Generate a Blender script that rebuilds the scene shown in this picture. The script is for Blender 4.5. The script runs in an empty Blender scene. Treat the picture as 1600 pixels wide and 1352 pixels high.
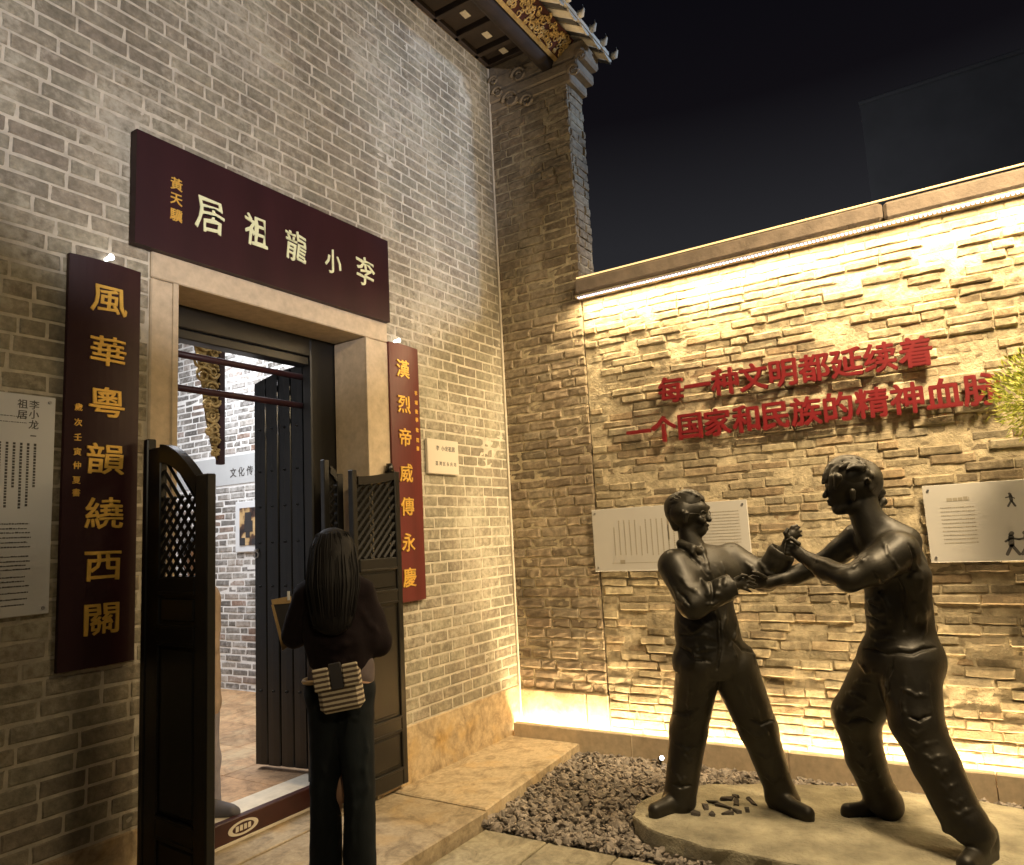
import bpy, bmesh, math, random
import numpy as np
from mathutils import Vector, Matrix

S = bpy.context.scene
COL = S.collection
rnd = random.Random(11)

# ------------------------------------------------------------ camera
cam_d = bpy.data.cameras.new('camera'); cam = bpy.data.objects.new('camera', cam_d); COL.objects.link(cam)
CAMP = (-5.3657, -3.4314, 1.6)
CR = [[0.537543, -0.841638, -0.05189], [0.087479, 0.116865, -0.989288], [0.838687, 0.527245, 0.136446]]
cam.matrix_world = Matrix(((CR[0][0], -CR[1][0], -CR[2][0], CAMP[0]), (CR[0][1], -CR[1][1], -CR[2][1], CAMP[1]), (CR[0][2], -CR[1][2], -CR[2][2], CAMP[2]), (0, 0, 0, 1)))
cam_d.lens = 25.92; cam_d.sensor_width = 36; cam_d.sensor_fit = 'HORIZONTAL'; cam_d.clip_start = .05; cam_d.clip_end = 500
S.camera = cam

# ------------------------------------------------------------ night sky
w = bpy.data.worlds.new('World'); S.world = w; w.use_nodes = True
nt = w.node_tree; nt.nodes.clear()
wo = nt.nodes.new('ShaderNodeOutputWorld'); bg = nt.nodes.new('ShaderNodeBackground')
tc = nt.nodes.new('ShaderNodeTexCoord'); sx = nt.nodes.new('ShaderNodeSeparateXYZ'); cr = nt.nodes.new('ShaderNodeValToRGB')
nt.links.new(tc.outputs['Generated'], sx.inputs[0]); nt.links.new(sx.outputs['Z'], cr.inputs[0]); nt.links.new(cr.outputs[0], bg.inputs[0]); nt.links.new(bg.outputs[0], wo.inputs[0])
e = cr.color_ramp.elements
e[0].position = 0.0; e[0].color = (.030, .031, .034, 1)
e[1].position = .66; e[1].color = (.0022, .0021, .0034, 1)
x = e.new(.36); x.color = (.017, .017, .0195, 1)
x = e.new(.50); x.color = (.0042, .0036, .0050, 1)
bg.inputs[1].default_value = 1.0

S.view_settings.view_transform = 'Standard'; S.view_settings.look = 'None'
S.view_settings.exposure = 0.28; S.view_settings.gamma = 1; S.view_settings.use_curve_mapping = False
S.render.engine = 'CYCLES'; S.cycles.use_denoising = True; S.cycles.max_bounces = 8; S.cycles.sample_clamp_indirect = 6

# ------------------------------------------------------------ lamps of the place, plus added fill lights
def area(name, loc, target, sx_, sy_, power, color, spread=180, up=(0, 0, 1)):
    d = bpy.data.lights.new(name, 'AREA'); d.shape = 'RECTANGLE'; d.size = sx_; d.size_y = sy_; d.energy = power; d.color = color; d.spread = math.radians(spread)
    o = bpy.data.objects.new(name, d); COL.objects.link(o)
    z = (Vector(loc) - Vector(target)).normalized(); u = Vector(up); xx = u.cross(z).normalized(); yy = z.cross(xx)
    m = Matrix((xx, yy, z)).transposed().to_4x4(); m.translation = Vector(loc); o.matrix_world = m
    return o
def spot(name, loc, target, power, color, ang, blend, rad=.08):
    d = bpy.data.lights.new(name, 'SPOT'); d.energy = power; d.color = color; d.spot_size = math.radians(ang); d.spot_blend = blend; d.shadow_soft_size = rad
    o = bpy.data.objects.new(name, d); COL.objects.link(o); o.location = loc
    o.rotation_euler = (Vector(target) - Vector(loc)).to_track_quat('-Z', 'Y').to_euler()
    return o
WARM = (1.0, .75, .42)
# led strip under the coping (long axis along Y), shining down; led strip in the slot behind the kerb, shining up
area('top_strip_light', (-.118, -3.47, 3.475), (-.075, -3.47, 2.5), .03, 5.3, 138, WARM, 180, (0, 1, 0))
area('bottom_strip_light', (-.085, -3.02, .02), (-.070, -3.02, 1.0), .03, 6.0, 132, (1.0, .73, .40), 180, (0, 1, 0))
spot('cool_flood', (-4.2, -5.6, 3.2), (-2.55, 0, 4.75), 840, (1.0, .93, .95), 46, .38, .05)
spot('warm_facade_fill', (-6.0, -5.0, 4.4), (-.7, 0, 1.7), 430, (1.0, .76, .44), 50, 1, .25)  # unseen fill, added for the warm light bounced onto the facade
area('yard_wall_fill', (-1.9, -4.2, 4.9), (-.1, -2.7, 1.5), .7, .7, 120, (1.0, .75, .44), 105)  # unseen fill, added to lift the middle of the yard wall
spot('wall_wash_left', (-5.9, -1.5, 2.5), (-4.2, 0, 2.45), 26, (1.0, .86, .62), 42, .5, .05)
spot('eave_uplight', (-2.2, -3.0, .3), (-.1, -.75, 5.75), 150, (1.0, .76, .44), 26, .7, .05)
spot('street_lamp_beyond', (2.2, -6.5, 5.5), (.15, -.8, 4.9), 800, (.50, .68, 1.0), 26, .4, .35)
spot('far_building_fill', (9.0, 3.5, 5.0), (20.5, -1.5, 8.5), 200, (.9, .9, .95), 100, 1, .3)  # hidden fill, added so the building beyond the wall shows
area('room_light', (-1.7, 2.5, 4.3), (-1.7, 2.5, 0), 2.2, 2.2, 190, (.93, .95, 1.0), 180, (0, 1, 0))
# ---- bodies: capsules and cones blended into one continuous surface ----
def prim_d(P, q):
    a = np.array(q[0:3]); b = np.array(q[3:6]); ra, rb, k, s = q[6:10]; n = np.array(q[10:13])
    if s != 1:
        P = P + ((P - a) @ n)[..., None] * n * (s - 1)
        b = b + ((b - a) @ n) * n * (s - 1)
    ab = b - a; L = float(ab @ ab) + 1e-12
    t = np.clip(((P - a) @ ab) / L, 0, 1)
    return np.linalg.norm(P - a - t[..., None] * ab, axis=-1) - (ra + (rb - ra) * t)

def blend(A, B, k, op):
    if op < 0:
        B = -B; h = np.clip(.5 - .5 * (B - A) / k, 0, 1)
        return A * h + B * (1 - h) + k * h * (1 - h)
    h = np.clip(.5 + .5 * (B - A) / k, 0, 1)
    return B * (1 - h) + A * h - k * h * (1 - h)

def sdf_mesh(prims, vox, rough=0.0, seed=0, cut=None):
    Q = np.array([p[:13] for p in prims]); ops = [p[13] for p in prims]
    r = np.maximum(Q[:, 6], Q[:, 7])
    pos = [i for i, o in enumerate(ops) if o > 0]
    lo = np.minimum(Q[pos, 0:3], Q[pos, 3:6]).min(0) - r.max() - .03
    hi = np.maximum(Q[pos, 0:3], Q[pos, 3:6]).max(0) + r.max() + .03
    n = np.ceil((hi - lo) / vox).astype(int) + 1
    V = np.full(n, 1.0, np.float32)
    ax = [lo[i] + vox * np.arange(n[i]) for i in range(3)]
    for q, o in zip(Q, ops):
        rr = max(q[6], q[7]) + q[8] + 2 * vox
        i0 = np.clip(((np.minimum(q[0:3], q[3:6]) - rr - lo) / vox).astype(int), 0, n - 1)
        i1 = np.clip(((np.maximum(q[0:3], q[3:6]) + rr - lo) / vox).astype(int) + 2, 1, n)
        sl = tuple(slice(i0[i], i1[i]) for i in range(3))
        G = np.stack(np.meshgrid(*[ax[i][sl[i]] for i in range(3)], indexing='ij'), -1)
        V[sl] = blend(V[sl], prim_d(G, q).astype(np.float32), q[8], o)
    if rough:
        G = np.meshgrid(*ax, indexing='ij', sparse=True); rg = np.random.RandomState(seed)
        W = np.zeros_like(V)
        for f, am in ((26, .5), (48, .3), (85, .2)):
            d = rg.normal(size=(3, 3)); d /= np.linalg.norm(d, axis=1)[:, None]; ph = rg.rand(3) * 6
            for j in range(3):
                W += am * np.sin(f * (d[j, 0] * G[0] + d[j, 1] * G[1] + d[j, 2] * G[2]) + ph[j])
        V += W * rough
    if cut is not None:                                # keep only z above / below
        z = ax[2][None, None, :]
        V = np.maximum(V, (cut[0] - z).astype(np.float32)); V = np.maximum(V, (z - cut[1]).astype(np.float32))
    S = V < 0
    c = [S[a:n[0]-1+a, b:n[1]-1+b, d:n[2]-1+d] for a in (0, 1) for b in (0, 1) for d in (0, 1)]
    tot = sum(x.astype(np.int8) for x in c)
    act = (tot > 0) & (tot < 8)
    ids = -np.ones(act.shape, np.int64); cells = np.argwhere(act); ids[act] = np.arange(len(cells))
    acc = np.zeros((len(cells), 3)); cnt = np.zeros(len(cells))
    cor = [(a, b, d) for a in (0, 1) for b in (0, 1) for d in (0, 1)]
    for p in cor:
        for m in range(3):
            if p[m]: continue
            q = list(p); q[m] = 1
            va = V[cells[:, 0]+p[0], cells[:, 1]+p[1], cells[:, 2]+p[2]]; vb = V[cells[:, 0]+q[0], cells[:, 1]+q[1], cells[:, 2]+q[2]]
            x = (va < 0) != (vb < 0); t = np.where(x, va / np.where(x, va - vb, 1), 0)
            pt = np.array(p, float)[None].repeat(len(cells), 0); pt[:, m] += t
            acc[x] += pt[x]; cnt[x] += 1
    verts = lo + vox * (cells + acc / cnt[:, None])
    faces = []
    for m in range(3):
        u, w = (m + 1) % 3, (m + 2) % 3
        sa = [slice(1, n[i] - 1) for i in range(3)]; sb = list(sa)
        sa[m] = slice(0, n[m] - 1); sb[m] = slice(1, n[m])
        A = S[tuple(sa)]; B = S[tuple(sb)]; E = np.argwhere(A != B)
        if not len(E): continue
        f = A[tuple(E.T)]; E = E.copy()
        for i in range(3):
            if i != m: E[:, i] += 1
        def idx(du, dw):
            K = E.copy(); K[:, u] -= du; K[:, w] -= dw
            return ids[K[:, 0], K[:, 1], K[:, 2]]
        q = np.stack([idx(1, 1), idx(0, 1), idx(0, 0), idx(1, 0)], 1)
        q[~f] = q[~f][:, ::-1]
        faces.append(q)
    F = np.concatenate(faces); F = F[(F >= 0).all(1)]
    return verts, F

FIG = {
'A': [
[-1.1755,-2.0222,1.3261,-1.173,-2.0262,1.0045,.1529,.1716,.0448,1.3,.8466,.5322,0,1],
[-1.173,-2.0262,1.0045,-1.1647,-2.0393,.8525,.1716,.1977,.0373,1.25,.8466,.5322,0,1],
[-1.2231,-1.9465,.8371,-1.1007,-2.1411,.8255,.1156,.1231,.0224,1.15,.8466,.5322,0,1],
[-1.218,-1.9546,.7808,-1.0958,-2.1489,.7692,.1194,.1268,.0112,1.15,.8466,.5322,0,1],
[-1.3341,-1.9282,1.3779,-1.0167,-2.156,1.4044,.0858,.0746,.0522,1.1,.8466,.5322,0,1],
[-1.3177,-1.9939,1.3015,-1.1083,-2.129,1.3016,.1194,.1119,.0522,1.2,.8466,.5322,0,1],
[-1.3726,-1.7482,.5843,-.9765,-2.3782,.5468,.2126,.2126,.0056,1,.8466,.5322,0,-1],
[-1.2355,-1.9861,.8202,-1.1254,-1.8554,.4395,.1231,.1045,.0075,1,.8466,.5322,0,1],
[-1.1254,-1.8554,.4395,-1.1667,-1.7898,.082,.1045,.0895,.0298,1,.8466,.5322,0,1],
[-1.1055,-2.1334,.805,-.987,-2.2106,.4457,.1343,.1082,.0075,1,.8466,.5322,0,1],
[-.987,-2.2106,.4457,-.9369,-2.2903,.0924,.1045,.0783,.0298,1,.8466,.5322,0,1],
[-1.1655,-1.7917,.1094,-1.1718,-1.7818,.055,.0821,.097,.0112,1,.8466,.5322,0,1],
[-.9358,-2.2921,.1125,-.9327,-2.297,.065,.0783,.0933,.0112,1,.8466,.5322,0,1],
[-1.2546,-1.6499,-.033,-1.1012,-1.894,-.0472,.0895,.0895,.0037,1,.8466,.5322,0,-1],
[-1.0199,-2.1584,-.0412,-.8504,-2.4279,-.0569,.097,.097,.0037,1,.8466,.5322,0,-1],
[-1.1636,-1.7946,.06,-1.3484,-1.7068,.054,.0522,.0392,.0112,1,.8466,.5322,0,1],
[-1.1636,-1.7946,.03,-1.3484,-1.7068,.028,.041,.0373,.0037,1,.8466,.5322,0,1],
[-1.1636,-1.7946,.095,-1.2468,-1.7551,.075,.056,.0336,.0149,1,.8466,.5322,0,1],
[-.956,-2.2599,.06,-1.0707,-2.4508,.054,.0522,.0392,.0112,1,.8466,.5322,0,1],
[-.956,-2.2599,.03,-1.0707,-2.4508,.028,.041,.0373,.0037,1,.8466,.5322,0,1],
[-.956,-2.2599,.095,-1.0076,-2.3458,.075,.056,.0336,.0149,1,.8466,.5322,0,1],
[-1.2261,-1.9812,1.5655,-1.2119,-2.0038,1.4479,.056,.0746,.0224,1,.8466,.5322,0,1],
[-1.2329,-1.9704,1.676,-1.2129,-2.0023,1.685,.0933,.0895,.0149,1,.8466,.5322,0,1],
[-1.2036,-2.0368,1.6829,-1.2035,-2.0369,1.5988,.0634,.0485,.0187,1,.8466,.5322,0,1],
[-1.2006,-2.0415,1.5767,-1.2037,-2.0565,1.5652,.0336,.0298,.0187,1,.8466,.5322,0,1],
[-1.2377,-1.9825,1.6204,-1.2048,-2.0348,1.5698,.0485,.0373,.0224,1,.8466,.5322,0,1],
[-1.1955,-2.0892,1.6688,-1.1982,-2.1047,1.6243,.0097,.0157,.0093,1,.8466,.5322,0,1],
[-1.2426,-2.0738,1.6988,-1.1781,-2.0971,1.6938,.0149,.0131,.0112,1,.8466,.5322,0,1],
[-1.244,-2.0715,1.6266,-1.2368,-2.083,1.6151,.0224,.0187,.0149,1,.8466,.5322,0,1],
[-1.201,-2.0805,1.593,-1.1829,-2.0895,1.5922,.0112,.0093,.006,1,.8466,.5322,0,1],
[-1.2039,-2.076,1.5733,-1.1859,-2.0848,1.5707,.0112,.0093,.006,1,.8466,.5322,0,1],
[-1.2644,-2.0885,1.6582,-1.229,-2.0954,1.6576,.0149,.0112,.0075,1,.8466,.5322,0,-1],
[-1.3175,-2.0139,1.6593,-1.3161,-2.0063,1.6202,.0172,.0119,.0075,1.6,.8466,.5322,0,1],
[-1.3096,-1.9671,1.4966,-1.3173,-2.034,1.4661,.0261,.0261,.0112,1,.8466,.5322,0,1],
[-1.3173,-2.034,1.4661,-1.2471,-2.0665,1.4334,.0261,.0224,.0112,1,.8466,.5322,0,1],
[-1.3643,-1.9395,1.3795,-1.4309,-2.0513,1.1808,.0895,.0821,.0298,1,.8466,.5322,0,1],
[-1.4309,-2.0513,1.1808,-1.3585,-2.2059,1.2481,.0821,.0671,.0224,1,.8466,.5322,0,1],
[-1.3585,-2.2059,1.2481,-1.3433,-2.2302,1.2601,.0671,.0671,.0112,1,.8466,.5322,0,1],
[-1.3129,-2.2785,1.2808,-1.3244,-2.2603,1.2718,.0634,.0634,.0056,1,.8466,.5322,0,-1],
[-1.3584,-2.2062,1.2514,-1.3319,-2.2484,1.2691,.0373,.0317,.0075,1,.8466,.5322,0,1],
[-1.3357,-2.2423,1.2661,-1.3095,-2.284,1.2771,.0317,.0317,.0112,1.6,.8466,.5322,0,1],
[-1.3086,-2.2854,1.2939,-1.3005,-2.3181,1.3031,.0108,.0097,.0056,1,.8466,.5322,0,1],
[-1.3005,-2.3181,1.3031,-1.2705,-2.3461,1.2869,.0097,.0082,.0037,1,.8466,.5322,0,1],
[-1.3093,-2.2843,1.2805,-1.2978,-2.3223,1.2825,.0108,.0097,.0056,1,.8466,.5322,0,1],
[-1.2978,-2.3223,1.2825,-1.2662,-2.3528,1.2628,.0097,.0082,.0037,1,.8466,.5322,0,1],
[-1.31,-2.2832,1.267,-1.3025,-2.3149,1.2628,.0108,.0097,.0056,1,.8466,.5322,0,1],
[-1.3025,-2.3149,1.2628,-1.2727,-2.3425,1.2431,.0097,.0082,.0037,1,.8466,.5322,0,1],
[-1.3106,-2.2821,1.2536,-1.3088,-2.3048,1.2465,.0108,.0097,.0056,1,.8466,.5322,0,1],
[-1.3088,-2.3048,1.2465,-1.2845,-2.3237,1.2274,.0097,.0082,.0037,1,.8466,.5322,0,1],
[-1.3374,-2.2594,1.2965,-1.3249,-2.299,1.3187,.0127,.0104,.0075,1,.8466,.5322,0,1],
[-1.3249,-2.299,1.3187,-1.3124,-2.319,1.3141,.0104,.0086,.0037,1,.8466,.5322,0,1],
[-1.0131,-2.1617,1.3967,-.9845,-2.326,1.2824,.0821,.0821,.0298,1,.8466,.5322,0,1],
[-.9845,-2.326,1.2824,-.9953,-2.4077,1.3677,.0821,.0746,.0224,1,.8466,.5322,0,1],
[-.9953,-2.4077,1.3677,-.9946,-2.4286,1.4028,.0746,.0783,.0112,1,.8466,.5322,0,1],
[-.9911,-2.4738,1.4798,-.9961,-2.4658,1.4589,.0746,.0746,.0056,1,.8466,.5322,0,-1],
[-1.0194,-2.4287,1.3828,-1.01,-2.4834,1.4659,.0373,.0298,.0075,1,.8466,.5322,0,1],
[-1.01,-2.4834,1.4659,-1.0068,-2.5082,1.5146,.0336,.0336,.0112,1.5,.8466,.5322,0,1],
[-1.0136,-2.4974,1.5295,-1.0099,-2.5131,1.5571,.0108,.0097,.0056,1,.8466,.5322,0,1],
[-1.0099,-2.5131,1.5571,-.9905,-2.5341,1.5664,.0097,.0078,.0037,1,.8466,.5322,0,1],
[-1.0064,-2.5088,1.5216,-1.001,-2.5273,1.5456,.0108,.0097,.0056,1,.8466,.5322,0,1],
[-1.001,-2.5273,1.5456,-.9835,-2.5453,1.555,.0097,.0078,.0037,1,.8466,.5322,0,1],
[-.9992,-2.5203,1.5138,-.9942,-2.5381,1.5307,.0108,.0097,.0056,1,.8466,.5322,0,1],
[-.9942,-2.5381,1.5307,-.979,-2.5524,1.5332,.0097,.0078,.0037,1,.8466,.5322,0,1],
[-.992,-2.5318,1.506,-.9933,-2.5396,1.5128,.0108,.0097,.0056,1,.8466,.5322,0,1],
[-.9933,-2.5396,1.5128,-.9804,-2.5502,1.5084,.0097,.0078,.0037,1,.8466,.5322,0,1],
[-1.0322,-2.4876,1.4949,-1.049,-2.4807,1.5276,.0134,.0112,.0075,1,.8466,.5322,0,1],
[-1.049,-2.4807,1.5276,-1.0402,-2.4946,1.548,.0112,.009,.0037,1,.8466,.5322,0,1],
[-1.4621,-1.9852,1.337,-1.4687,-2.0198,1.3065,.0066,.0119,.0082,1,.8466,.5322,0,1],
[-1.4687,-2.0198,1.3065,-1.4763,-2.0453,1.2698,.0119,.0119,.0082,1,.8466,.5322,0,1],
[-1.4763,-2.0453,1.2698,-1.4778,-2.0804,1.2501,.0119,.0119,.0082,1,.8466,.5322,0,1],
[-1.4778,-2.0804,1.2501,-1.479,-2.1086,1.2231,.0119,.006,.0082,1,.8466,.5322,0,1],
[-1.459,-1.9376,1.3032,-1.4755,-1.9714,1.2611,.0066,.0119,.0082,1,.8466,.5322,0,1],
[-1.4755,-1.9714,1.2611,-1.4907,-1.9923,1.2141,.0119,.0119,.0082,1,.8466,.5322,0,1],
[-1.4907,-1.9923,1.2141,-1.5121,-2.0334,1.1916,.0119,.0119,.0082,1,.8466,.5322,0,1],
[-1.5121,-2.0334,1.1916,-1.5107,-2.0581,1.1599,.0119,.006,.0082,1,.8466,.5322,0,1],
[-1.3621,-2.0842,1.3042,-1.4284,-2.1289,1.2776,.0066,.0119,.0082,1,.8466,.5322,0,1],
[-1.4284,-2.1289,1.2776,-1.4528,-2.1504,1.2438,.0119,.0119,.0082,1,.8466,.5322,0,1],
[-1.4528,-2.1504,1.2438,-1.4599,-2.1465,1.2221,.0119,.0119,.0082,1,.8466,.5322,0,1],
[-1.4599,-2.1465,1.2221,-1.4659,-2.137,1.2019,.0119,.006,.0082,1,.8466,.5322,0,1],
[-1.2942,-2.0644,1.4148,-1.2997,-2.0933,1.3771,.0066,.0119,.0082,1,.8466,.5322,0,1],
[-1.2997,-2.0933,1.3771,-1.3068,-2.112,1.3342,.0119,.0119,.0082,1,.8466,.5322,0,1],
[-1.3068,-2.112,1.3342,-1.2946,-2.1238,1.2949,.0119,.0119,.0082,1,.8466,.5322,0,1],
[-1.3067,-2.037,1.4303,-1.3227,-2.0641,1.3942,.0066,.0119,.0082,1,.8466,.5322,0,1],
[-1.3227,-2.0641,1.3942,-1.3402,-2.0815,1.3544,.0119,.0119,.0082,1,.8466,.5322,0,1],
[-1.3402,-2.0815,1.3544,-1.3283,-2.1004,1.3246,.0119,.0119,.0082,1,.8466,.5322,0,1],
[-1.3283,-2.1004,1.3246,-1.3129,-2.1099,1.2897,.0119,.006,.0082,1,.8466,.5322,0,1],
[-1.2075,-2.1572,1.3793,-1.209,-2.1699,1.3364,.0066,.0119,.0082,1,.8466,.5322,0,1],
[-1.3909,-2.2262,1.3047,-1.4118,-2.2231,1.2769,.0119,.0119,.0082,1,.8466,.5322,0,1],
[-1.4118,-2.2231,1.2769,-1.4242,-2.2108,1.251,.0119,.006,.0082,1,.8466,.5322,0,1],
[-1.2551,-2.1341,1.3617,-1.2527,-2.1455,1.3241,.0066,.0119,.0082,1,.8466,.5322,0,1],
[-1.4015,-2.1943,1.2959,-1.4245,-2.1954,1.2686,.0119,.0119,.0082,1,.8466,.5322,0,1],
[-1.4245,-2.1954,1.2686,-1.4351,-2.1859,1.2421,.0119,.006,.0082,1,.8466,.5322,0,1],
[-1.3136,-1.9959,1.0612,-1.3044,-2.0482,1.0535,.0119,.0119,.0082,1,.8466,.5322,0,1],
[-1.3044,-2.0482,1.0535,-1.2899,-2.0937,1.0327,.0119,.006,.0082,1,.8466,.5322,0,1],
[-1.305,-1.927,1.0658,-1.3178,-1.9742,1.0382,.0066,.0119,.0082,1,.8466,.5322,0,1],
[-1.3178,-1.9742,1.0382,-1.3205,-2.0075,1.0004,.0119,.0119,.0082,1,.8466,.5322,0,1],
[-1.3205,-2.0075,1.0004,-1.3038,-2.0642,.993,.0119,.0119,.0082,1,.8466,.5322,0,1],
[-1.3038,-2.0642,.993,-1.2819,-2.114,.9707,.0119,.006,.0082,1,.8466,.5322,0,1],
[-1.2022,-2.1582,1.1335,-1.2236,-2.1541,1.0738,.0066,.0119,.0082,1,.8466,.5322,0,1],
[-1.2236,-2.1541,1.0738,-1.2528,-2.1378,1.0185,.0119,.0119,.0082,1,.8466,.5322,0,1],
[-1.2528,-2.1378,1.0185,-1.251,-2.1482,.9598,.0119,.0119,.0082,1,.8466,.5322,0,1],
[-1.251,-2.1482,.9598,-1.2611,-2.1472,.9008,.0119,.006,.0082,1,.8466,.5322,0,1],
[-1.3145,-1.9419,.9425,-1.3221,-1.9824,.932,.0066,.0119,.0082,1,.8466,.5322,0,1],
[-1.3221,-1.9824,.932,-1.321,-2.0142,.9119,.0119,.0119,.0082,1,.8466,.5322,0,1],
[-1.321,-2.0142,.9119,-1.3104,-2.0612,.9245,.0119,.0119,.0082,1,.8466,.5322,0,1],
[-1.3104,-2.0612,.9245,-1.2918,-2.1058,.9244,.0119,.006,.0082,1,.8466,.5322,0,1],
[-1.1543,-2.1893,1.0413,-1.1888,-2.187,.9836,.0066,.0119,.0082,1,.8466,.5322,0,1],
[-1.1888,-2.187,.9836,-1.2269,-2.1715,.9304,.0119,.0119,.0082,1,.8466,.5322,0,1],
[-1.2269,-2.1715,.9304,-1.2206,-2.1889,.8811,.0119,.0119,.0082,1,.8466,.5322,0,1],
[-1.2206,-2.1889,.8811,-1.2173,-2.1942,.828,.0119,.006,.0082,1,.8466,.5322,0,1],
[-1.0589,-2.2282,.9,-1.0908,-2.2527,.8624,.0066,.0119,.0082,1,.8466,.5322,0,1],
[-1.0908,-2.2527,.8624,-1.1128,-2.2628,.8202,.0119,.006,.0082,1,.8466,.5322,0,1],
[-1.318,-2.0114,.9728,-1.3211,-2.0065,.9381,.0066,.0119,.0082,1,.8466,.5322,0,1],
[-1.3211,-2.0065,.9381,-1.3248,-1.9932,.9048,.0119,.0119,.0082,1,.8466,.5322,0,1],
[-1.3248,-1.9932,.9048,-1.3414,-2.0044,.8676,.0119,.0119,.0082,1,.8466,.5322,0,1],
[-1.3414,-2.0044,.8676,-1.3518,-2.0029,.8284,.0119,.006,.0082,1,.8466,.5322,0,1],
[-1.2818,-2.1096,.7666,-1.2631,-2.0717,.7309,.0045,.0082,.0082,1,.8466,.5322,0,1],
[-1.2631,-2.0717,.7309,-1.2906,-2.0429,.7118,.0082,.0082,.0082,1,.8466,.5322,0,1],
[-1.2906,-2.0429,.7118,-1.2723,-2.027,.6655,.0082,.0082,.0082,1,.8466,.5322,0,1],
[-1.2723,-2.027,.6655,-1.2632,-2.004,.6227,.0082,.0041,.0082,1,.8466,.5322,0,1],
[-1.2538,-1.9589,.5493,-1.2515,-1.9399,.5238,.0045,.0081,.0082,1,.8466,.5322,0,1],
[-1.2515,-1.9399,.5238,-1.2481,-1.9153,.5015,.0081,.0081,.0082,1,.8466,.5322,0,1],
[-1.2481,-1.9153,.5015,-1.2456,-1.8892,.4845,.0081,.0081,.0082,1,.8466,.5322,0,1],
[-1.2456,-1.8892,.4845,-1.2406,-1.8595,.4721,.0081,.0041,.0082,1,.8466,.5322,0,1],
[-1.2227,-1.804,.3827,-1.23,-1.845,.3724,.0054,.0098,.0082,1,.8466,.5322,0,1],
[-1.23,-1.845,.3724,-1.2254,-1.8749,.35,.0098,.0098,.0082,1,.8466,.5322,0,1],
[-1.2254,-1.8749,.35,-1.2112,-1.905,.3769,.0098,.0098,.0082,1,.8466,.5322,0,1],
[-1.2112,-1.905,.3769,-1.1827,-1.9353,.3924,.0098,.0049,.0082,1,.8466,.5322,0,1],
[-1.2306,-1.8371,.3392,-1.2307,-1.8595,.321,.005,.0092,.0082,1,.8466,.5322,0,1],
[-1.2307,-1.8595,.321,-1.2226,-1.8723,.295,.0092,.0092,.0082,1,.8466,.5322,0,1],
[-1.2226,-1.8723,.295,-1.212,-1.8892,.3002,.0092,.0092,.0082,1,.8466,.5322,0,1],
[-1.212,-1.8892,.3002,-1.1972,-1.9052,.2995,.0092,.0046,.0082,1,.8466,.5322,0,1],
[-1.2352,-1.7835,.2359,-1.239,-1.8075,.2161,.0058,.0106,.0082,1,.8466,.5322,0,1],
[-1.239,-1.8075,.2161,-1.2428,-1.824,.191,.0106,.0106,.0082,1,.8466,.5322,0,1],
[-1.2428,-1.824,.191,-1.233,-1.8472,.2052,.0106,.0106,.0082,1,.8466,.5322,0,1],
[-1.233,-1.8472,.2052,-1.2181,-1.8708,.212,.0106,.0053,.0082,1,.8466,.5322,0,1],
[-1.2038,-2.1787,.7201,-1.1825,-2.1976,.6728,.0062,.0112,.0082,1,.8466,.5322,0,1],
[-1.1825,-2.1976,.6728,-1.1596,-2.2039,.6189,.0112,.0112,.0082,1,.8466,.5322,0,1],
[-1.1596,-2.2039,.6189,-1.142,-2.2244,.586,.0112,.0112,.0082,1,.8466,.5322,0,1],
[-1.142,-2.2244,.586,-1.121,-2.2353,.546,.0112,.0056,.0082,1,.8466,.5322,0,1],
[-1.1123,-2.1651,.4865,-1.104,-2.2009,.4629,.0071,.0129,.0082,1,.8466,.5322,0,1],
[-1.104,-2.2009,.4629,-1.0921,-2.2273,.4293,.0129,.0129,.0082,1,.8466,.5322,0,1],
[-1.0921,-2.2273,.4293,-1.0837,-2.2557,.4404,.0129,.0129,.0082,1,.8466,.5322,0,1],
[-1.0837,-2.2557,.4404,-1.0667,-2.2827,.4422,.0129,.0065,.0082,1,.8466,.5322,0,1],
[-1.1523,-2.2318,.6461,-1.1212,-2.2513,.5743,.0053,.0097,.0082,1,.8466,.5322,0,1],
[-1.1212,-2.2513,.5743,-1.0955,-2.2545,.4961,.0097,.0097,.0082,1,.8466,.5322,0,1],
[-1.0955,-2.2545,.4961,-1.0757,-2.2785,.4475,.0097,.0097,.0082,1,.8466,.5322,0,1],
[-1.0757,-2.2785,.4475,-1.0507,-2.2882,.3897,.0097,.0048,.0082,1,.8466,.5322,0,1],
[-1.0614,-2.2117,.33,-1.0617,-2.2413,.3205,.0049,.0088,.0082,1,.8466,.5322,0,1],
[-1.0617,-2.2413,.3205,-1.0525,-2.2634,.301,.0088,.0088,.0082,1,.8466,.5322,0,1],
[-1.0525,-2.2634,.301,-1.0416,-2.2883,.3194,.0088,.0088,.0082,1,.8466,.5322,0,1],
[-1.0416,-2.2883,.3194,-1.0208,-2.3139,.3287,.0088,.0044,.0082,1,.8466,.5322,0,1],
[-1.0341,-2.2306,.2161,-1.0357,-2.2581,.2035,.0063,.0115,.0082,1,.8466,.5322,0,1],
[-1.0357,-2.2581,.2035,-1.0282,-2.2775,.1814,.0115,.0115,.0082,1,.8466,.5322,0,1],
[-1.0282,-2.2775,.1814,-1.0141,-2.3149,.2077,.0115,.0115,.0082,1,.8466,.5322,0,1],
[-1.0141,-2.3149,.2077,-.961,-2.3469,.2127,.0115,.0057,.0082,1,.8466,.5322,0,1],
[-1.0728,-2.2512,1.369,-1.0659,-2.2772,1.3444,.0066,.0119,.0082,1,.8466,.5322,0,1],
[-1.0659,-2.2772,1.3444,-1.0669,-2.2982,1.3141,.0119,.0119,.0082,1,.8466,.5322,0,1],
[-1.0669,-2.2982,1.3141,-1.0669,-2.3132,1.2855,.0119,.0119,.0082,1,.8466,.5322,0,1],
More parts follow.
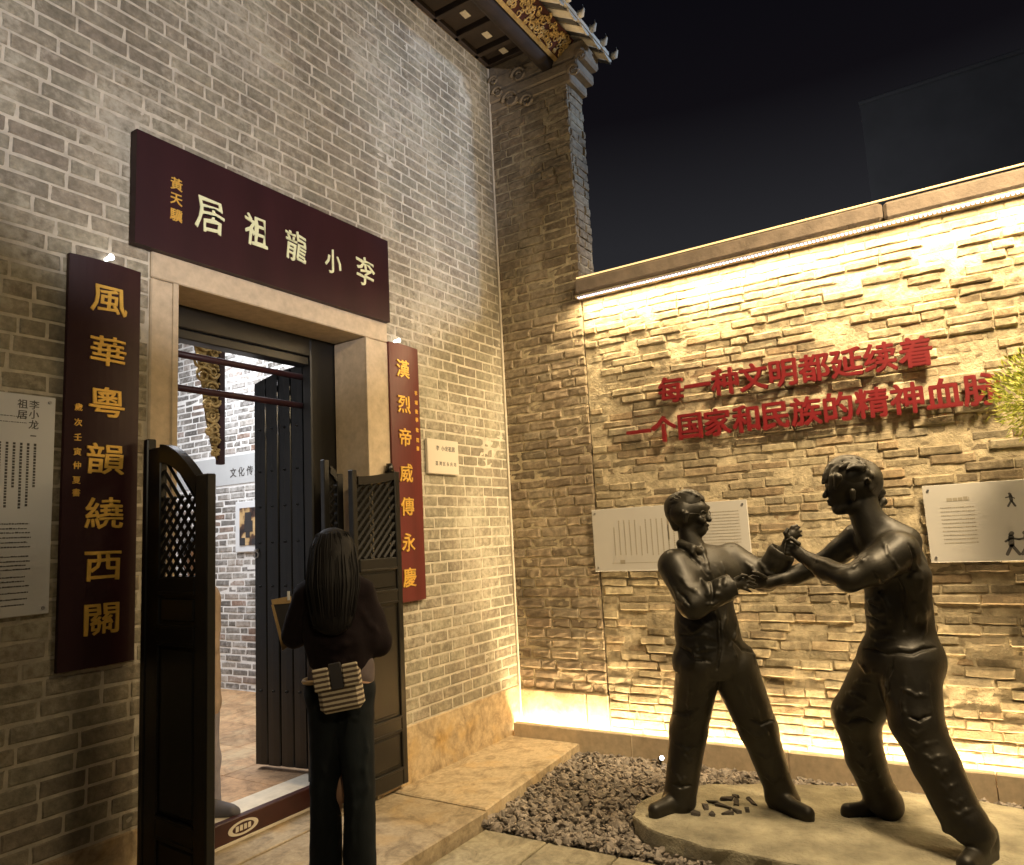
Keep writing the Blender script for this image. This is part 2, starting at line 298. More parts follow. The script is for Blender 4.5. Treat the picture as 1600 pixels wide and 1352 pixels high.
[-1.0669,-2.3132,1.2855,-1.0629,-2.3197,1.2533,.0119,.006,.0082,1,.8466,.5322,0,1],
[-1.0448,-2.3259,1.3656,-1.0592,-2.348,1.3415,.0066,.0119,.0082,1,.8466,.5322,0,1],
[-1.0592,-2.348,1.3415,-1.0611,-2.3601,1.3127,.0119,.0119,.0082,1,.8466,.5322,0,1],
[-1.0611,-2.3601,1.3127,-1.0528,-2.3883,1.3029,.0119,.0119,.0082,1,.8466,.5322,0,1],
[-1.0528,-2.3883,1.3029,-1.0342,-2.4104,1.2853,.0119,.006,.0082,1,.8466,.5322,0,1],
[-1.4686,-2.1403,1.2287,-1.4577,-2.1575,1.2333,.0066,.0119,.0082,1,.8466,.5322,0,1],
[-1.4577,-2.1575,1.2333,-1.4467,-2.175,1.2332,.0119,.0119,.0082,1,.8466,.5322,0,1],
[-1.4467,-2.175,1.2332,-1.4339,-2.1954,1.2281,.0119,.0119,.0082,1,.8466,.5322,0,1],
[-1.4339,-2.1954,1.2281,-1.4223,-2.2139,1.2176,.0119,.006,.0082,1,.8466,.5322,0,1],
[-1.4743,-2.1237,1.1762,-1.4617,-2.1437,1.1811,.0066,.0119,.0082,1,.8466,.5322,0,1],
[-1.4617,-2.1437,1.1811,-1.445,-2.1628,1.18,.0119,.0119,.0082,1,.8466,.5322,0,1],
[-1.445,-2.1628,1.18,-1.4343,-2.1798,1.1913,.0119,.0119,.0082,1,.8466,.5322,0,1],
[-1.4343,-2.1798,1.1913,-1.4225,-2.1985,1.1977,.0119,.006,.0082,1,.8466,.5322,0,1],
[-1.3412,-1.9661,.7696,-1.318,-1.9579,.6967,.0072,.0132,.0082,1,.8466,.5322,0,1],
[-1.318,-1.9579,.6967,-1.2922,-1.9313,.622,.0132,.0132,.0082,1,.8466,.5322,0,1],
[-1.2922,-1.9313,.622,-1.263,-1.9252,.5443,.0132,.0132,.0082,1,.8466,.5322,0,1],
[-1.263,-1.9252,.5443,-1.2356,-1.9012,.4644,.0132,.0066,.0082,1,.8466,.5322,0,1],
[-1.1827,-2.2297,.7558,-1.1665,-2.2329,.7022,.0045,.0082,.0082,1,.8466,.5322,0,1],
[-1.1665,-2.2329,.7022,-1.1612,-2.2263,.6486,.0082,.0082,.0082,1,.8466,.5322,0,1],
[-1.1612,-2.2263,.6486,-1.1409,-2.236,.5937,.0082,.0082,.0082,1,.8466,.5322,0,1],
[-1.1409,-2.236,.5937,-1.1238,-2.2332,.5352,.0082,.0041,.0082,1,.8466,.5322,0,1],
[-1.345,-2.0321,1.4183,-1.339,-2.0642,1.3929,.0045,.0082,.0075,1,.8466,.5322,0,-1],
[-1.339,-2.0642,1.3929,-1.345,-2.0923,1.3611,.0082,.0082,.0075,1,.8466,.5322,0,-1],
[-1.345,-2.0923,1.3611,-1.3311,-2.1144,1.3247,.0082,.0082,.0075,1,.8466,.5322,0,-1],
[-1.3311,-2.1144,1.3247,-1.4128,-2.1573,1.2901,.0082,.0082,.0075,1,.8466,.5322,0,-1],
[-1.4128,-2.1573,1.2901,-1.4551,-2.1726,1.2435,.0082,.0082,.0075,1,.8466,.5322,0,-1],
[-1.4551,-2.1726,1.2435,-1.4568,-2.1624,1.1939,.0082,.0041,.0075,1,.8466,.5322,0,-1],
[-1.4904,-1.9963,1.2472,-1.5077,-2.0363,1.2189,.0045,.0082,.0075,1,.8466,.5322,0,-1],
[-1.5077,-2.0363,1.2189,-1.5146,-2.0629,1.1829,.0082,.0041,.0075,1,.8466,.5322,0,-1],
[-1.2778,-1.9737,.6014,-1.2848,-1.94,.5792,.0045,.0082,.0075,1,.8466,.5322,0,-1],
[-1.2848,-1.94,.5792,-1.2746,-1.896,.5605,.0082,.0082,.0075,1,.8466,.5322,0,-1],
[-1.2746,-1.896,.5605,-1.2652,-1.8584,.5551,.0082,.0082,.0075,1,.8466,.5322,0,-1],
[-1.2652,-1.8584,.5551,-1.2287,-1.8112,.5503,.0082,.0041,.0075,1,.8466,.5322,0,-1],
[-1.3135,-2.0522,1.0273,-1.3262,-2.0245,1.0075,.0045,.0082,.0075,1,.8466,.5322,0,-1],
[-1.3262,-2.0245,1.0075,-1.3254,-1.9881,.993,.0082,.0082,.0075,1,.8466,.5322,0,-1],
[-1.3254,-1.9881,.993,-1.3214,-1.9569,.9917,.0082,.0082,.0075,1,.8466,.5322,0,-1],
[-1.3214,-1.9569,.9917,-1.313,-1.9253,.9964,.0082,.0041,.0075,1,.8466,.5322,0,-1],
[-1.1315,-2.2139,.5273,-1.1184,-2.2423,.5169,.0045,.0082,.0075,1,.8466,.5322,0,-1],
[-1.1184,-2.2423,.5169,-1.0994,-2.265,.4973,.0082,.0082,.0075,1,.8466,.5322,0,-1],
[-1.0994,-2.265,.4973,-1.0704,-2.2885,.5064,.0082,.0082,.0075,1,.8466,.5322,0,-1],
[-1.0704,-2.2885,.5064,-1.0242,-2.3095,.504,.0082,.0041,.0075,1,.8466,.5322,0,-1],
[-1.2598,-2.1225,1.1216,-1.2591,-2.1312,1.0708,.0045,.0082,.0075,1,.8466,.5322,0,-1],
[-1.2591,-2.1312,1.0708,-1.2691,-2.1303,1.0198,.0082,.0082,.0075,1,.8466,.5322,0,-1],
[-1.2691,-2.1303,1.0198,-1.2829,-2.131,.9188,.0082,.0082,.0075,1,.8466,.5322,0,-1],
[-1.2829,-2.131,.9188,-1.3019,-2.1081,.8206,.0082,.0041,.0075,1,.8466,.5322,0,-1],
[-1.3045,-1.9161,.9254,-1.3232,-1.9616,.9031,.0045,.0082,.0075,1,.8466,.5322,0,-1],
[-1.3232,-1.9616,.9031,-1.3505,-2.0008,.8744,.0082,.0082,.0075,1,.8466,.5322,0,-1],
[-1.3505,-2.0008,.8744,-1.33,-2.041,.8713,.0082,.0082,.0075,1,.8466,.5322,0,-1],
[-1.33,-2.041,.8713,-1.3186,-2.0816,.8592,.0082,.0041,.0075,1,.8466,.5322,0,-1],
[-1.2455,-1.7846,.1664,-1.2489,-1.8092,.1662,.0045,.0082,.0075,1,.8466,.5322,0,-1],
[-1.2489,-1.8092,.1662,-1.246,-1.8288,.1587,.0082,.0082,.0075,1,.8466,.5322,0,-1],
[-1.246,-1.8288,.1587,-1.2346,-1.8545,.1652,.0082,.0082,.0075,1,.8466,.5322,0,-1],
[-1.2346,-1.8545,.1652,-1.2154,-1.8774,.1626,.0082,.0041,.0075,1,.8466,.5322,0,-1],
[-1.2185,-2.1808,.9628,-1.187,-2.2007,.9347,.0045,.0082,.0075,1,.8466,.5322,0,-1],
[-1.187,-2.2007,.9347,-1.1634,-2.2158,.9009,.0082,.0082,.0075,1,.8466,.5322,0,-1],
[-1.1634,-2.2158,.9009,-1.1281,-2.2344,.8925,.0082,.0082,.0075,1,.8466,.5322,0,-1],
[-1.1281,-2.2344,.8925,-1.0939,-2.2512,.8776,.0082,.0041,.0075,1,.8466,.5322,0,-1],
[-1.3382,-2.0116,1.4749,-1.336,-2.0378,1.4488,.007,.0127,.006,1,.8466,.5322,0,1],
[-1.336,-2.0378,1.4488,-1.3182,-2.051,1.4165,.0127,.0127,.006,1,.8466,.5322,0,1],
[-1.3182,-2.051,1.4165,-1.3121,-2.0833,1.3806,.0127,.0127,.006,1,.8466,.5322,0,1],
[-1.3121,-2.0833,1.3806,-1.3153,-2.1082,1.3383,.0127,.0063,.006,1,.8466,.5322,0,1],
[-1.2377,-2.0596,1.4832,-1.2568,-2.0743,1.4559,.0062,.0112,.006,1,.8466,.5322,0,1],
[-1.2568,-2.0743,1.4559,-1.2679,-2.0792,1.4271,.0112,.0112,.006,1,.8466,.5322,0,1],
[-1.2679,-2.0792,1.4271,-1.2879,-2.1,1.3869,.0112,.0112,.006,1,.8466,.5322,0,1],
[-1.2879,-2.1,1.3869,-1.3135,-2.1119,1.345,.0112,.0056,.006,1,.8466,.5322,0,1],
],
'Ahair': [
[-1.2176,-1.9551,1.6953,-1.2072,-1.9915,1.7152,.1002,.0947,.0111,1,.8466,.5322,0,1],
[-1.2668,-1.9165,1.6646,-1.2602,-1.9269,1.5908,.0371,.026,.0223,1,.8466,.5322,0,1],
[-1.2325,-2.0305,1.7564,-1.2098,-2.0665,1.7395,.0408,.026,.0148,1,.8466,.5322,0,1],
[-1.308,-1.9895,1.675,-1.3013,-2.0002,1.6528,.0223,.0148,.0111,1,.8466,.5322,0,1],
[-1.3101,-1.9221,1.7252,-1.3071,-1.9467,1.7127,.0056,.0045,.0056,1,.8466,.5322,0,-1],
[-1.2298,-1.9953,1.7884,-1.2268,-2.0198,1.7756,.0056,.0045,.0056,1,.8466,.5322,0,1],
[-1.2796,-1.9285,1.7543,-1.2766,-1.9532,1.7416,.0056,.0045,.0056,1,.8466,.5322,0,-1],
[-1.2491,-1.9814,1.7873,-1.2462,-2.0059,1.7745,.0056,.0045,.0056,1,.8466,.5322,0,1],
[-1.2939,-1.9247,1.7421,-1.2908,-1.9493,1.7295,.0056,.0045,.0056,1,.8466,.5322,0,-1],
[-1.3274,-1.9505,1.7569,-1.3245,-1.9749,1.7444,.0056,.0045,.0056,1,.8466,.5322,0,1],
[-1.1776,-2.0641,1.7222,-1.1748,-2.0884,1.7096,.0056,.0045,.0056,1,.8466,.5322,0,-1],
[-1.2377,-2.0477,1.7705,-1.235,-2.0719,1.7578,.0056,.0045,.0056,1,.8466,.5322,0,1],
[-1.2285,-2.0763,1.733,-1.2258,-2.1004,1.7205,.0056,.0045,.0056,1,.8466,.5322,0,-1],
[-1.2663,-2.0215,1.7847,-1.2635,-2.0458,1.7721,.0056,.0045,.0056,1,.8466,.5322,0,1],
[-1.2875,-1.9866,1.7842,-1.2847,-2.0109,1.7716,.0056,.0045,.0056,1,.8466,.5322,0,-1],
[-1.2177,-2.0637,1.7491,-1.2149,-2.0879,1.7365,.0056,.0045,.0056,1,.8466,.5322,0,1],
[-1.2372,-2.0828,1.723,-1.2346,-2.1068,1.7105,.0056,.0045,.0056,1,.8466,.5322,0,-1],
[-1.1868,-2.0688,1.7142,-1.1841,-2.0931,1.7016,.0056,.0045,.0056,1,.8466,.5322,0,1],
[-1.2885,-2.0223,1.785,-1.2858,-2.0464,1.7724,.0056,.0045,.0056,1,.8466,.5322,0,-1],
[-1.2656,-2.0462,1.7759,-1.2629,-2.0703,1.7633,.0056,.0045,.0056,1,.8466,.5322,0,1],
[-1.1884,-2.0688,1.7172,-1.1856,-2.093,1.7046,.0056,.0045,.0056,1,.8466,.5322,0,-1],
[-1.319,-1.963,1.7693,-1.3162,-1.9874,1.7567,.0056,.0045,.0056,1,.8466,.5322,0,1],
[-1.2352,-2.0793,1.7309,-1.2325,-2.1034,1.7184,.0056,.0045,.0056,1,.8466,.5322,0,-1],
[-1.2752,-1.972,1.7823,-1.2722,-1.9964,1.7696,.0056,.0045,.0056,1,.8466,.5322,0,1],
[-1.2423,-2.0291,1.781,-1.2395,-2.0533,1.7684,.0056,.0045,.0056,1,.8466,.5322,0,-1],
[-1.2553,-1.9994,1.7876,-1.2524,-2.0238,1.7748,.0056,.0045,.0056,1,.8466,.5322,0,1],
[-1.193,-2.0617,1.7403,-1.1902,-2.0859,1.7277,.0056,.0045,.0056,1,.8466,.5322,0,-1],
[-1.2491,-2.0491,1.7717,-1.2463,-2.0733,1.759,.0056,.0045,.0056,1,.8466,.5322,0,1],
[-1.1787,-2.0625,1.7283,-1.1758,-2.0868,1.7157,.0056,.0045,.0056,1,.8466,.5322,0,-1],
[-1.2487,-2.0399,1.7769,-1.246,-2.0641,1.7642,.0056,.0045,.0056,1,.8466,.5322,0,1],
[-1.2283,-1.9856,1.7889,-1.2253,-2.0102,1.776,.0056,.0045,.0056,1,.8466,.5322,0,-1],
[-1.2835,-1.9151,1.7325,-1.2804,-1.9398,1.7199,.0056,.0045,.0056,1,.8466,.5322,0,1],
[-1.1967,-2.0521,1.7559,-1.1939,-2.0764,1.7432,.0056,.0045,.0056,1,.8466,.5322,0,-1],
[-1.2901,-1.9318,1.7532,-1.2871,-1.9564,1.7406,.0056,.0045,.0056,1,.8466,.5322,0,1],
[-1.2745,-2.0078,1.7866,-1.2717,-2.0321,1.7739,.0056,.0045,.0056,1,.8466,.5322,0,-1],
[-1.2042,-2.0557,1.7543,-1.2014,-2.0799,1.7416,.0056,.0045,.0056,1,.8466,.5322,0,1],
[-1.1781,-2.0609,1.732,-1.1753,-2.0853,1.7193,.0056,.0045,.0056,1,.8466,.5322,0,-1],
[-1.2513,-1.9708,1.7853,-1.2483,-1.9953,1.7725,.0056,.0045,.0056,1,.8466,.5322,0,1],
],
'Aglass': [[-1.2483, -2.0943, 1.6578], [-1.1714, -2.088, 1.6578], [-1.3327, -2.0195, 1.6626]],
'B': [
[-.9466,-2.9008,.8146,-.9086,-2.721,.5392,.1474,.1234,.0274,1,.8466,.5322,0,1],
[-.9086,-2.721,.5392,-.8627,-2.7347,.3085,.12,.096,.0274,1,.8466,.5322,0,1],
[-.8627,-2.7347,.3085,-.8316,-2.7842,.1068,.096,.0857,.0274,1,.8466,.5322,0,1],
[-.8303,-2.7862,.1261,-.8268,-2.7918,.0675,.0891,.1029,.0103,1,.8466,.5322,0,1],
[-.9236,-2.6379,-.0264,-.7433,-2.9247,-.0431,.096,.096,.0034,1,.8466,.5322,0,-1],
[-1.0284,-3.0082,.8338,-1.117,-3.0255,.5747,.1509,.1234,.0274,1,.8466,.5322,0,1],
[-1.117,-3.0255,.5747,-1.1632,-3.0906,.3996,.12,.1063,.0274,1,.8466,.5322,0,1],
[-1.1632,-3.0906,.3996,-1.2163,-3.1853,.1629,.1063,.096,.0274,1,.8466,.5322,0,1],
[-1.2155,-3.1866,.174,-1.2109,-3.194,.1289,.0994,.1097,.0103,1,.8466,.5322,0,1],
[-1.286,-3.0745,.025,-1.1275,-3.3266,.0435,.1029,.1029,.0034,1,.8466,.5322,0,-1],
[-.8008,-2.8332,.06,-.9139,-2.6256,.05,.0446,.0309,.0137,1,.8466,.5322,0,1],
[-.8008,-2.8332,.032,-.9139,-2.6256,.032,.0411,.036,.0069,1,.8466,.5322,0,1],
[-.8008,-2.8332,.09,-.863,-2.719,.07,.0514,.0274,.0171,1,.8466,.5322,0,1],
[-1.1717,-3.2563,.065,-1.3791,-3.1815,.05,.0514,.0411,.0137,1,.8466,.5322,0,1],
[-1.1717,-3.2563,.032,-1.3791,-3.1815,.032,.048,.0429,.0069,1,.8466,.5322,0,1],
[-1.1717,-3.2563,.12,-1.2754,-3.2189,.07,.0549,.0377,.0171,1,.8466,.5322,0,1],
[-1.1991,-3.2127,.139,-1.1717,-3.2563,.09,.0617,.0514,.0171,1,.8466,.5322,0,1],
[-.9837,-3.0001,1.3295,-.9753,-2.9937,1.1151,.1577,.1543,.048,1.15,.8466,.5322,0,1],
[-.9753,-2.9937,1.1151,-.9668,-2.9874,.9027,.1543,.1783,.0411,1.15,.8466,.5322,0,1],
[-.9819,-2.9237,.8541,-.9859,-3.0362,.8533,.1509,.1509,.0343,1.05,.8466,.5322,0,1],
[-1.1091,-3.0381,1.4106,-.8777,-2.8521,1.4472,.096,.0857,.048,1,.8466,.5322,0,1],
[-1.0041,-2.9479,1.556,-1.0156,-3.0681,1.461,.0583,.0754,.0411,1,.8466,.5322,0,1],
[-1.1216,-2.9391,1.3558,-.9391,-2.8732,1.2785,.0754,.0686,.048,1,.8466,.5322,0,1],
[-1.0759,-3.0909,1.2856,-1.0515,-3.0902,1.1401,.0823,.0617,.048,1,.8466,.5322,0,1],
[-1.0086,-2.8814,1.655,-1.0075,-2.9226,1.4899,.0789,.0891,.0274,1,.8466,.5322,0,1],
[-1.0347,-2.82,1.7898,-1.0099,-2.8594,1.7735,.1063,.1097,.0137,1,.8466,.5322,0,1],
[-1.0586,-2.7821,1.7299,-1.057,-2.7846,1.6644,.0651,.0446,.0171,1,.8466,.5322,0,1],
[-1.0655,-2.771,1.6447,-1.0791,-2.7692,1.638,.0309,.0274,.0171,1,.8466,.5322,0,1],
[-1.008,-2.8823,1.7235,-1.0042,-2.8884,1.6375,.0754,.0686,.0206,1,.8466,.5322,0,1],
[-1.054,-2.7894,1.6538,-1.0479,-2.8584,1.6563,.0377,.0411,.0206,1,.8466,.5322,0,1],
[-1.0882,-2.7349,1.757,-1.0998,-2.7165,1.7168,.0103,.0144,.0103,1,.8466,.5322,0,1],
[-1.1154,-2.751,1.7757,-1.0777,-2.7318,1.7748,.0137,.0137,.0103,1,.8466,.5322,0,1],
[-1.0868,-2.7372,1.688,-1.0922,-2.7285,1.6885,.011,.0089,.0069,1,.8466,.5322,0,1],
[-1.0841,-2.7414,1.6705,-1.0896,-2.7327,1.6711,.011,.0089,.0069,1,.8466,.5322,0,1],
[-1.1574,-2.8624,1.7288,-1.1523,-2.8605,1.689,.0171,.0123,.0069,1.6,.8466,.5322,0,1],
[-1.1361,-3.0348,1.412,-1.251,-2.9311,1.3386,.0994,.0857,.0274,1,.8466,.5322,0,1],
[-1.251,-2.9311,1.3386,-1.3202,-2.821,1.2919,.0823,.0617,.0274,1,.8466,.5322,0,1],
[-1.3202,-2.821,1.2919,-1.2663,-2.7089,1.3375,.0617,.0583,.024,1,.8466,.5322,0,1],
[-1.2663,-2.7089,1.3375,-1.1816,-2.5863,1.4046,.0549,.0343,.0206,1,.8466,.5322,0,1],
[-1.1816,-2.5863,1.4046,-1.15,-2.5377,1.4419,.0343,.0377,.0137,1.2,.8466,.5322,0,1],
[-1.165,-2.5534,1.4693,-1.1756,-2.5168,1.4779,.0117,.0113,.0055,1,.8466,.5322,0,1],
[-1.1756,-2.5168,1.4779,-1.1306,-2.4992,1.4665,.011,.0103,.0041,1,.8466,.5322,0,1],
[-1.1306,-2.4992,1.4665,-1.0941,-2.5276,1.4571,.0103,.0089,.0041,1,.8466,.5322,0,1],
[-1.1681,-2.5484,1.4519,-1.178,-2.5128,1.4597,.0117,.0113,.0055,1,.8466,.5322,0,1],
[-1.178,-2.5128,1.4597,-1.1315,-2.4977,1.4493,.011,.0103,.0041,1,.8466,.5322,0,1],
[-1.1315,-2.4977,1.4493,-1.0951,-2.526,1.4399,.0103,.0089,.0041,1,.8466,.5322,0,1],
[-1.1713,-2.5434,1.4345,-1.1805,-2.5089,1.4415,.0117,.0113,.0055,1,.8466,.5322,0,1],
[-1.1805,-2.5089,1.4415,-1.1325,-2.4962,1.4322,.011,.0103,.0041,1,.8466,.5322,0,1],
[-1.1325,-2.4962,1.4322,-1.0961,-2.5245,1.4226,.0103,.0089,.0041,1,.8466,.5322,0,1],
[-1.1745,-2.5383,1.4172,-1.183,-2.505,1.4233,.0117,.0113,.0055,1,.8466,.5322,0,1],
[-1.183,-2.505,1.4233,-1.1334,-2.4948,1.415,.011,.0103,.0041,1,.8466,.5322,0,1],
[-1.1334,-2.4948,1.415,-1.097,-2.523,1.4054,.0103,.0089,.0041,1,.8466,.5322,0,1],
[-1.1889,-2.5747,1.4695,-1.1964,-2.5431,1.4981,.0137,.0113,.0069,1,.8466,.5322,0,1],
[-1.1964,-2.5431,1.4981,-1.1878,-2.5172,1.4886,.011,.0093,.0041,1,.8466,.5322,0,1],
[-.8941,-2.8259,1.4836,-.8943,-2.7267,1.4102,.0789,.0651,.0274,1,.8466,.5322,0,1],
[-.8943,-2.7267,1.4102,-.9071,-2.6074,1.3364,.0617,.0549,.024,1,.8466,.5322,0,1],
[-.9071,-2.6074,1.3364,-.9606,-2.4826,1.2856,.0549,.0514,.024,1,.8466,.5322,0,1],
[-.9606,-2.4826,1.2856,-1.0822,-2.3685,1.2576,.048,.0343,.024,1,.8466,.5322,0,1],
[-1.0822,-2.3685,1.2576,-1.1407,-2.3347,1.2628,.036,.0343,.0137,1.5,.8466,.5322,0,1],
[-1.1502,-2.3395,1.2878,-1.1897,-2.3162,1.3015,.0106,.0099,.0051,1,.8466,.5322,0,1],
[-1.1897,-2.3162,1.3015,-1.2262,-2.2978,1.2976,.0096,.0079,.0034,1,.8466,.5322,0,1],
[-1.151,-2.3382,1.2719,-1.1906,-2.3148,1.2836,.0106,.0099,.0051,1,.8466,.5322,0,1],
[-1.1906,-2.3148,1.2836,-1.227,-2.2964,1.2805,.0096,.0079,.0034,1,.8466,.5322,0,1],
[-1.1518,-2.3369,1.256,-1.1915,-2.3133,1.2658,.0106,.0099,.0051,1,.8466,.5322,0,1],
[-1.1915,-2.3133,1.2658,-1.2279,-2.295,1.2634,.0096,.0079,.0034,1,.8466,.5322,0,1],
[-1.1526,-2.3356,1.2402,-1.1924,-2.3119,1.2479,.0106,.0099,.0051,1,.8466,.5322,0,1],
[-1.1924,-2.3119,1.2479,-1.2288,-2.2936,1.2464,.0096,.0079,.0034,1,.8466,.5322,0,1],
[-1.142,-2.3723,1.2902,-1.1846,-2.3442,1.318,.013,.0103,.0069,1,.8466,.5322,0,1],
[-1.1846,-2.3442,1.318,-1.2097,-2.3239,1.327,.0103,.0082,.0034,1,.8466,.5322,0,1],
[-1.0497,-2.8522,1.1747,-1.0823,-2.8754,1.1587,.0057,.0103,.0075,1,.8466,.5322,0,1],
[-1.0823,-2.8754,1.1587,-1.1014,-2.9052,1.1675,.0103,.0103,.0075,1,.8466,.5322,0,1],
[-1.1014,-2.9052,1.1675,-1.1119,-2.9336,1.1684,.0103,.0051,.0075,1,.8466,.5322,0,1],
[-1.0746,-2.8652,1.1122,-1.0934,-2.8879,1.0953,.0057,.0103,.0075,1,.8466,.5322,0,1],
[-1.0934,-2.8879,1.0953,-1.1117,-2.9189,1.1047,.0103,.0103,.0075,1,.8466,.5322,0,1],
[-1.1117,-2.9189,1.1047,-1.1171,-2.9478,1.1052,.0103,.0051,.0075,1,.8466,.5322,0,1],
[-1.0777,-2.8678,1.0482,-1.0949,-2.8931,1.0314,.0057,.0103,.0075,1,.8466,.5322,0,1],
[-1.0949,-2.8931,1.0314,-1.1106,-2.9281,1.0447,.0103,.0103,.0075,1,.8466,.5322,0,1],
[-1.1106,-2.9281,1.0447,-1.1176,-2.9621,1.0485,.0103,.0051,.0075,1,.8466,.5322,0,1],
[-1.0777,-2.8602,.9811,-1.0998,-2.8927,.9681,.0057,.0103,.0075,1,.8466,.5322,0,1],
[-1.0998,-2.8927,.9681,-1.1166,-2.9337,.9799,.0103,.0103,.0075,1,.8466,.5322,0,1],
[-1.1166,-2.9337,.9799,-1.1207,-2.9722,.9799,.0103,.0051,.0075,1,.8466,.5322,0,1],
[-1.1672,-3.1088,1.3548,-1.1407,-3.1208,1.3156,.0057,.0103,.0075,1,.8466,.5322,0,1],
[-1.1407,-3.1208,1.3156,-1.1421,-3.1261,1.2746,.0103,.0103,.0075,1,.8466,.5322,0,1],
[-1.1421,-3.1261,1.2746,-1.131,-3.1137,1.2255,.0103,.0103,.0075,1,.8466,.5322,0,1],
[-1.131,-3.1137,1.2255,-1.1213,-3.0915,1.1792,.0103,.0051,.0075,1,.8466,.5322,0,1],
[-1.3091,-2.9732,1.2895,-1.299,-2.9892,1.2984,.0057,.0103,.0075,1,.8466,.5322,0,1],
[-1.299,-2.9892,1.2984,-1.2794,-3.0054,1.3022,.0103,.0103,.0075,1,.8466,.5322,0,1],
[-1.2794,-3.0054,1.3022,-1.2511,-3.0354,1.3348,.0103,.0103,.0075,1,.8466,.5322,0,1],
[-1.2511,-3.0354,1.3348,-1.2192,-3.071,1.3588,.0103,.0051,.0075,1,.8466,.5322,0,1],
[-1.0464,-2.7823,.843,-1.0779,-2.8073,.8279,.0057,.0103,.0075,1,.8466,.5322,0,1],
[-1.0779,-2.8073,.8279,-1.0828,-2.8221,.803,.0103,.0103,.0075,1,.8466,.5322,0,1],
[-1.0828,-2.8221,.803,-1.1103,-2.861,.8112,.0103,.0103,.0075,1,.8466,.5322,0,1],
[-1.1103,-2.861,.8112,-1.1349,-2.897,.81,.0103,.0051,.0075,1,.8466,.5322,0,1],
[-1.0377,-2.7519,.7382,-1.0506,-2.7765,.748,.005,.0091,.0075,1,.8466,.5322,0,1],
[-1.0506,-2.7765,.748,-1.0636,-2.801,.7523,.0091,.0091,.0075,1,.8466,.5322,0,1],
[-1.0636,-2.801,.7523,-1.0722,-2.8248,.7518,.0091,.0091,.0075,1,.8466,.5322,0,1],
[-1.0722,-2.8248,.7518,-1.0779,-2.8459,.745,.0091,.0045,.0075,1,.8466,.5322,0,1],
[-1.0005,-2.6514,.596,-1.0186,-2.6826,.5914,.0064,.0117,.0075,1,.8466,.5322,0,1],
[-1.0186,-2.6826,.5914,-1.0308,-2.7083,.5785,.0117,.0117,.0075,1,.8466,.5322,0,1],
[-1.0308,-2.7083,.5785,-1.0404,-2.7532,.6075,.0117,.0117,.0075,1,.8466,.5322,0,1],
[-1.0404,-2.7532,.6075,-1.0487,-2.8001,.6255,.0117,.0058,.0075,1,.8466,.5322,0,1],
[-1.0151,-2.6844,.486,-1.0097,-2.7005,.4611,.0038,.0069,.0075,1,.8466,.5322,0,1],
[-1.0097,-2.7005,.4611,-.9953,-2.7084,.4291,.0069,.0069,.0075,1,.8466,.5322,0,1],
[-.9953,-2.7084,.4291,-.9978,-2.7345,.4316,.0069,.0069,.0075,1,.8466,.5322,0,1],
[-.9978,-2.7345,.4316,-.9884,-2.757,.4246,.0069,.0034,.0075,1,.8466,.5322,0,1],
[-.9626,-2.7069,.3134,-.9615,-2.7313,.2932,.0044,.008,.0075,1,.8466,.5322,0,1],
[-.9615,-2.7313,.2932,-.9513,-2.7476,.2636,.008,.008,.0075,1,.8466,.5322,0,1],
[-.9513,-2.7476,.2636,-.9519,-2.769,.2797,.008,.008,.0075,1,.8466,.5322,0,1],
[-.9519,-2.769,.2797,-.9429,-2.7909,.2879,.008,.004,.0075,1,.8466,.5322,0,1],
[-.9323,-2.7547,.2017,-.9293,-2.7671,.1868,.0047,.0085,.0075,1,.8466,.5322,0,1],
[-.9293,-2.7671,.1868,-.9244,-2.7748,.1677,.0085,.0085,.0075,1,.8466,.5322,0,1],
[-.9244,-2.7748,.1677,-.9164,-2.81,.1795,.0085,.0085,.0075,1,.8466,.5322,0,1],
[-.9164,-2.81,.1795,-.8823,-2.8417,.174,.0085,.0043,.0075,1,.8466,.5322,0,1],
[-1.1556,-2.9389,.8485,-1.1627,-2.9351,.8008,.0059,.0108,.0075,1,.8466,.5322,0,1],
[-1.1627,-2.9351,.8008,-1.1585,-2.9193,.7516,.0108,.0108,.0075,1,.8466,.5322,0,1],
[-1.1585,-2.9193,.7516,-1.1665,-2.9215,.7148,.0108,.0108,.0075,1,.8466,.5322,0,1],
[-1.1665,-2.9215,.7148,-1.1621,-2.9135,.6747,.0108,.0054,.0075,1,.8466,.5322,0,1],
[-1.1849,-3.0045,.8052,-1.1963,-3.0013,.745,.0063,.0115,.0075,1,.8466,.5322,0,1],
[-1.1963,-3.0013,.745,-1.2069,-2.9846,.6852,.0115,.0115,.0075,1,.8466,.5322,0,1],
[-1.2069,-2.9846,.6852,-1.2189,-2.9879,.6455,.0115,.0115,.0075,1,.8466,.5322,0,1],
[-1.2189,-2.9879,.6455,-1.2278,-2.9813,.604,.0115,.0057,.0075,1,.8466,.5322,0,1],
[-1.149,-3.0953,.8263,-1.1594,-3.1013,.7736,.0038,.0068,.0075,1,.8466,.5322,0,1],
[-1.1594,-3.1013,.7736,-1.1772,-3.0955,.7208,.0068,.0068,.0075,1,.8466,.5322,0,1],
[-1.1772,-3.0955,.7208,-1.1889,-3.0994,.6657,.0068,.0068,.0075,1,.8466,.5322,0,1],
[-1.1889,-3.0994,.6657,-1.2129,-3.0914,.6122,.0068,.0034,.0075,1,.8466,.5322,0,1],
[-1.2406,-3.0012,.5711,-1.2436,-3.019,.564,.0045,.0081,.0075,1,.8466,.5322,0,1],
[-1.2436,-3.019,.564,-1.244,-3.0333,.5516,.0081,.0081,.0075,1,.8466,.5322,0,1],
[-1.244,-3.0333,.5516,-1.2386,-3.0495,.564,.0081,.0081,.0075,1,.8466,.5322,0,1],
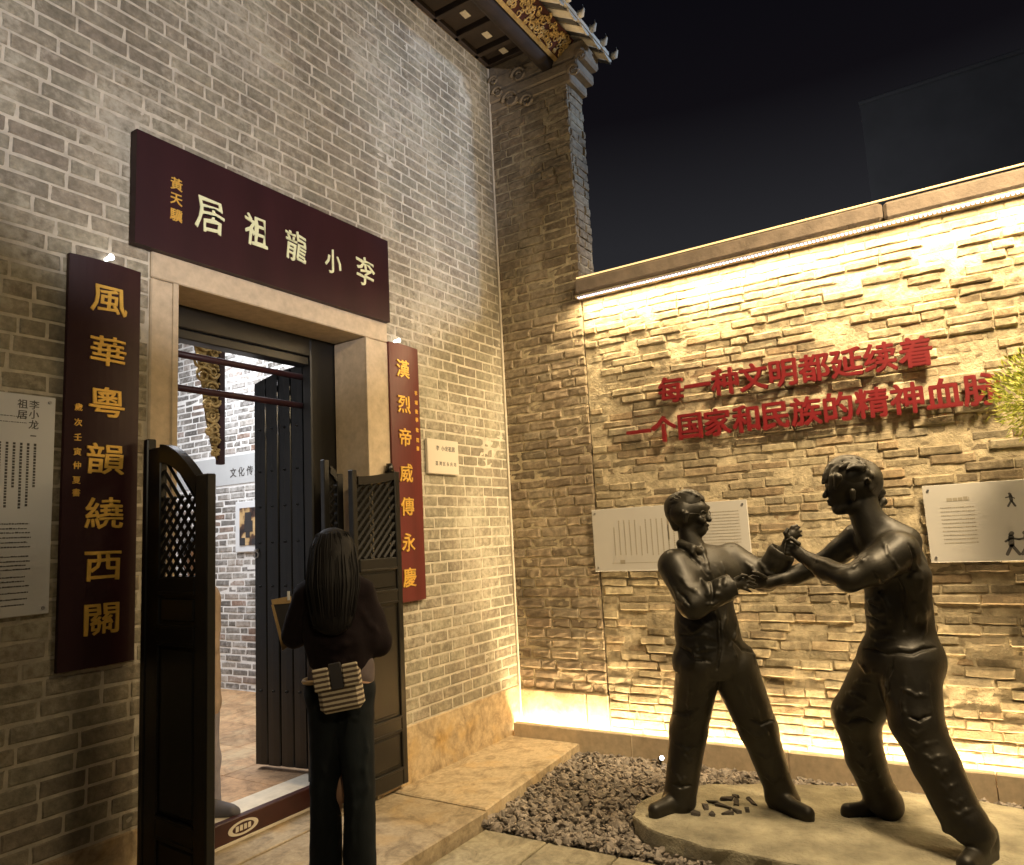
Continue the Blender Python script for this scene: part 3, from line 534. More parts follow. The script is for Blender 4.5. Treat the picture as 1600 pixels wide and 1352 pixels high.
[-1.2386,-3.0495,.564,-1.2365,-3.0677,.5733,.0081,.0041,.0075,1,.8466,.5322,0,1],
[-1.25,-3.0454,.4687,-1.2571,-3.0642,.4609,.0051,.0092,.0075,1,.8466,.5322,0,1],
[-1.2571,-3.0642,.4609,-1.262,-3.0791,.4477,.0092,.0092,.0075,1,.8466,.5322,0,1],
[-1.262,-3.0791,.4477,-1.2508,-3.1119,.4605,.0092,.0092,.0075,1,.8466,.5322,0,1],
[-1.2508,-3.1119,.4605,-1.2347,-3.1451,.4636,.0092,.0046,.0075,1,.8466,.5322,0,1],
[-1.2743,-3.1051,.3541,-1.2749,-3.1191,.3369,.0047,.0086,.0075,1,.8466,.5322,0,1],
[-1.2749,-3.1191,.3369,-1.2786,-3.1283,.3165,.0086,.0086,.0075,1,.8466,.5322,0,1],
[-1.2786,-3.1283,.3165,-1.2731,-3.1521,.3415,.0086,.0086,.0075,1,.8466,.5322,0,1],
[-1.2731,-3.1521,.3415,-1.2517,-3.1786,.3559,.0086,.0043,.0075,1,.8466,.5322,0,1],
[-1.2936,-3.1396,.2353,-1.2933,-3.1551,.2307,.0063,.0115,.0075,1,.8466,.5322,0,1],
[-1.2933,-3.1551,.2307,-1.2991,-3.1685,.2238,.0115,.0115,.0075,1,.8466,.5322,0,1],
[-1.2991,-3.1685,.2238,-1.2831,-3.2014,.2447,.0115,.0115,.0075,1,.8466,.5322,0,1],
[-1.2831,-3.2014,.2447,-1.2518,-3.2363,.2524,.0115,.0057,.0075,1,.8466,.5322,0,1],
[-1.3131,-2.9142,1.3993,-1.3258,-2.894,1.379,.0057,.0103,.0075,1,.8466,.5322,0,1],
[-1.3258,-2.894,1.379,-1.3318,-2.8694,1.364,.0103,.0103,.0075,1,.8466,.5322,0,1],
[-1.3318,-2.8694,1.364,-1.348,-2.8512,1.3503,.0103,.0103,.0075,1,.8466,.5322,0,1],
[-1.348,-2.8512,1.3503,-1.3611,-2.8303,1.3418,.0103,.0051,.0075,1,.8466,.5322,0,1],
[-1.3446,-2.7815,1.3479,-1.3276,-2.7483,1.3563,.0057,.0103,.0075,1,.8466,.5322,0,1],
[-1.3276,-2.7483,1.3563,-1.3131,-2.7188,1.3726,.0103,.0103,.0075,1,.8466,.5322,0,1],
[-1.3131,-2.7188,1.3726,-1.2943,-2.6811,1.3843,.0103,.0103,.0075,1,.8466,.5322,0,1],
[-1.2943,-2.6811,1.3843,-1.2479,-2.6421,1.4034,.0103,.0051,.0075,1,.8466,.5322,0,1],
[-1.0756,-2.8205,.9165,-1.1143,-2.8793,.9185,.0041,.0075,.0069,1,.8466,.5322,0,-1],
[-1.1143,-2.8793,.9185,-1.1432,-2.9309,.9059,.0075,.0075,.0069,1,.8466,.5322,0,-1],
[-1.1432,-2.9309,.9059,-1.1529,-2.9906,.9173,.0075,.0075,.0069,1,.8466,.5322,0,-1],
[-1.1529,-2.9906,.9173,-1.1509,-3.0464,.9118,.0075,.0075,.0069,1,.8466,.5322,0,-1],
[-1.1509,-3.0464,.9118,-1.1104,-3.0958,.9295,.0075,.0075,.0069,1,.8466,.5322,0,-1],
[-1.1104,-3.0958,.9295,-1.0551,-3.1463,.9315,.0075,.0038,.0069,1,.8466,.5322,0,-1],
[-1.1356,-3.0258,1.275,-1.1242,-3.0363,1.22,.0041,.0075,.0069,1,.8466,.5322,0,-1],
[-1.1242,-3.0363,1.22,-1.1203,-3.0351,1.1628,.0075,.0075,.0069,1,.8466,.5322,0,-1],
[-1.1203,-3.0351,1.1628,-1.1114,-3.0341,1.0909,.0075,.0075,.0069,1,.8466,.5322,0,-1],
[-1.1114,-3.0341,1.0909,-1.1118,-3.0185,1.02,.0075,.0038,.0069,1,.8466,.5322,0,-1],
[-1.3406,-2.94,1.3227,-1.328,-2.9601,1.2982,.0041,.0075,.0069,1,.8466,.5322,0,-1],
[-1.328,-2.9601,1.2982,-1.2883,-2.9707,1.2659,.0075,.0075,.0069,1,.8466,.5322,0,-1],
[-1.1144,-2.9391,1.2213,-1.1074,-2.9202,1.1932,.0075,.0038,.0069,1,.8466,.5322,0,-1],
[-1.0331,-2.7003,.533,-1.0374,-2.7309,.55,.0041,.0075,.0069,1,.8466,.5322,0,-1],
[-1.0374,-2.7309,.55,-1.0368,-2.762,.5584,.0075,.0075,.0069,1,.8466,.5322,0,-1],
[-1.0368,-2.762,.5584,-1.0345,-2.7882,.5538,.0075,.0075,.0069,1,.8466,.5322,0,-1],
[-1.0345,-2.7882,.5538,-1.0166,-2.8091,.5386,.0075,.0038,.0069,1,.8466,.5322,0,-1],
[-1.2323,-3.0071,.6294,-1.2324,-3.0296,.6252,.0041,.0075,.0069,1,.8466,.5322,0,-1],
[-1.2324,-3.0296,.6252,-1.2341,-3.0494,.6156,.0075,.0075,.0069,1,.8466,.5322,0,-1],
[-1.2341,-3.0494,.6156,-1.2229,-3.0747,.6303,.0075,.0075,.0069,1,.8466,.5322,0,-1],
[-1.2229,-3.0747,.6303,-1.2062,-3.1014,.6371,.0075,.0038,.0069,1,.8466,.5322,0,-1],
[-1.0894,-2.8813,1.1438,-1.1115,-2.9137,1.1293,.0041,.0038,.0069,1,.8466,.5322,0,-1],
[-1.0225,-2.8374,1.0793,-1.0899,-2.8804,1.0792,.0041,.0075,.0069,1,.8466,.5322,0,-1],
[-1.0899,-2.8804,1.0792,-1.1077,-2.9122,1.0648,.0075,.0038,.0069,1,.8466,.5322,0,-1],
[-1.2045,-3.0965,1.4508,-1.2023,-3.1075,1.4174,.0041,.0075,.0069,1,.8466,.5322,0,-1],
[-1.2023,-3.1075,1.4174,-1.1912,-3.1102,1.381,.0075,.0075,.0069,1,.8466,.5322,0,-1],
[-1.1912,-3.1102,1.381,-1.1711,-3.097,1.3348,.0075,.0075,.0069,1,.8466,.5322,0,-1],
[-1.1711,-3.097,1.3348,-1.1565,-3.0751,1.2918,.0075,.0038,.0069,1,.8466,.5322,0,-1],
[-1.1614,-2.9621,.8853,-1.1655,-2.9481,.8371,.0041,.0075,.0069,1,.8466,.5322,0,-1],
[-1.1655,-2.9481,.8371,-1.1667,-2.9237,.7915,.0075,.0075,.0069,1,.8466,.5322,0,-1],
[-1.1667,-2.9237,.7915,-1.1727,-2.9216,.7383,.0075,.0075,.0069,1,.8466,.5322,0,-1],
[-1.1727,-2.9216,.7383,-1.1463,-2.9035,.6782,.0075,.0038,.0069,1,.8466,.5322,0,-1],
[-1.0147,-2.704,.6745,-1.0343,-2.7329,.6792,.0063,.0115,.0075,1,.8466,.5322,0,1],
[-1.0343,-2.7329,.6792,-1.0465,-2.7586,.6761,.0115,.0115,.0075,1,.8466,.5322,0,1],
[-1.0465,-2.7586,.6761,-1.0553,-2.7897,.6597,.0115,.0115,.0075,1,.8466,.5322,0,1],
[-1.0553,-2.7897,.6597,-1.0506,-2.8123,.6329,.0115,.0058,.0075,1,.8466,.5322,0,1],
[-1.0177,-2.6635,.5247,-1.0251,-2.6893,.5173,.005,.0091,.0075,1,.8466,.5322,0,1],
[-1.0251,-2.6893,.5173,-1.0264,-2.7098,.5023,.0091,.0091,.0075,1,.8466,.5322,0,1],
[-1.0264,-2.7098,.5023,-1.0292,-2.7429,.5274,.0091,.0091,.0075,1,.8466,.5322,0,1],
[-1.0292,-2.7429,.5274,-1.0261,-2.7779,.5432,.0091,.0046,.0075,1,.8466,.5322,0,1],
[-.9848,-2.7072,.4094,-.9825,-2.7334,.3874,.0059,.0106,.0075,1,.8466,.5322,0,1],
[-.9825,-2.7334,.3874,-.9671,-2.7503,.3547,.0106,.0106,.0075,1,.8466,.5322,0,1],
[-.9671,-2.7503,.3547,-.9683,-2.7634,.3633,.0106,.0106,.0075,1,.8466,.5322,0,1],
[-.9683,-2.7634,.3633,-.9605,-2.7759,.3662,.0106,.0053,.0075,1,.8466,.5322,0,1],
[-.9254,-2.6984,.2225,-.9385,-2.7303,.2233,.0044,.0079,.0075,1,.8466,.5322,0,1],
[-.9385,-2.7303,.2233,-.9364,-2.7562,.212,.0079,.0079,.0075,1,.8466,.5322,0,1],
[-.9364,-2.7562,.212,-.9309,-2.795,.2466,.0079,.0079,.0075,1,.8466,.5322,0,1],
[-.9309,-2.795,.2466,-.8834,-2.833,.2593,.0079,.004,.0075,1,.8466,.5322,0,1],
[-1.1969,-2.987,.7518,-1.2005,-3.0188,.7411,.0052,.0094,.0075,1,.8466,.5322,0,1],
[-1.2005,-3.0188,.7411,-1.1982,-3.0451,.721,.0094,.0094,.0075,1,.8466,.5322,0,1],
[-1.1982,-3.0451,.721,-1.1936,-3.0675,.7257,.0094,.0094,.0075,1,.8466,.5322,0,1],
[-1.1936,-3.0675,.7257,-1.1803,-3.0886,.7228,.0094,.0047,.0075,1,.8466,.5322,0,1],
[-1.221,-2.9724,.5187,-1.2354,-3.0022,.5068,.0043,.0079,.0075,1,.8466,.5322,0,1],
[-1.2354,-3.0022,.5068,-1.2445,-3.0253,.4861,.0079,.0079,.0075,1,.8466,.5322,0,1],
[-1.2445,-3.0253,.4861,-1.2455,-3.0686,.5128,.0079,.0079,.0075,1,.8466,.5322,0,1],
[-1.2455,-3.0686,.5128,-1.2275,-3.1124,.5236,.0079,.0039,.0075,1,.8466,.5322,0,1],
[-1.2664,-3.0776,.4228,-1.2708,-3.1007,.4077,.0064,.0116,.0075,1,.8466,.5322,0,1],
[-1.2708,-3.1007,.4077,-1.2697,-3.1175,.3847,.0116,.0116,.0075,1,.8466,.5322,0,1],
[-1.2697,-3.1175,.3847,-1.2643,-3.1335,.3998,.0116,.0116,.0075,1,.8466,.5322,0,1],
[-1.2643,-3.1335,.3998,-1.2531,-3.1514,.4093,.0116,.0058,.0075,1,.8466,.5322,0,1],
[-1.2821,-3.1162,.2833,-1.2884,-3.1438,.2796,.004,.0072,.0075,1,.8466,.5322,0,1],
[-1.2884,-3.1438,.2796,-1.2881,-3.1669,.2664,.0072,.0072,.0075,1,.8466,.5322,0,1],
[-1.2881,-3.1669,.2664,-1.2773,-3.1841,.2849,.0072,.0072,.0075,1,.8466,.5322,0,1],
[-1.2773,-3.1841,.2849,-1.2599,-3.2042,.2973,.0072,.0036,.0075,1,.8466,.5322,0,1],
[-1.1226,-3.0594,1.195,-1.1141,-3.0729,1.149,.0057,.0103,.0075,1,.8466,.5322,0,1],
[-1.1141,-3.0729,1.149,-1.103,-3.0756,1.0989,.0103,.0103,.0075,1,.8466,.5322,0,1],
[-1.103,-3.0756,1.0989,-1.0892,-3.0599,1.048,.0103,.0103,.0075,1,.8466,.5322,0,1],
[-1.0892,-3.0599,1.048,-1.1038,-3.0367,1.0043,.0103,.0051,.0075,1,.8466,.5322,0,1],
[-1.1133,-3.1117,1.1628,-1.0948,-3.1187,1.1152,.0057,.0103,.0075,1,.8466,.5322,0,1],
[-1.0948,-3.1187,1.1152,-1.0554,-3.1137,1.0624,.0103,.0103,.0075,1,.8466,.5322,0,1],
[-1.0554,-3.1137,1.0624,-1.0516,-3.1046,1.0135,.0103,.0103,.0075,1,.8466,.5322,0,1],
[-1.0516,-3.1046,1.0135,-1.0809,-3.0881,.9714,.0103,.0051,.0075,1,.8466,.5322,0,1],
[-1.1021,-2.9191,1.2093,-1.117,-2.948,1.174,.0057,.0103,.0075,1,.8466,.5322,0,1],
[-1.117,-2.948,1.174,-1.1202,-2.9656,1.1312,.0103,.0103,.0075,1,.8466,.5322,0,1],
[-1.1202,-2.9656,1.1312,-1.1192,-2.9596,1.0747,.0103,.0103,.0075,1,.8466,.5322,0,1],
[-1.1192,-2.9596,1.0747,-1.1121,-2.9408,1.0188,.0103,.0051,.0075,1,.8466,.5322,0,1],
[-1.186,-2.9758,1.4802,-1.2499,-2.9944,1.4422,.0057,.0103,.0055,1,.8466,.5322,0,1],
[-1.2499,-2.9944,1.4422,-1.2796,-2.9999,1.4013,.0103,.0103,.0055,1,.8466,.5322,0,1],
[-1.2796,-2.9999,1.4013,-1.275,-3.0223,1.3724,.0103,.0103,.0055,1,.8466,.5322,0,1],
[-1.275,-3.0223,1.3724,-1.2614,-3.0363,1.3374,.0103,.0103,.0055,1,.8466,.5322,0,1],
[-1.2614,-3.0363,1.3374,-1.2071,-3.0626,1.328,.0103,.0103,.0055,1,.8466,.5322,0,1],
[-1.2071,-3.0626,1.328,-1.1497,-3.0862,1.3102,.0103,.0051,.0055,1,.8466,.5322,0,1],
[-1.0582,-2.8185,.9337,-1.1054,-2.8786,.9384,.0034,.0062,.0051,1,.8466,.5322,0,1],
[-1.1054,-2.8786,.9384,-1.1297,-2.9301,.9263,.0062,.0062,.0051,1,.8466,.5322,0,1],
[-1.1297,-2.9301,.9263,-1.1394,-2.9899,.9374,.0062,.0062,.0051,1,.8466,.5322,0,1],
[-1.1394,-2.9899,.9374,-1.1328,-3.0454,.931,.0062,.0062,.0051,1,.8466,.5322,0,1],
[-1.1328,-3.0454,.931,-1.0922,-3.095,.9489,.0062,.0062,.0051,1,.8466,.5322,0,1],
[-1.0922,-3.095,.9489,-1.0276,-3.1451,.9496,.0062,.0031,.0051,1,.8466,.5322,0,1],
],
'Bhair': [
[-1.0145,-2.8324,1.8137,-.9866,-2.8768,1.7866,.1244,.121,.0138,1,.8466,.5322,0,1],
[-.9869,-2.8961,1.7298,-.9847,-2.8995,1.6471,.0691,.0484,.0207,1,.8466,.5322,0,1],
[-1.062,-2.7767,1.8271,-1.0774,-2.752,1.8147,.0518,.038,.0173,1,.8466,.5322,0,1],
[-1.0345,-2.9414,1.742,-1.0086,-2.967,1.758,.0161,.0076,.0069,1,.8466,.5322,0,1],
[-.9482,-2.9394,1.7366,-.9207,-2.961,1.7618,.0159,.0076,.0069,1,.8466,.5322,0,1],
[-1.1077,-2.9371,1.7767,-1.1296,-2.9412,1.7884,.0178,.0076,.0069,1,.8466,.5322,0,1],
[-1.1868,-2.8044,1.8052,-1.1846,-2.7852,1.7486,.0228,.0076,.0069,1,.8466,.5322,0,1],
[-1.0585,-2.7816,1.8663,-1.0712,-2.743,1.8203,.0181,.0076,.0069,1,.8466,.5322,0,1],
[-1.1216,-2.9033,1.8529,-1.1542,-2.8784,1.8573,.0195,.0076,.0069,1,.8466,.5322,0,1],
[-1.0724,-2.9043,1.8719,-1.0995,-2.8694,1.8713,.0203,.0076,.0069,1,.8466,.5322,0,1],
[-.9677,-2.9528,1.8171,-.964,-2.944,1.8469,.0165,.0076,.0069,1,.8466,.5322,0,1],
[-1.0653,-2.9124,1.8675,-1.0759,-2.8846,1.8762,.0158,.0076,.0069,1,.8466,.5322,0,1],
[-1.0057,-2.8932,1.893,-1.0136,-2.8546,1.896,.0181,.0076,.0069,1,.8466,.5322,0,1],
[-1.0055,-2.9509,1.7628,-.9816,-2.9615,1.7881,.0228,.0076,.0069,1,.8466,.5322,0,1],
[-.9721,-2.9216,1.8754,-.9805,-2.8898,1.896,.0231,.0076,.0069,1,.8466,.5322,0,1],
[-1.0686,-2.9016,1.875,-1.1111,-2.8634,1.8748,.0202,.0076,.0069,1,.8466,.5322,0,1],
[-1.1217,-2.8593,1.8722,-1.1402,-2.8154,1.8588,.0192,.0076,.0069,1,.8466,.5322,0,1],
[-1.0996,-2.9141,1.8526,-1.1162,-2.8869,1.8524,.0234,.0076,.0069,1,.8466,.5322,0,1],
[-.9716,-2.9389,1.8535,-.9938,-2.9154,1.87,.0158,.0076,.0069,1,.8466,.5322,0,1],
[-1.0434,-2.8875,1.8894,-1.0795,-2.8489,1.8861,.0181,.0076,.0069,1,.8466,.5322,0,1],
[-1.1324,-2.8769,1.8633,-1.1695,-2.851,1.8462,.0214,.0076,.0069,1,.8466,.5322,0,1],
[-1.0844,-2.9337,1.8304,-1.0899,-2.9161,1.8526,.0151,.0076,.0069,1,.8466,.5322,0,1],
[-1.0734,-2.9431,1.809,-1.0936,-2.9367,1.8198,.0236,.0076,.0069,1,.8466,.5322,0,1],
[-1.1028,-2.8882,1.871,-1.1021,-2.8519,1.8572,.0142,.0076,.0069,1,.8466,.5322,0,1],
[-1.1396,-2.7732,1.8052,-1.1519,-2.7509,1.742,.0207,.0076,.0069,1,.8466,.5322,0,1],
[-1.0316,-2.8753,1.896,-1.0791,-2.8387,1.8818,.0149,.0076,.0069,1,.8466,.5322,0,1],
[-.9983,-2.9322,1.8616,-1.0227,-2.905,1.8751,.0234,.0076,.0069,1,.8466,.5322,0,1],
[-1.0325,-2.9457,1.8273,-1.0305,-2.9281,1.8524,.0241,.0076,.0069,1,.8466,.5322,0,1],
[-1.0805,-2.762,1.8323,-1.1144,-2.7407,1.7631,.0224,.0076,.0069,1,.8466,.5322,0,1],
[-1.0531,-2.948,1.8026,-1.0624,-2.9439,1.8256,.0225,.0076,.0069,1,.8466,.5322,0,1],
[-1.0639,-2.8368,1.8918,-1.0687,-2.7921,1.8581,.0222,.0076,.0069,1,.8466,.5322,0,1],
[-1.0729,-2.7629,1.8376,-1.0734,-2.7317,1.7705,.0204,.0076,.0069,1,.8466,.5322,0,1],
[-.9685,-2.9447,1.7437,-.9674,-2.9656,1.7711,.0171,.0076,.0069,1,.8466,.5322,0,1],
[-1.1087,-2.7791,1.8437,-1.1114,-2.7395,1.7879,.0184,.0076,.0069,1,.8466,.5322,0,1],
[-1.0529,-2.9288,1.8532,-1.0504,-2.9069,1.8639,.0173,.0076,.0069,1,.8466,.5322,0,1],
[-.9698,-2.9511,1.7619,-.9686,-2.9662,1.7854,.023,.0076,.0069,1,.8466,.5322,0,1],
[-.9645,-2.9544,1.7804,-.9439,-2.9588,1.8188,.0173,.0076,.0069,1,.8466,.5322,0,1],
[-1.0419,-2.8584,1.8971,-1.0858,-2.8096,1.8808,.0197,.0076,.0069,1,.8466,.5322,0,1],
[-1.1147,-2.8046,1.8632,-1.1143,-2.7693,1.8211,.0144,.0076,.0069,1,.8466,.5322,0,1],
[-1.0621,-2.911,1.8698,-1.0792,-2.8828,1.868,.0217,.0076,.0069,1,.8466,.5322,0,1],
[-1.0683,-2.9363,1.7423,-1.0536,-2.961,1.7501,.0207,.0076,.0069,1,.8466,.5322,0,1],
[-1.1083,-2.7956,1.8601,-1.1387,-2.7647,1.8092,.0151,.0076,.0069,1,.8466,.5322,0,1],
[-1.0552,-2.7998,1.8809,-1.105,-2.7567,1.8382,.0225,.0076,.0069,1,.8466,.5322,0,1],
[-1.0842,-2.8674,1.8849,-1.1282,-2.8304,1.8748,.0154,.0076,.0069,1,.8466,.5322,0,1],
[-.9644,-2.9389,1.7328,-.9446,-2.9638,1.7488,.014,.0076,.0069,1,.8466,.5322,0,1],
[-1.0012,-2.9524,1.7687,-.9913,-2.9606,1.7986,.0142,.0076,.0069,1,.8466,.5322,0,1],
[-1.0502,-2.9326,1.8483,-1.0803,-2.909,1.8649,.014,.0076,.0069,1,.8466,.5322,0,1],
[-1.0311,-2.9206,1.8692,-1.0505,-2.8943,1.8857,.0207,.0076,.0069,1,.8466,.5322,0,1],
[-1.1115,-2.7695,1.827,-1.1316,-2.7483,1.7701,.0198,.0076,.0069,1,.8466,.5322,0,1],
[-1.1221,-2.8694,1.8856,-1.1097,-2.8891,1.8538,.0055,.0045,.0052,1,.8466,.5322,0,-1],
[-1.059,-2.9596,1.7945,-1.0587,-2.9602,1.764,.0055,.0045,.0052,1,.8466,.5322,0,-1],
[-1.0231,-2.8639,1.9151,-1.0103,-2.8841,1.8825,.0055,.0045,.0052,1,.8466,.5322,0,-1],
[-1.0132,-2.9361,1.8765,-1.0038,-2.951,1.8446,.0055,.0045,.0052,1,.8466,.5322,0,-1],
[-1.0708,-2.8974,1.8935,-1.0587,-2.9167,1.8615,.0055,.0045,.0052,1,.8466,.5322,0,-1],
[-1.056,-2.9583,1.7669,-1.0594,-2.9529,1.7368,.0055,.0045,.0052,1,.8466,.5322,0,-1],
[-1.1731,-2.7956,1.84,-1.1674,-2.8046,1.809,.0055,.0045,.0052,1,.8466,.5322,0,-1],
[-.9912,-2.9453,1.868,-.983,-2.9583,1.8361,.0055,.0045,.0052,1,.8466,.5322,0,-1],
[-1.0082,-2.9551,1.847,-1.0021,-2.9649,1.8156,.0055,.0045,.0052,1,.8466,.5322,0,-1],
[-1.0484,-2.9143,1.8891,-1.0371,-2.9322,1.8571,.0055,.0045,.0052,1,.8466,.5322,0,-1],
[-1.1042,-2.7757,1.8658,-1.0973,-2.7866,1.8341,.0055,.0045,.0052,1,.8466,.5322,0,-1],
[-1.0025,-2.8652,1.9172,-.9897,-2.8855,1.8845,.0055,.0045,.0052,1,.8466,.5322,0,-1],
[-.9864,-2.9547,1.8523,-.98,-2.9649,1.8207,.0055,.0045,.0052,1,.8466,.5322,0,-1],
[-1.1198,-2.89,1.879,-1.1076,-2.9095,1.8473,.0055,.0045,.0052,1,.8466,.5322,0,-1],
[-.9697,-2.9685,1.7968,-.9697,-2.9685,1.7658,.0055,.0045,.0052,1,.8466,.5322,0,-1],
[-1.0818,-2.861,1.9021,-1.0693,-2.8809,1.87,.0055,.0045,.0052,1,.8466,.5322,0,-1],
[-1.161,-2.7885,1.8431,-1.1555,-2.7972,1.812,.0055,.0045,.0052,1,.8466,.5322,0,-1],
[-1.0372,-2.8237,1.9106,-1.0253,-2.8426,1.8781,.0055,.0045,.0052,1,.8466,.5322,0,-1],
[-1.0169,-2.9508,1.8536,-1.0099,-2.9619,1.8221,.0055,.0045,.0052,1,.8466,.5322,0,-1],
[-1.1431,-2.7615,1.8181,-1.1416,-2.7639,1.7872,.0055,.0045,.0052,1,.8466,.5322,0,-1],
[-.9393,-2.9594,1.8412,-.9345,-2.967,1.8094,.0055,.0045,.0052,1,.8466,.5322,0,-1],
[-.9839,-2.9405,1.8754,-.9751,-2.9545,1.8434,.0055,.0045,.0052,1,.8466,.5322,0,-1],
[-1.0046,-2.8653,1.917,-.9918,-2.8856,1.8844,.0055,.0045,.0052,1,.8466,.5322,0,-1],
[-1.1089,-2.9052,1.8744,-1.0972,-2.9237,1.8428,.0055,.0045,.0052,1,.8466,.5322,0,-1],
[-1.0345,-2.8157,1.9087,-1.0229,-2.834,1.8762,.0055,.0045,.0052,1,.8466,.5322,0,-1],
[-1.0785,-2.9555,1.7969,-1.0776,-2.957,1.7665,.0055,.0045,.0052,1,.8466,.5322,0,-1],
[-1.1115,-2.8939,1.8805,-1.0993,-2.9132,1.8488,.0055,.0045,.0052,1,.8466,.5322,0,-1],
[-1.0428,-2.9619,1.778,-1.0447,-2.9588,1.7477,.0055,.0045,.0052,1,.8466,.5322,0,-1],
[-.954,-2.967,1.8129,-.9523,-2.9698,1.7816,.0055,.0045,.0052,1,.8466,.5322,0,-1],
[-.9917,-2.9673,1.8046,-.9906,-2.969,1.7737,.0055,.0045,.0052,1,.8466,.5322,0,-1],
[-1.1048,-2.8222,1.892,-1.0938,-2.8396,1.8601,.0055,.0045,.0052,1,.8466,.5322,0,-1],
[-.9942,-2.9675,1.7997,-.9937,-2.9683,1.7688,.0055,.0045,.0052,1,.8466,.5322,0,-1],
[-1.1047,-2.7571,1.8417,-1.1009,-2.7631,1.8103,.0055,.0045,.0052,1,.8466,.5322,0,-1],
[-1.1225,-2.8261,1.8857,-1.1116,-2.8434,1.8539,.0055,.0045,.0052,1,.8466,.5322,0,-1],
[-1.0148,-2.9626,1.7608,-1.0189,-2.956,1.7306,.0055,.0045,.0052,1,.8466,.5322,0,-1],
[-1.1292,-2.8168,1.88,-1.1191,-2.8329,1.8483,.0055,.0045,.0052,1,.8466,.5322,0,-1],
[-1.0656,-2.7658,1.8697,-1.0588,-2.7766,1.8377,.0055,.0045,.0052,1,.8466,.5322,0,-1],
[-1.0038,-2.9387,1.8751,-.9947,-2.9531,1.8432,.0055,.0045,.0052,1,.8466,.5322,0,-1],
[-1.0011,-2.8712,1.9164,-.9884,-2.8915,1.8838,.0055,.0045,.0052,1,.8466,.5322,0,-1],
[-1.0696,-2.8886,1.8981,-1.0573,-2.9083,1.866,.0055,.0045,.0052,1,.8466,.5322,0,-1],
[-.9377,-2.9596,1.7503,-.9432,-2.9509,1.7197,.0055,.0045,.0052,1,.8466,.5322,0,-1],
[-1.0447,-2.9,1.8993,-1.0326,-2.9192,1.8671,.0055,.0045,.0052,1,.8466,.5322,0,-1],
[-1.081,-2.9291,1.8633,-1.0714,-2.9445,1.8319,.0055,.0045,.0052,1,.8466,.5322,0,-1],
[-1.061,-2.8944,1.8979,-1.0487,-2.9139,1.8659,.0055,.0045,.0052,1,.8466,.5322,0,-1],
[-1.0928,-2.8969,1.8862,-1.0807,-2.9162,1.8544,.0055,.0045,.0052,1,.8466,.5322,0,-1],
[-.9775,-2.9678,1.7803,-.9794,-2.9648,1.7496,.0055,.0045,.0052,1,.8466,.5322,0,-1],
[-1.0371,-2.952,1.8442,-1.0307,-2.962,1.8129,.0055,.0045,.0052,1,.8466,.5322,0,-1],
[-1.1191,-2.8568,1.8891,-1.1069,-2.8762,1.8572,.0055,.0045,.0052,1,.8466,.5322,0,-1],
[-1.0148,-2.9486,1.8581,-1.0074,-2.9605,1.8265,.0055,.0045,.0052,1,.8466,.5322,0,-1],
[-1.1041,-2.9152,1.8682,-1.0932,-2.9326,1.8367,.0055,.0045,.0052,1,.8466,.5322,0,-1],
[-1.0926,-2.7477,1.8422,-1.1169,-2.7289,1.8084,.0242,.0104,.0104,1,.8466,.5322,0,1],
[-1.0995,-2.7367,1.8187,-1.1237,-2.718,1.7849,.0242,.0104,.0104,1,.8466,.5322,0,1],
[-1.0818,-2.7648,1.8689,-1.1061,-2.746,1.8349,.0242,.0104,.0104,1,.8466,.5322,0,1],
[-.9495,-2.9754,1.7212,-.9742,-2.9558,1.6879,.0242,.0104,.0104,1,.8466,.5322,0,1],
[-.9491,-2.9759,1.6697,-.9739,-2.9564,1.6367,.0242,.0104,.0104,1,.8466,.5322,0,1],
[-.9653,-2.9502,1.6166,-.99,-2.9308,1.5838,.0242,.0104,.0104,1,.8466,.5322,0,1],
[-.9843,-2.9199,1.6048,-1.0089,-2.9007,1.5721,.0242,.0104,.0104,1,.8466,.5322,0,1],
],
'Wbody': [
[-2.8136,-.7833,1.5804,-2.8138,-.7829,1.5561,.0832,.0801,.0123,1,.8466,.5322,0,1],
[-2.771,-.7382,1.5431,-2.7642,-.7303,1.5121,.0555,.0401,.0154,1,.8466,.5322,0,1],
[-2.8286,-.797,1.5083,-2.828,-.7979,1.4036,.0493,.0586,.0185,1,.8466,.5322,0,1],
[-2.896,-.6897,1.3804,-2.7575,-.9101,1.3671,.0524,.0524,.0247,1.2,.8466,.5322,0,1],
[-2.8253,-.8023,1.3588,-2.819,-.8122,1.036,.1171,.0986,.0308,1.5,.8466,.5322,0,1],
[-2.8545,-.7557,.9816,-2.7784,-.8768,.9744,.0801,.0801,.0247,1.1,.8466,.5322,0,1],
[-2.8518,-.7601,.9382,-2.8496,-.7635,.501,.074,.0555,.0247,1,.8466,.5322,0,1],
[-2.8496,-.7635,.501,-2.851,-.7614,.039,.0616,.0339,.0247,1,.8466,.5322,0,1],
[-2.7789,-.876,.9313,-2.7812,-.8724,.4946,.074,.0555,.0247,1,.8466,.5322,0,1],
[-2.7812,-.8724,.4946,-2.7838,-.8682,.0328,.0616,.0339,.0247,1,.8466,.5322,0,1],
[-2.8511,-.7612,.0283,-2.7582,-.6459,-.0275,.0277,.0216,.0092,1,.8466,.5322,0,1],
[-2.7839,-.868,.0222,-2.6789,-.7721,-.0348,.0277,.0216,.0092,1,.8466,.5322,0,1],
[-2.8993,-.6846,1.3778,-2.885,-.5945,1.1848,.0431,.037,.0185,1,.8466,.5322,0,1],
[-2.885,-.5945,1.1848,-2.7473,-.4378,1.209,.0339,.0277,.0185,1,.8466,.5322,0,1],
[-2.7473,-.4378,1.209,-2.713,-.3796,1.2131,.0247,.0247,.0092,1.3,.8466,.5322,0,1],
[-2.7129,-.3798,1.2323,-2.7064,-.3337,1.2276,.0092,.008,.0043,1,.8466,.5322,0,1],
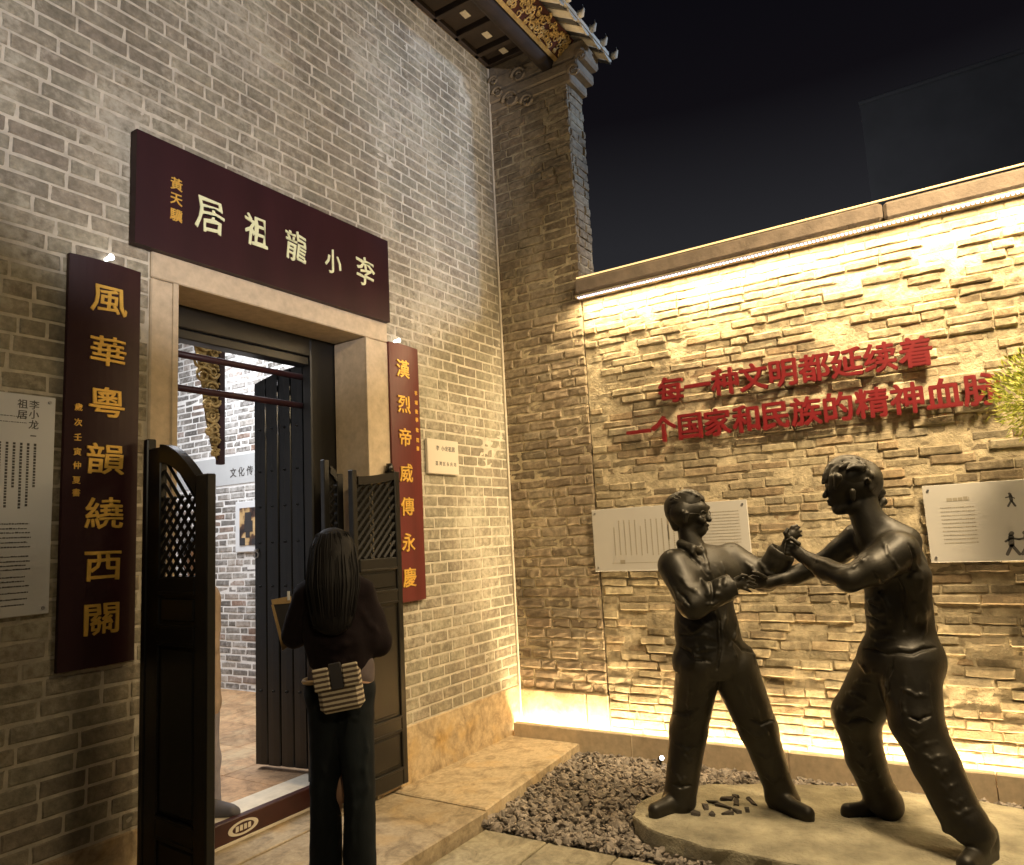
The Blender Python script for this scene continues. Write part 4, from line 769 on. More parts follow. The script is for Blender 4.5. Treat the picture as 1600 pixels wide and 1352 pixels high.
[-2.7064,-.3337,1.2276,-2.7339,-.3463,1.2247,.008,.0068,.0031,1,.8466,.5322,0,1],
[-2.713,-.3797,1.2163,-2.7065,-.3336,1.2114,.0092,.008,.0043,1,.8466,.5322,0,1],
[-2.7065,-.3336,1.2114,-2.734,-.3462,1.2087,.008,.0068,.0031,1,.8466,.5322,0,1],
[-2.7131,-.3795,1.2003,-2.7066,-.3334,1.1953,.0092,.008,.0043,1,.8466,.5322,0,1],
[-2.7066,-.3334,1.1953,-2.7341,-.3461,1.1927,.008,.0068,.0031,1,.8466,.5322,0,1],
[-2.7131,-.3794,1.1843,-2.7067,-.3333,1.1792,.0092,.008,.0043,1,.8466,.5322,0,1],
[-2.7067,-.3333,1.1792,-2.7342,-.3459,1.1767,.008,.0068,.0031,1,.8466,.5322,0,1],
[-2.7127,-.3988,1.2326,-2.7096,-.3475,1.2572,.0111,.008,.0046,1,.8466,.5322,0,1],
[-2.7543,-.9152,1.3638,-2.6743,-.9297,1.12,.0431,.037,.0185,1,.8466,.5322,0,1],
[-2.6743,-.9297,1.12,-2.5712,-.7179,1.1135,.037,.0277,.0185,1,.8466,.5322,0,1],
[-2.5712,-.7179,1.1135,-2.5428,-.6504,1.1137,.0247,.0247,.0092,1.3,.8466,.5322,0,1],
[-2.5425,-.6508,1.136,-2.5274,-.5997,1.1358,.0092,.008,.0043,1,.8466,.5322,0,1],
[-2.5274,-.5997,1.1358,-2.5562,-.6102,1.1336,.008,.0068,.0031,1,.8466,.5322,0,1],
[-2.5427,-.6505,1.1201,-2.5276,-.5994,1.1197,.0092,.008,.0043,1,.8466,.5322,0,1],
[-2.5276,-.5994,1.1197,-2.5564,-.6099,1.1176,.008,.0068,.0031,1,.8466,.5322,0,1],
[-2.5429,-.6502,1.1042,-2.5277,-.5991,1.1036,.0092,.008,.0043,1,.8466,.5322,0,1],
[-2.5277,-.5991,1.1036,-2.5566,-.6096,1.1017,.008,.0068,.0031,1,.8466,.5322,0,1],
[-2.5431,-.6499,1.0883,-2.5279,-.5988,1.0876,.0092,.008,.0043,1,.8466,.5322,0,1],
[-2.5279,-.5988,1.0876,-2.5568,-.6093,1.0858,.008,.0068,.0031,1,.8466,.5322,0,1],
[-2.5355,-.6619,1.1353,-2.5274,-.6185,1.1555,.0111,.008,.0046,1,.8466,.5322,0,1],
],
'Wtop': [
[-2.8912,-.6973,1.3711,-2.7639,-.8998,1.3647,.0616,.0616,.0247,1.2,.8466,.5322,0,1],
[-2.8254,-.802,1.344,-2.8178,-.8142,1.1521,.1541,.1602,.0308,1.4,.8466,.5322,0,1],
[-2.8178,-.8142,1.1521,-2.8155,-.8178,1.0646,.1602,.1479,.0247,1.35,.8466,.5322,0,1],
[-2.8293,-.7958,1.4335,-2.8281,-.7977,1.3947,.0678,.074,.0247,1,.8466,.5322,0,1],
[-2.8993,-.6844,1.3659,-2.885,-.5944,1.1788,.0616,.0647,.0216,1,.8466,.5322,0,1],
[-2.885,-.5944,1.1788,-2.7748,-.4691,1.2037,.0616,.0431,.0185,1,.8466,.5322,0,1],
[-2.7544,-.9149,1.3519,-2.6775,-.9246,1.1233,.0647,.0678,.0247,1,.8466,.5322,0,1],
[-2.6775,-.9246,1.1233,-2.5955,-.7544,1.1119,.0616,.0431,.0185,1,.8466,.5322,0,1],
[-2.7745,-.8831,1.2947,-2.7231,-.9271,1.1419,.0678,.0616,.0308,1,.8466,.5322,0,1],
[-2.9356,-.817,1.2834,-2.9208,-.848,1.2499,.0051,.0092,.0154,1,.8466,.5322,0,1],
[-2.9208,-.848,1.2499,-2.9137,-.8743,1.2106,.0092,.0092,.0154,1,.8466,.5322,0,1],
[-2.9137,-.8743,1.2106,-2.8872,-.909,1.2059,.0092,.0092,.0154,1,.8466,.5322,0,1],
[-2.8872,-.909,1.2059,-2.8558,-.9363,1.1901,.0092,.0046,.0154,1,.8466,.5322,0,1],
[-2.9493,-.7876,1.1706,-2.9361,-.8388,1.1542,.0051,.0092,.0154,1,.8466,.5322,0,1],
[-2.9361,-.8388,1.1542,-2.9146,-.873,1.1259,.0092,.0092,.0154,1,.8466,.5322,0,1],
[-2.9146,-.873,1.1259,-2.8815,-.918,1.1434,.0092,.0092,.0154,1,.8466,.5322,0,1],
[-2.8815,-.918,1.1434,-2.8321,-.9516,1.1445,.0092,.0046,.0154,1,.8466,.5322,0,1],
[-2.8184,-.9433,1.3003,-2.7958,-.9566,1.2643,.0051,.0092,.0154,1,.8466,.5322,0,1],
[-2.7958,-.9566,1.2643,-2.781,-.9652,1.2238,.0092,.0092,.0154,1,.8466,.5322,0,1],
[-2.781,-.9652,1.2238,-2.7561,-.9747,1.2017,.0092,.0092,.0154,1,.8466,.5322,0,1],
[-2.7561,-.9747,1.2017,-2.7371,-.9824,1.175,.0092,.0046,.0154,1,.8466,.5322,0,1],
[-2.9435,-.6992,1.3119,-2.9374,-.6863,1.2811,.0051,.0092,.0154,1,.8466,.5322,0,1],
[-2.9374,-.6863,1.2811,-2.938,-.6704,1.2526,.0092,.0092,.0154,1,.8466,.5322,0,1],
[-2.938,-.6704,1.2526,-2.924,-.67,1.2225,.0092,.0092,.0154,1,.8466,.5322,0,1],
[-2.924,-.67,1.2225,-2.9139,-.6637,1.1909,.0092,.0046,.0154,1,.8466,.5322,0,1],
[-2.9247,-.8418,1.0841,-2.9078,-.8761,1.08,.0051,.0092,.0154,1,.8466,.5322,0,1],
[-2.9078,-.8761,1.08,-2.8834,-.9,1.0658,.0092,.0092,.0154,1,.8466,.5322,0,1],
[-2.8834,-.9,1.0658,-2.8619,-.9267,1.0817,.0092,.0092,.0154,1,.8466,.5322,0,1],
[-2.8619,-.9267,1.0817,-2.8269,-.9448,1.0866,.0092,.0046,.0154,1,.8466,.5322,0,1],
[-2.9634,-.5825,.7976,-2.6482,-1.084,.7962,.2034,.2034,.0046,1,.8466,.5322,0,-1],
],
'Wshirt': [
[-2.8478,-.7663,1.0156,-2.7778,-.8777,1.0205,.0894,.0863,.0185,1.2,.8466,.5322,0,1],
[-2.8482,-.7658,.981,-2.7815,-.872,.9833,.0924,.0924,.0123,1.15,.8466,.5322,0,1],
[-2.9637,-.582,.7354,-2.6494,-1.0821,.7284,.2034,.2034,.0046,1,.8466,.5322,0,-1],
],
'Wtrousers': [
[-2.8519,-.7599,.9239,-2.7823,-.8707,.9173,.0986,.0986,.0247,1.1,.8466,.5322,0,1],
[-2.8489,-.7647,.9093,-2.8574,-.7512,.5017,.0955,.0678,.0247,1,.8466,.5322,0,1],
[-2.8574,-.7512,.5017,-2.8637,-.7411,-.0131,.0678,.077,.0247,1,.8466,.5322,0,1],
[-2.784,-.8679,.9032,-2.8114,-.9182,.5096,.0955,.0678,.0077,1,.8466,.5322,0,1],
[-2.8114,-.9182,.5096,-2.8294,-.9272,.0111,.0678,.077,.0062,1,.8466,.5322,0,1],
[-2.9263,-.8016,.8564,-2.916,-.8178,.8471,.0053,.0096,.0154,1,.8466,.5322,0,1],
[-2.916,-.8178,.8471,-2.9044,-.8288,.8329,.0096,.0096,.0154,1,.8466,.5322,0,1],
[-2.9044,-.8288,.8329,-2.8866,-.8421,.8444,.0096,.0096,.0154,1,.8466,.5322,0,1],
[-2.8866,-.8421,.8444,-2.8758,-.8667,.8529,.0096,.0048,.0154,1,.8466,.5322,0,1],
[-2.8583,-.9253,.8227,-2.851,-.9371,.8194,.0046,.0084,.0154,1,.8466,.5322,0,1],
[-2.851,-.9371,.8194,-2.8412,-.945,.8121,.0084,.0084,.0154,1,.8466,.5322,0,1],
[-2.8412,-.945,.8121,-2.8309,-.9539,.834,.0084,.0084,.0154,1,.8466,.5322,0,1],
[-2.8309,-.9539,.834,-2.8089,-.9589,.8493,.0084,.0042,.0154,1,.8466,.5322,0,1],
[-2.9193,-.7841,.6209,-2.9094,-.7998,.5909,.0038,.0069,.0154,1,.8466,.5322,0,1],
[-2.9094,-.7998,.5909,-2.901,-.8057,.5567,.0069,.0069,.0154,1,.8466,.5322,0,1],
[-2.901,-.8057,.5567,-2.8856,-.8152,.5716,.0069,.0069,.0154,1,.8466,.5322,0,1],
[-2.8856,-.8152,.5716,-2.8652,-.8251,.5807,.0069,.0035,.0154,1,.8466,.5322,0,1],
[-2.8871,-.8121,.4881,-2.8718,-.8139,.4172,.0044,.008,.0154,1,.8466,.5322,0,1],
[-2.8718,-.8139,.4172,-2.8769,-.8133,.3515,.008,.008,.0154,1,.8466,.5322,0,1],
[-2.8769,-.8133,.3515,-2.871,-.8151,.2869,.008,.008,.0154,1,.8466,.5322,0,1],
[-2.871,-.8151,.2869,-2.8822,-.8125,.2283,.008,.004,.0154,1,.8466,.5322,0,1],
[-2.8733,-.9314,.5316,-2.8751,-.9437,.4496,.0047,.0086,.0154,1,.8466,.5322,0,1],
[-2.8751,-.9437,.4496,-2.8823,-.9321,.3671,.0086,.0086,.0154,1,.8466,.5322,0,1],
[-2.8823,-.9321,.3671,-2.8824,-.9395,.3056,.0086,.0086,.0154,1,.8466,.5322,0,1],
[-2.8824,-.9395,.3056,-2.8881,-.9305,.2441,.0086,.0043,.0154,1,.8466,.5322,0,1],
[-2.8154,-.9632,.768,-2.8143,-.9724,.6812,.005,.0091,.0154,1,.8466,.5322,0,1],
[-2.8143,-.9724,.6812,-2.8337,-.9717,.6,.0091,.0091,.0154,1,.8466,.5322,0,1],
[-2.8337,-.9717,.6,-2.829,-.9792,.5224,.0091,.0091,.0154,1,.8466,.5322,0,1],
[-2.829,-.9792,.5224,-2.8434,-.9787,.4501,.0091,.0045,.0154,1,.8466,.5322,0,1],
[-2.8811,-.8782,.8809,-2.8793,-.8885,.8121,.0068,.0123,.0154,1,.8466,.5322,0,-1],
[-2.8793,-.8885,.8121,-2.8811,-.8783,.7424,.0123,.0123,.0154,1,.8466,.5322,0,-1],
],
'Whair': [
[-2.8279,-.7981,1.5805,-2.8354,-.805,1.5445,.0924,.0955,.0123,1,.8466,.5322,0,1],
[-2.8497,-.8198,1.5448,-2.8955,-.8596,1.4089,.0955,.1079,.0431,1.3,.8466,.5322,0,1],
[-2.8955,-.8596,1.4089,-2.9269,-.8849,1.283,.1079,.0924,.0308,1.9,.8466,.5322,0,1],
[-2.892,-.7724,1.5543,-2.9373,-.7754,1.2584,.0111,.0062,.0062,1,.8466,.5322,0,1],
[-2.8977,-.7872,1.5541,-2.9417,-.7924,1.2597,.0111,.0062,.0062,1,.8466,.5322,0,1],
[-2.9026,-.801,1.554,-2.9451,-.8086,1.2836,.0111,.0062,.0062,1,.8466,.5322,0,1],
[-2.9066,-.8139,1.5538,-2.948,-.8231,1.2476,.0111,.0062,.0062,1,.8466,.5322,0,1],
[-2.9096,-.8257,1.5536,-2.9499,-.8368,1.2399,.0111,.0062,.0062,1,.8466,.5322,0,1],
[-2.9118,-.8365,1.5534,-2.9503,-.8504,1.2912,.0111,.0062,.0062,1,.8466,.5322,0,1],
[-2.9131,-.8463,1.5532,-2.9503,-.8623,1.2898,.0111,.0062,.0062,1,.8466,.5322,0,1],
[-2.9134,-.8551,1.5529,-2.9496,-.8726,1.2585,.0111,.0062,.0062,1,.8466,.5322,0,1],
[-2.9128,-.8629,1.5527,-2.9475,-.883,1.2932,.0111,.0062,.0062,1,.8466,.5322,0,1],
[-2.9113,-.8698,1.5524,-2.9445,-.8922,1.3117,.0111,.0062,.0062,1,.8466,.5322,0,1],
[-2.9089,-.8757,1.5521,-2.941,-.8998,1.2927,.0111,.0062,.0062,1,.8466,.5322,0,1],
[-2.9056,-.8806,1.5518,-2.9368,-.9062,1.2554,.0111,.0062,.0062,1,.8466,.5322,0,1],
[-2.9013,-.8846,1.5515,-2.9311,-.9124,1.2723,.0111,.0062,.0062,1,.8466,.5322,0,1],
[-2.8961,-.8876,1.5511,-2.9247,-.9174,1.2646,.0111,.0062,.0062,1,.8466,.5322,0,1],
[-2.89,-.8897,1.5507,-2.9173,-.9214,1.2596,.0111,.0062,.0062,1,.8466,.5322,0,1],
[-2.8829,-.8908,1.5503,-2.9089,-.9246,1.2669,.0111,.0062,.0062,1,.8466,.5322,0,1],
[-2.8749,-.891,1.5499,-2.9,-.9262,1.2272,.0111,.0062,.0062,1,.8466,.5322,0,1],
[-2.8659,-.8902,1.5495,-2.8896,-.9277,1.2396,.0111,.0062,.0062,1,.8466,.5322,0,1],
[-2.856,-.8886,1.5491,-2.8786,-.9278,1.2243,.0111,.0062,.0062,1,.8466,.5322,0,1],
[-2.8452,-.886,1.5486,-2.8661,-.9277,1.2473,.0111,.0062,.0062,1,.8466,.5322,0,1],
[-2.8333,-.8825,1.5481,-2.8531,-.9261,1.2358,.0111,.0062,.0062,1,.8466,.5322,0,1],
[-2.8205,-.8781,1.5476,-2.8389,-.9239,1.2386,.0111,.0062,.0062,1,.8466,.5322,0,1],
],
'Mshoe0': [
[-2.6076,.4323,.165,-2.5606,.3201,.15,.0465,.0348,.0116,1,.8466,.5322,0,1],
[-2.6076,.4323,.14,-2.5384,.3222,.132,.0387,.0348,.0077,1,.8466,.5322,0,1],
],
'Mshoe1': [
[-2.7288,.4764,.165,-2.8686,.4357,.15,.0465,.0348,.0116,1,.8466,.5322,0,1],
],
'Mbody': [
[-2.6124,.5689,1.5799,-2.6123,.5687,1.5496,.0852,.0813,.0155,1,.8466,.5322,0,1],
[-2.6121,.5684,1.4892,-2.6118,.5679,1.3953,.0503,.0619,.0232,1,.8466,.5322,0,1],
[-2.6683,.6579,1.3372,-2.575,.5095,1.3207,.0542,.0581,.031,1.2,.8466,.5322,0,1],
[-2.6154,.5737,1.2837,-2.6139,.5714,.8615,.1316,.1239,.0387,1.4,.8466,.5322,0,1],
[-2.6139,.5714,.8615,-2.6133,.5704,.6813,.1239,.1316,.031,1.3,.8466,.5322,0,1],
[-2.5831,.5223,1.3066,-2.5974,.47,1.0446,.0542,.0465,.0232,1,.8466,.5322,0,1],
[-2.5974,.47,1.0446,-2.7014,.4099,.992,.0426,.031,.0232,1,.8466,.5322,0,1],
[-2.6479,.6255,1.3129,-2.6831,.6062,1.0528,.0542,.0465,.0232,1,.8466,.5322,0,1],
[-2.6831,.6062,1.0528,-2.7246,.4468,.9942,.0426,.031,.0232,1,.8466,.5322,0,1],
[-2.7053,.416,.9853,-2.709,.422,.9506,.0093,.0077,.0039,1,.8466,.5322,0,1],
[-2.7111,.4253,.9859,-2.7148,.4312,.9511,.0093,.0077,.0039,1,.8466,.5322,0,1],
[-2.7169,.4345,.9864,-2.7206,.4404,.9517,.0093,.0077,.0039,1,.8466,.5322,0,1],
[-2.7227,.4437,.987,-2.7264,.4496,.9522,.0093,.0077,.0039,1,.8466,.5322,0,1],
[-2.7311,.4196,.9895,-2.7348,.4255,.9549,.0093,.0077,.0039,1,.8466,.5322,0,1],
[-2.7369,.4287,.99,-2.7406,.4346,.9554,.0093,.0077,.0039,1,.8466,.5322,0,1],
[-2.7426,.4379,.9906,-2.7463,.4438,.956,.0093,.0077,.0039,1,.8466,.5322,0,1],
[-2.7484,.4471,.9911,-2.7521,.453,.9565,.0093,.0077,.0039,1,.8466,.5322,0,1],
[-2.5895,.5324,.6791,-2.5808,.5187,.3944,.0697,.0542,.031,1,.8466,.5322,0,1],
[-2.5808,.5187,.3944,-2.5724,.5052,.1425,.0542,.0387,.031,1,.8466,.5322,0,1],
[-2.6371,.6083,.6836,-2.6438,.6189,.4003,.0697,.0542,.031,1,.8466,.5322,0,1],
[-2.6438,.6189,.4003,-2.6465,.6231,.1287,.0542,.0387,.031,1,.8466,.5322,0,1],
[-2.6076,.4323,.18,-2.5756,.3815,.155,.0271,.0194,.0116,1,.8466,.5322,0,1],
[-2.7288,.4764,.18,-2.7796,.4444,.155,.0271,.0194,.0116,1,.8466,.5322,0,1],
],
'Mcoat': [
[-2.6663,.6546,1.3295,-2.577,.5127,1.3135,.0658,.0658,.031,1.2,.8466,.5322,0,1],
[-2.6154,.5737,1.2837,-2.6139,.5714,.8615,.1432,.1355,.0387,1.4,.8466,.5322,0,1],
[-2.6139,.5714,.8615,-2.6135,.5707,.7352,.1316,.1471,.031,1.3,.8466,.5322,0,1],
[-2.5831,.5223,1.2992,-2.5975,.47,1.0519,.0658,.0581,.0232,1,.8466,.5322,0,1],
[-2.5975,.47,1.0519,-2.6852,.4217,1.0029,.0542,.0426,.0232,1,.8466,.5322,0,1],
[-2.6479,.6254,1.3054,-2.6831,.6063,1.0601,.0658,.0581,.0232,1,.8466,.5322,0,1],
],
'Mhair': [
[-2.6063,.578,1.5951,-2.5876,.6046,1.5415,.0929,.089,.0155,1,.8466,.5322,0,1],
],
'Mtrousers': [
[-2.5977,.5456,.7876,-2.5847,.5249,.3948,.0968,.0813,.031,1,.8466,.5322,0,1],
[-2.5847,.5249,.3948,-2.5743,.5084,.1427,.0813,.0736,.031,1,.8466,.5322,0,1],
[-2.6334,.6023,.737,-2.6438,.6189,.4003,.0813,.0658,.0116,1,.8466,.5322,0,1],
[-2.6438,.6189,.4003,-2.6467,.6234,.1702,.0658,.0581,.0155,1,.8466,.5322,0,1],
],
}
# ------------------------------------------------------------ materials
def mat(name):
    m = bpy.data.materials.new(name); m.use_nodes = True
    t = m.node_tree; b = t.nodes['Principled BSDF']
    return m, t, b
def ramp(t, src, stops):
    r = t.nodes.new('ShaderNodeValToRGB'); t.links.new(src, r.inputs[0])
    el = r.color_ramp.elements
    el[0].position, el[0].color = stops[0][0], (*stops[0][1], 1); el[1].position, el[1].color = stops[-1][0], (*stops[-1][1], 1)
    for p, c in stops[1:-1]:
        q = el.new(p); q.color = (*c, 1)
    return r.outputs[0]
def pos(t, scale=(1, 1, 1)):
    g = t.nodes.new('ShaderNodeNewGeometry'); m = t.nodes.new('ShaderNodeMapping'); m.inputs['Scale'].default_value = scale
    t.links.new(g.outputs['Position'], m.inputs[0]); return m.outputs[0], g
def noise(t, vec, scale, detail=4, rough=.55, dist=0):
    n = t.nodes.new('ShaderNodeTexNoise'); t.links.new(vec, n.inputs['Vector']); n.inputs['Scale'].default_value = scale; n.inputs['Detail'].default_value = detail
    n.inputs['Roughness'].default_value = rough; n.inputs['Distortion'].default_value = dist; return n.outputs['Fac']
def mix(t, f, a, b, mode='MIX'):
    m = t.nodes.new('ShaderNodeMix'); m.data_type = 'RGBA'; m.blend_type = mode
    for sock, v in ((m.inputs[0], f), (m.inputs[6], a), (m.inputs[7], b)):
        if hasattr(v, 'is_output'): t.links.new(v, sock)
        elif isinstance(v, (int, float)): sock.default_value = v
        else: sock.default_value = (*v, 1)
    return m.outputs[2]
def math_(t, op, a, b=0.0):
    m = t.nodes.new('ShaderNodeMath'); m.operation = op
    for s_, v in ((m.inputs[0], a), (m.inputs[1], b)):
        if hasattr(v, 'is_output'): t.links.new(v, s_)
        else: s_.default_value = v
    return m.outputs[0]
def bump(t, b, h, strength, dist):
    n = t.nodes.new('ShaderNodeBump'); n.inputs['Strength'].default_value = strength; n.inputs['Distance'].default_value = dist
    t.links.new(h, n.inputs['Height']); t.links.new(n.outputs[0], b.inputs['Normal'])
def simple(name, col, rough=.6, metal=0, var=.25, scale=8, bmp=0, bscale=60, bdist=.003, stretch=(1, 1, 1), spec=None, perobj=0):
    m, t, b = mat(name); v, g = pos(t, stretch)
    n = noise(t, v, scale, 5, .6)
    lo = tuple(c * (1 - var) for c in col); hi = tuple(min(1, c * (1 + var)) for c in col)
    c = ramp(t, n, [(.25, lo), (.75, hi)])
    if perobj:
        oi = t.nodes.new('ShaderNodeObjectInfo'); r = math_(t, 'FRACT', math_(t, 'ADD', oi.outputs['Random'], g.outputs['Random Per Island']))
        k = ramp(t, r, [(0, (1 - perobj,) * 3), (1, (1 + 0 * perobj,) * 3)]); c = mix(t, 1.0, c, k, 'MULTIPLY')
    t.links.new(c, b.inputs['Base Color']); b.inputs['Roughness'].default_value = rough; b.inputs['Metallic'].default_value = metal
    if spec is not None: b.inputs['Specular IOR Level'].default_value = spec
    if bmp: bump(t, b, noise(t, v, bscale, 5, .65), bmp, bdist)
    return m
def brick_mat(name, cols, dust, dustamt, bmp, bd):
    m, t, b = mat(name); v, g = pos(t)
    oi = t.nodes.new('ShaderNodeObjectInfo'); r = math_(t, 'FRACT', math_(t, 'ADD', oi.outputs['Random'], g.outputs['Random Per Island']))
    c = ramp(t, r, [(i / (len(cols) - 1), q) for i, q in enumerate(cols)])
    n1 = noise(t, v, 22, 6, .7); n2 = noise(t, v, 1.3, 4, .6, .4); n3 = noise(t, v, 90, 4, .7)
    c = mix(t, 1.0, c, ramp(t, n1, [(.3, (.62,) * 3), (.7, (1.3,) * 3)]), 'MULTIPLY')
    c = mix(t, 1.0, c, ramp(t, n2, [(.3, (.68, .66, .64)), (.7, (1.24, 1.22, 1.16))]), 'MULTIPLY')
    v4, g4_ = pos(t, (2.2, 2.2, .35)); c = mix(t, 1.0, c, ramp(t, noise(t, v4, 1.6, 4, .6), [(.32, (.74,) * 3), (.6, (1.08,) * 3)]), 'MULTIPLY')
    f = ramp(t, math_(t, 'ADD', math_(t, 'MULTIPLY', n1, .45), math_(t, 'MULTIPLY', n2, .55)), [(.5, (0, 0, 0)), (.66, (dustamt,) * 3)])
    c = mix(t, f, c, dust)
    t.links.new(c, b.inputs['Base Color']); b.inputs['Roughness'].default_value = .9; b.inputs['Specular IOR Level'].default_value = .2
    bump(t, b, math_(t, 'ADD', n1, math_(t, 'MULTIPLY', n3, .5)), bmp, bd)
    return m
M = {}
M['facade_brick'] = brick_mat('facade_brick', [(.28, .255, .195), (.325, .295, .225), (.295, .26, .205), (.345, .32, .245), (.31, .29, .225), (.265, .235, .185)], (.46, .43, .35), .8, .9, .006)
M['rough_brick'] = brick_mat('rough_brick', [(.29, .245, .165), (.37, .315, .215), (.32, .27, .185), (.40, .345, .235), (.33, .29, .21), (.38, .29, .185), (.26, .22, .155)], (.52, .45, .30), .55, 1, .010)
M['pier_brick'] = brick_mat('pier_brick', [(.22, .18, .13), (.29, .235, .17), (.26, .21, .15), (.33, .27, .19), (.25, .215, .16), (.29, .225, .16)], (.46, .39, .28), .6, .9, .008)
M['room_brick'] = brick_mat('room_brick', [(.16, .15, .145), (.26, .25, .24), (.36, .34, .32), (.13, .12, .11), (.42, .40, .38), (.26, .17, .13)], (.55, .54, .53), .8, .4, .004)
M['mortar'] = simple('mortar', (.50, .455, .36), .95, 0, .3, 14, .8, 55, .004)
M['sand_mortar'] = simple('sand_mortar', (.47, .395, .26), .95, 0, .5, 14, 1, 60, .012)
M['lime_mortar'] = simple('lime_mortar', (.74, .73, .71), .95, 0, .12, 9, .5, 40, .004)
M['granite'] = simple('granite', (.50, .405, .28), .75, 0, .2, 18, .35, 160, .002)
def stone_stained(name, col, stain):
    m, t, b = mat(name); v, g = pos(t)
    col0 = col
    c = ramp(t, noise(t, v, 30, 6, .7), [(.3, tuple(q * .72 for q in col)), (.7, tuple(min(1, q * 1.2) for q in col))])
    f = ramp(t, noise(t, v, 2.6, 4, .6, .5), [(.52, (0, 0, 0)), (.7, (.75,) * 3)])
    c = mix(t, f, c, stain)
    c = mix(t, 1.0, c, ramp(t, noise(t, v, 5.5, 6, .7, 1.2), [(.36, (.60, .58, .55)), (.55, (1.05,) * 3)]), 'MULTIPLY')
    oi = t.nodes.new('ShaderNodeObjectInfo')
    c = mix(t, 1.0, c, ramp(t, oi.outputs['Random'], [(0, (.8,) * 3), (1, (1.08,) * 3)]), 'MULTIPLY')
    t.links.new(c, b.inputs['Base Color']); b.inputs['Roughness'].default_value = .7
    bump(t, b, noise(t, v, 70, 6, .7), .5, .004)
    return m
M['base_stone'] = stone_stained('base_stone', (.50, .39, .24), (.52, .33, .10))
M['slab_stone'] = stone_stained('slab_stone', (.47, .38, .25), (.50, .34, .15))
M['paving'] = stone_stained('paving', (.36, .32, .22), (.22, .20, .15))
M['plinth_stone'] = simple('plinth_stone', (.33, .30, .21), .9, 0, .5, 5, 1, 30, .02)
M['pebble'] = simple('pebble', (.29, .25, .21), .6, 0, .5, 30, .3, 120, .002, perobj=.6)
M['soil'] = simple('soil', (.05, .042, .034), .95, 0, .4, 20, .8, 50, .01)
M['lacquer_brown'] = simple('lacquer_brown', (.028, .0075, .0095), .5, 0, .25, 5, .15, 50, .001, (1, 1, .15), .3)
M['lacquer_red'] = simple('lacquer_red', (.11, .018, .015), .42, 0, .25, 5, .15, 50, .001, (1, 1, .15))
M['gilt'] = simple('gilt', (.80, .50, .10), .42, .35, .12, 30)
M['pale_gilt'] = simple('pale_gilt', (.78, .80, .50), .5, .1, .08, 30)
M['carved_gilt'] = simple('carved_gilt', (.42, .29, .11), .45, .5, .35, 30, .4, 50)
M['black_wood'] = simple('black_wood', (.007, .0063, .005), .36, 0, .35, 6, .2, 60, .0015, (1, 1, .12))
M['plank_paint'] = simple('plank_paint', (.0035, .0042, .005), .26, 0, .35, 10, .35, 18, .004, (1, 6, .25))
M['dark_red_wood'] = simple('dark_red_wood', (.045, .012, .008), .45, 0, .3, 8)
M['soffit_wood'] = simple('soffit_wood', (.03, .02, .015), .7, 0, .35, 8, .3, 40, .003)
M['tile_grey'] = simple('tile_grey', (.10, .095, .09), .8, 0, .3, 12, .4, 50, .004)
M['lime_white'] = simple('lime_white', (.62, .56, .45), .85, 0, .15, 12, .4, 40, .004)
M['stucco'] = simple('stucco', (.26, .21, .15), .9, 0, .3, 9, .8, 30, .012)
M['coping'] = simple('coping', (.22, .175, .135), .85, 0, .3, 7, .7, 25, .012)
M['white_panel'] = simple('white_panel', (.66, .67, .68), .35, 0, .04, 4)
M['cream_panel'] = simple('cream_panel', (.60, .54, .44), .4, 0, .04, 4)
M['frosted_panel'] = simple('frosted_panel', (.50, .485, .45), .3, 0, .04, 4)
M['ink'] = simple('ink', (.09, .085, .08), .7, 0, .1, 5)
M['pale_ink'] = simple('pale_ink', (.30, .27, .21), .7, 0, .1, 5)
M['steel'] = simple('steel', (.45, .45, .46), .3, .9, .1, 5)
M['alu'] = simple('alu', (.5, .5, .52), .4, .8, .1, 5)
M['bronze'] = simple('bronze', (.017, .0145, .009), .46, .3, .55, 7, .4, 70, .003)
M['red_acrylic'] = simple('red_acrylic', (.16, .0065, .009), .45, 0, .15, 12)
M['hair'] = simple('hair', (.0045, .0032, .0028), .7, 0, .3, 40, .5, 200, .002, (1, 1, .1), .3)
M['skin'] = simple('skin', (.36, .22, .15), .55, 0, .08, 15)
M['sweater'] = simple('sweater', (.0075, .0040, .005), .95, 0, .3, 30, .6, 180, .003, (1, 1, 1), .2)
M['shirt'] = simple('shirt', (.10, .078, .078), .9, 0, .2, 20)
M['jeans'] = simple('jeans', (.0075, .0105, .0125), .9, 0, .5, 9, .5, 160, .002, (1, 1, .4), .2)
M['tan_coat'] = simple('tan_coat', (.36, .27, .20), .9, 0, .2, 10, .5, 90, .003)
M['grey_trousers'] = simple('grey_trousers', (.24, .22, .25), .9, 0, .2, 10)
M['visitor_shoe'] = simple('visitor_shoe', (.10, .10, .12), .7, 0, .2, 10)
M['folder'] = simple('folder', (.03, .028, .03), .5, 0, .2, 10)
M['tan_leather'] = simple('tan_leather', (.38, .26, .12), .6, 0, .2, 20)
M['plaster'] = simple('plaster', (.5, .5, .51), .9, 0, .08, 3)
M['ceiling_plaster'] = simple('ceiling_plaster', (.45, .46, .46), .9, 0, .08, 3)
M['floor_tile'] = stone_stained('floor_tile', (.46, .28, .14), (.50, .38, .22))
M['concrete'] = simple('concrete', (.45, .46, .48), .9, 0, .15, .8)
M['dark_glass'] = simple('dark_glass', (.06, .065, .075), .15, 0, .2, 3)
M['rust'] = simple('rust', (.2, .1, .05), .8, .2, .3, 30)
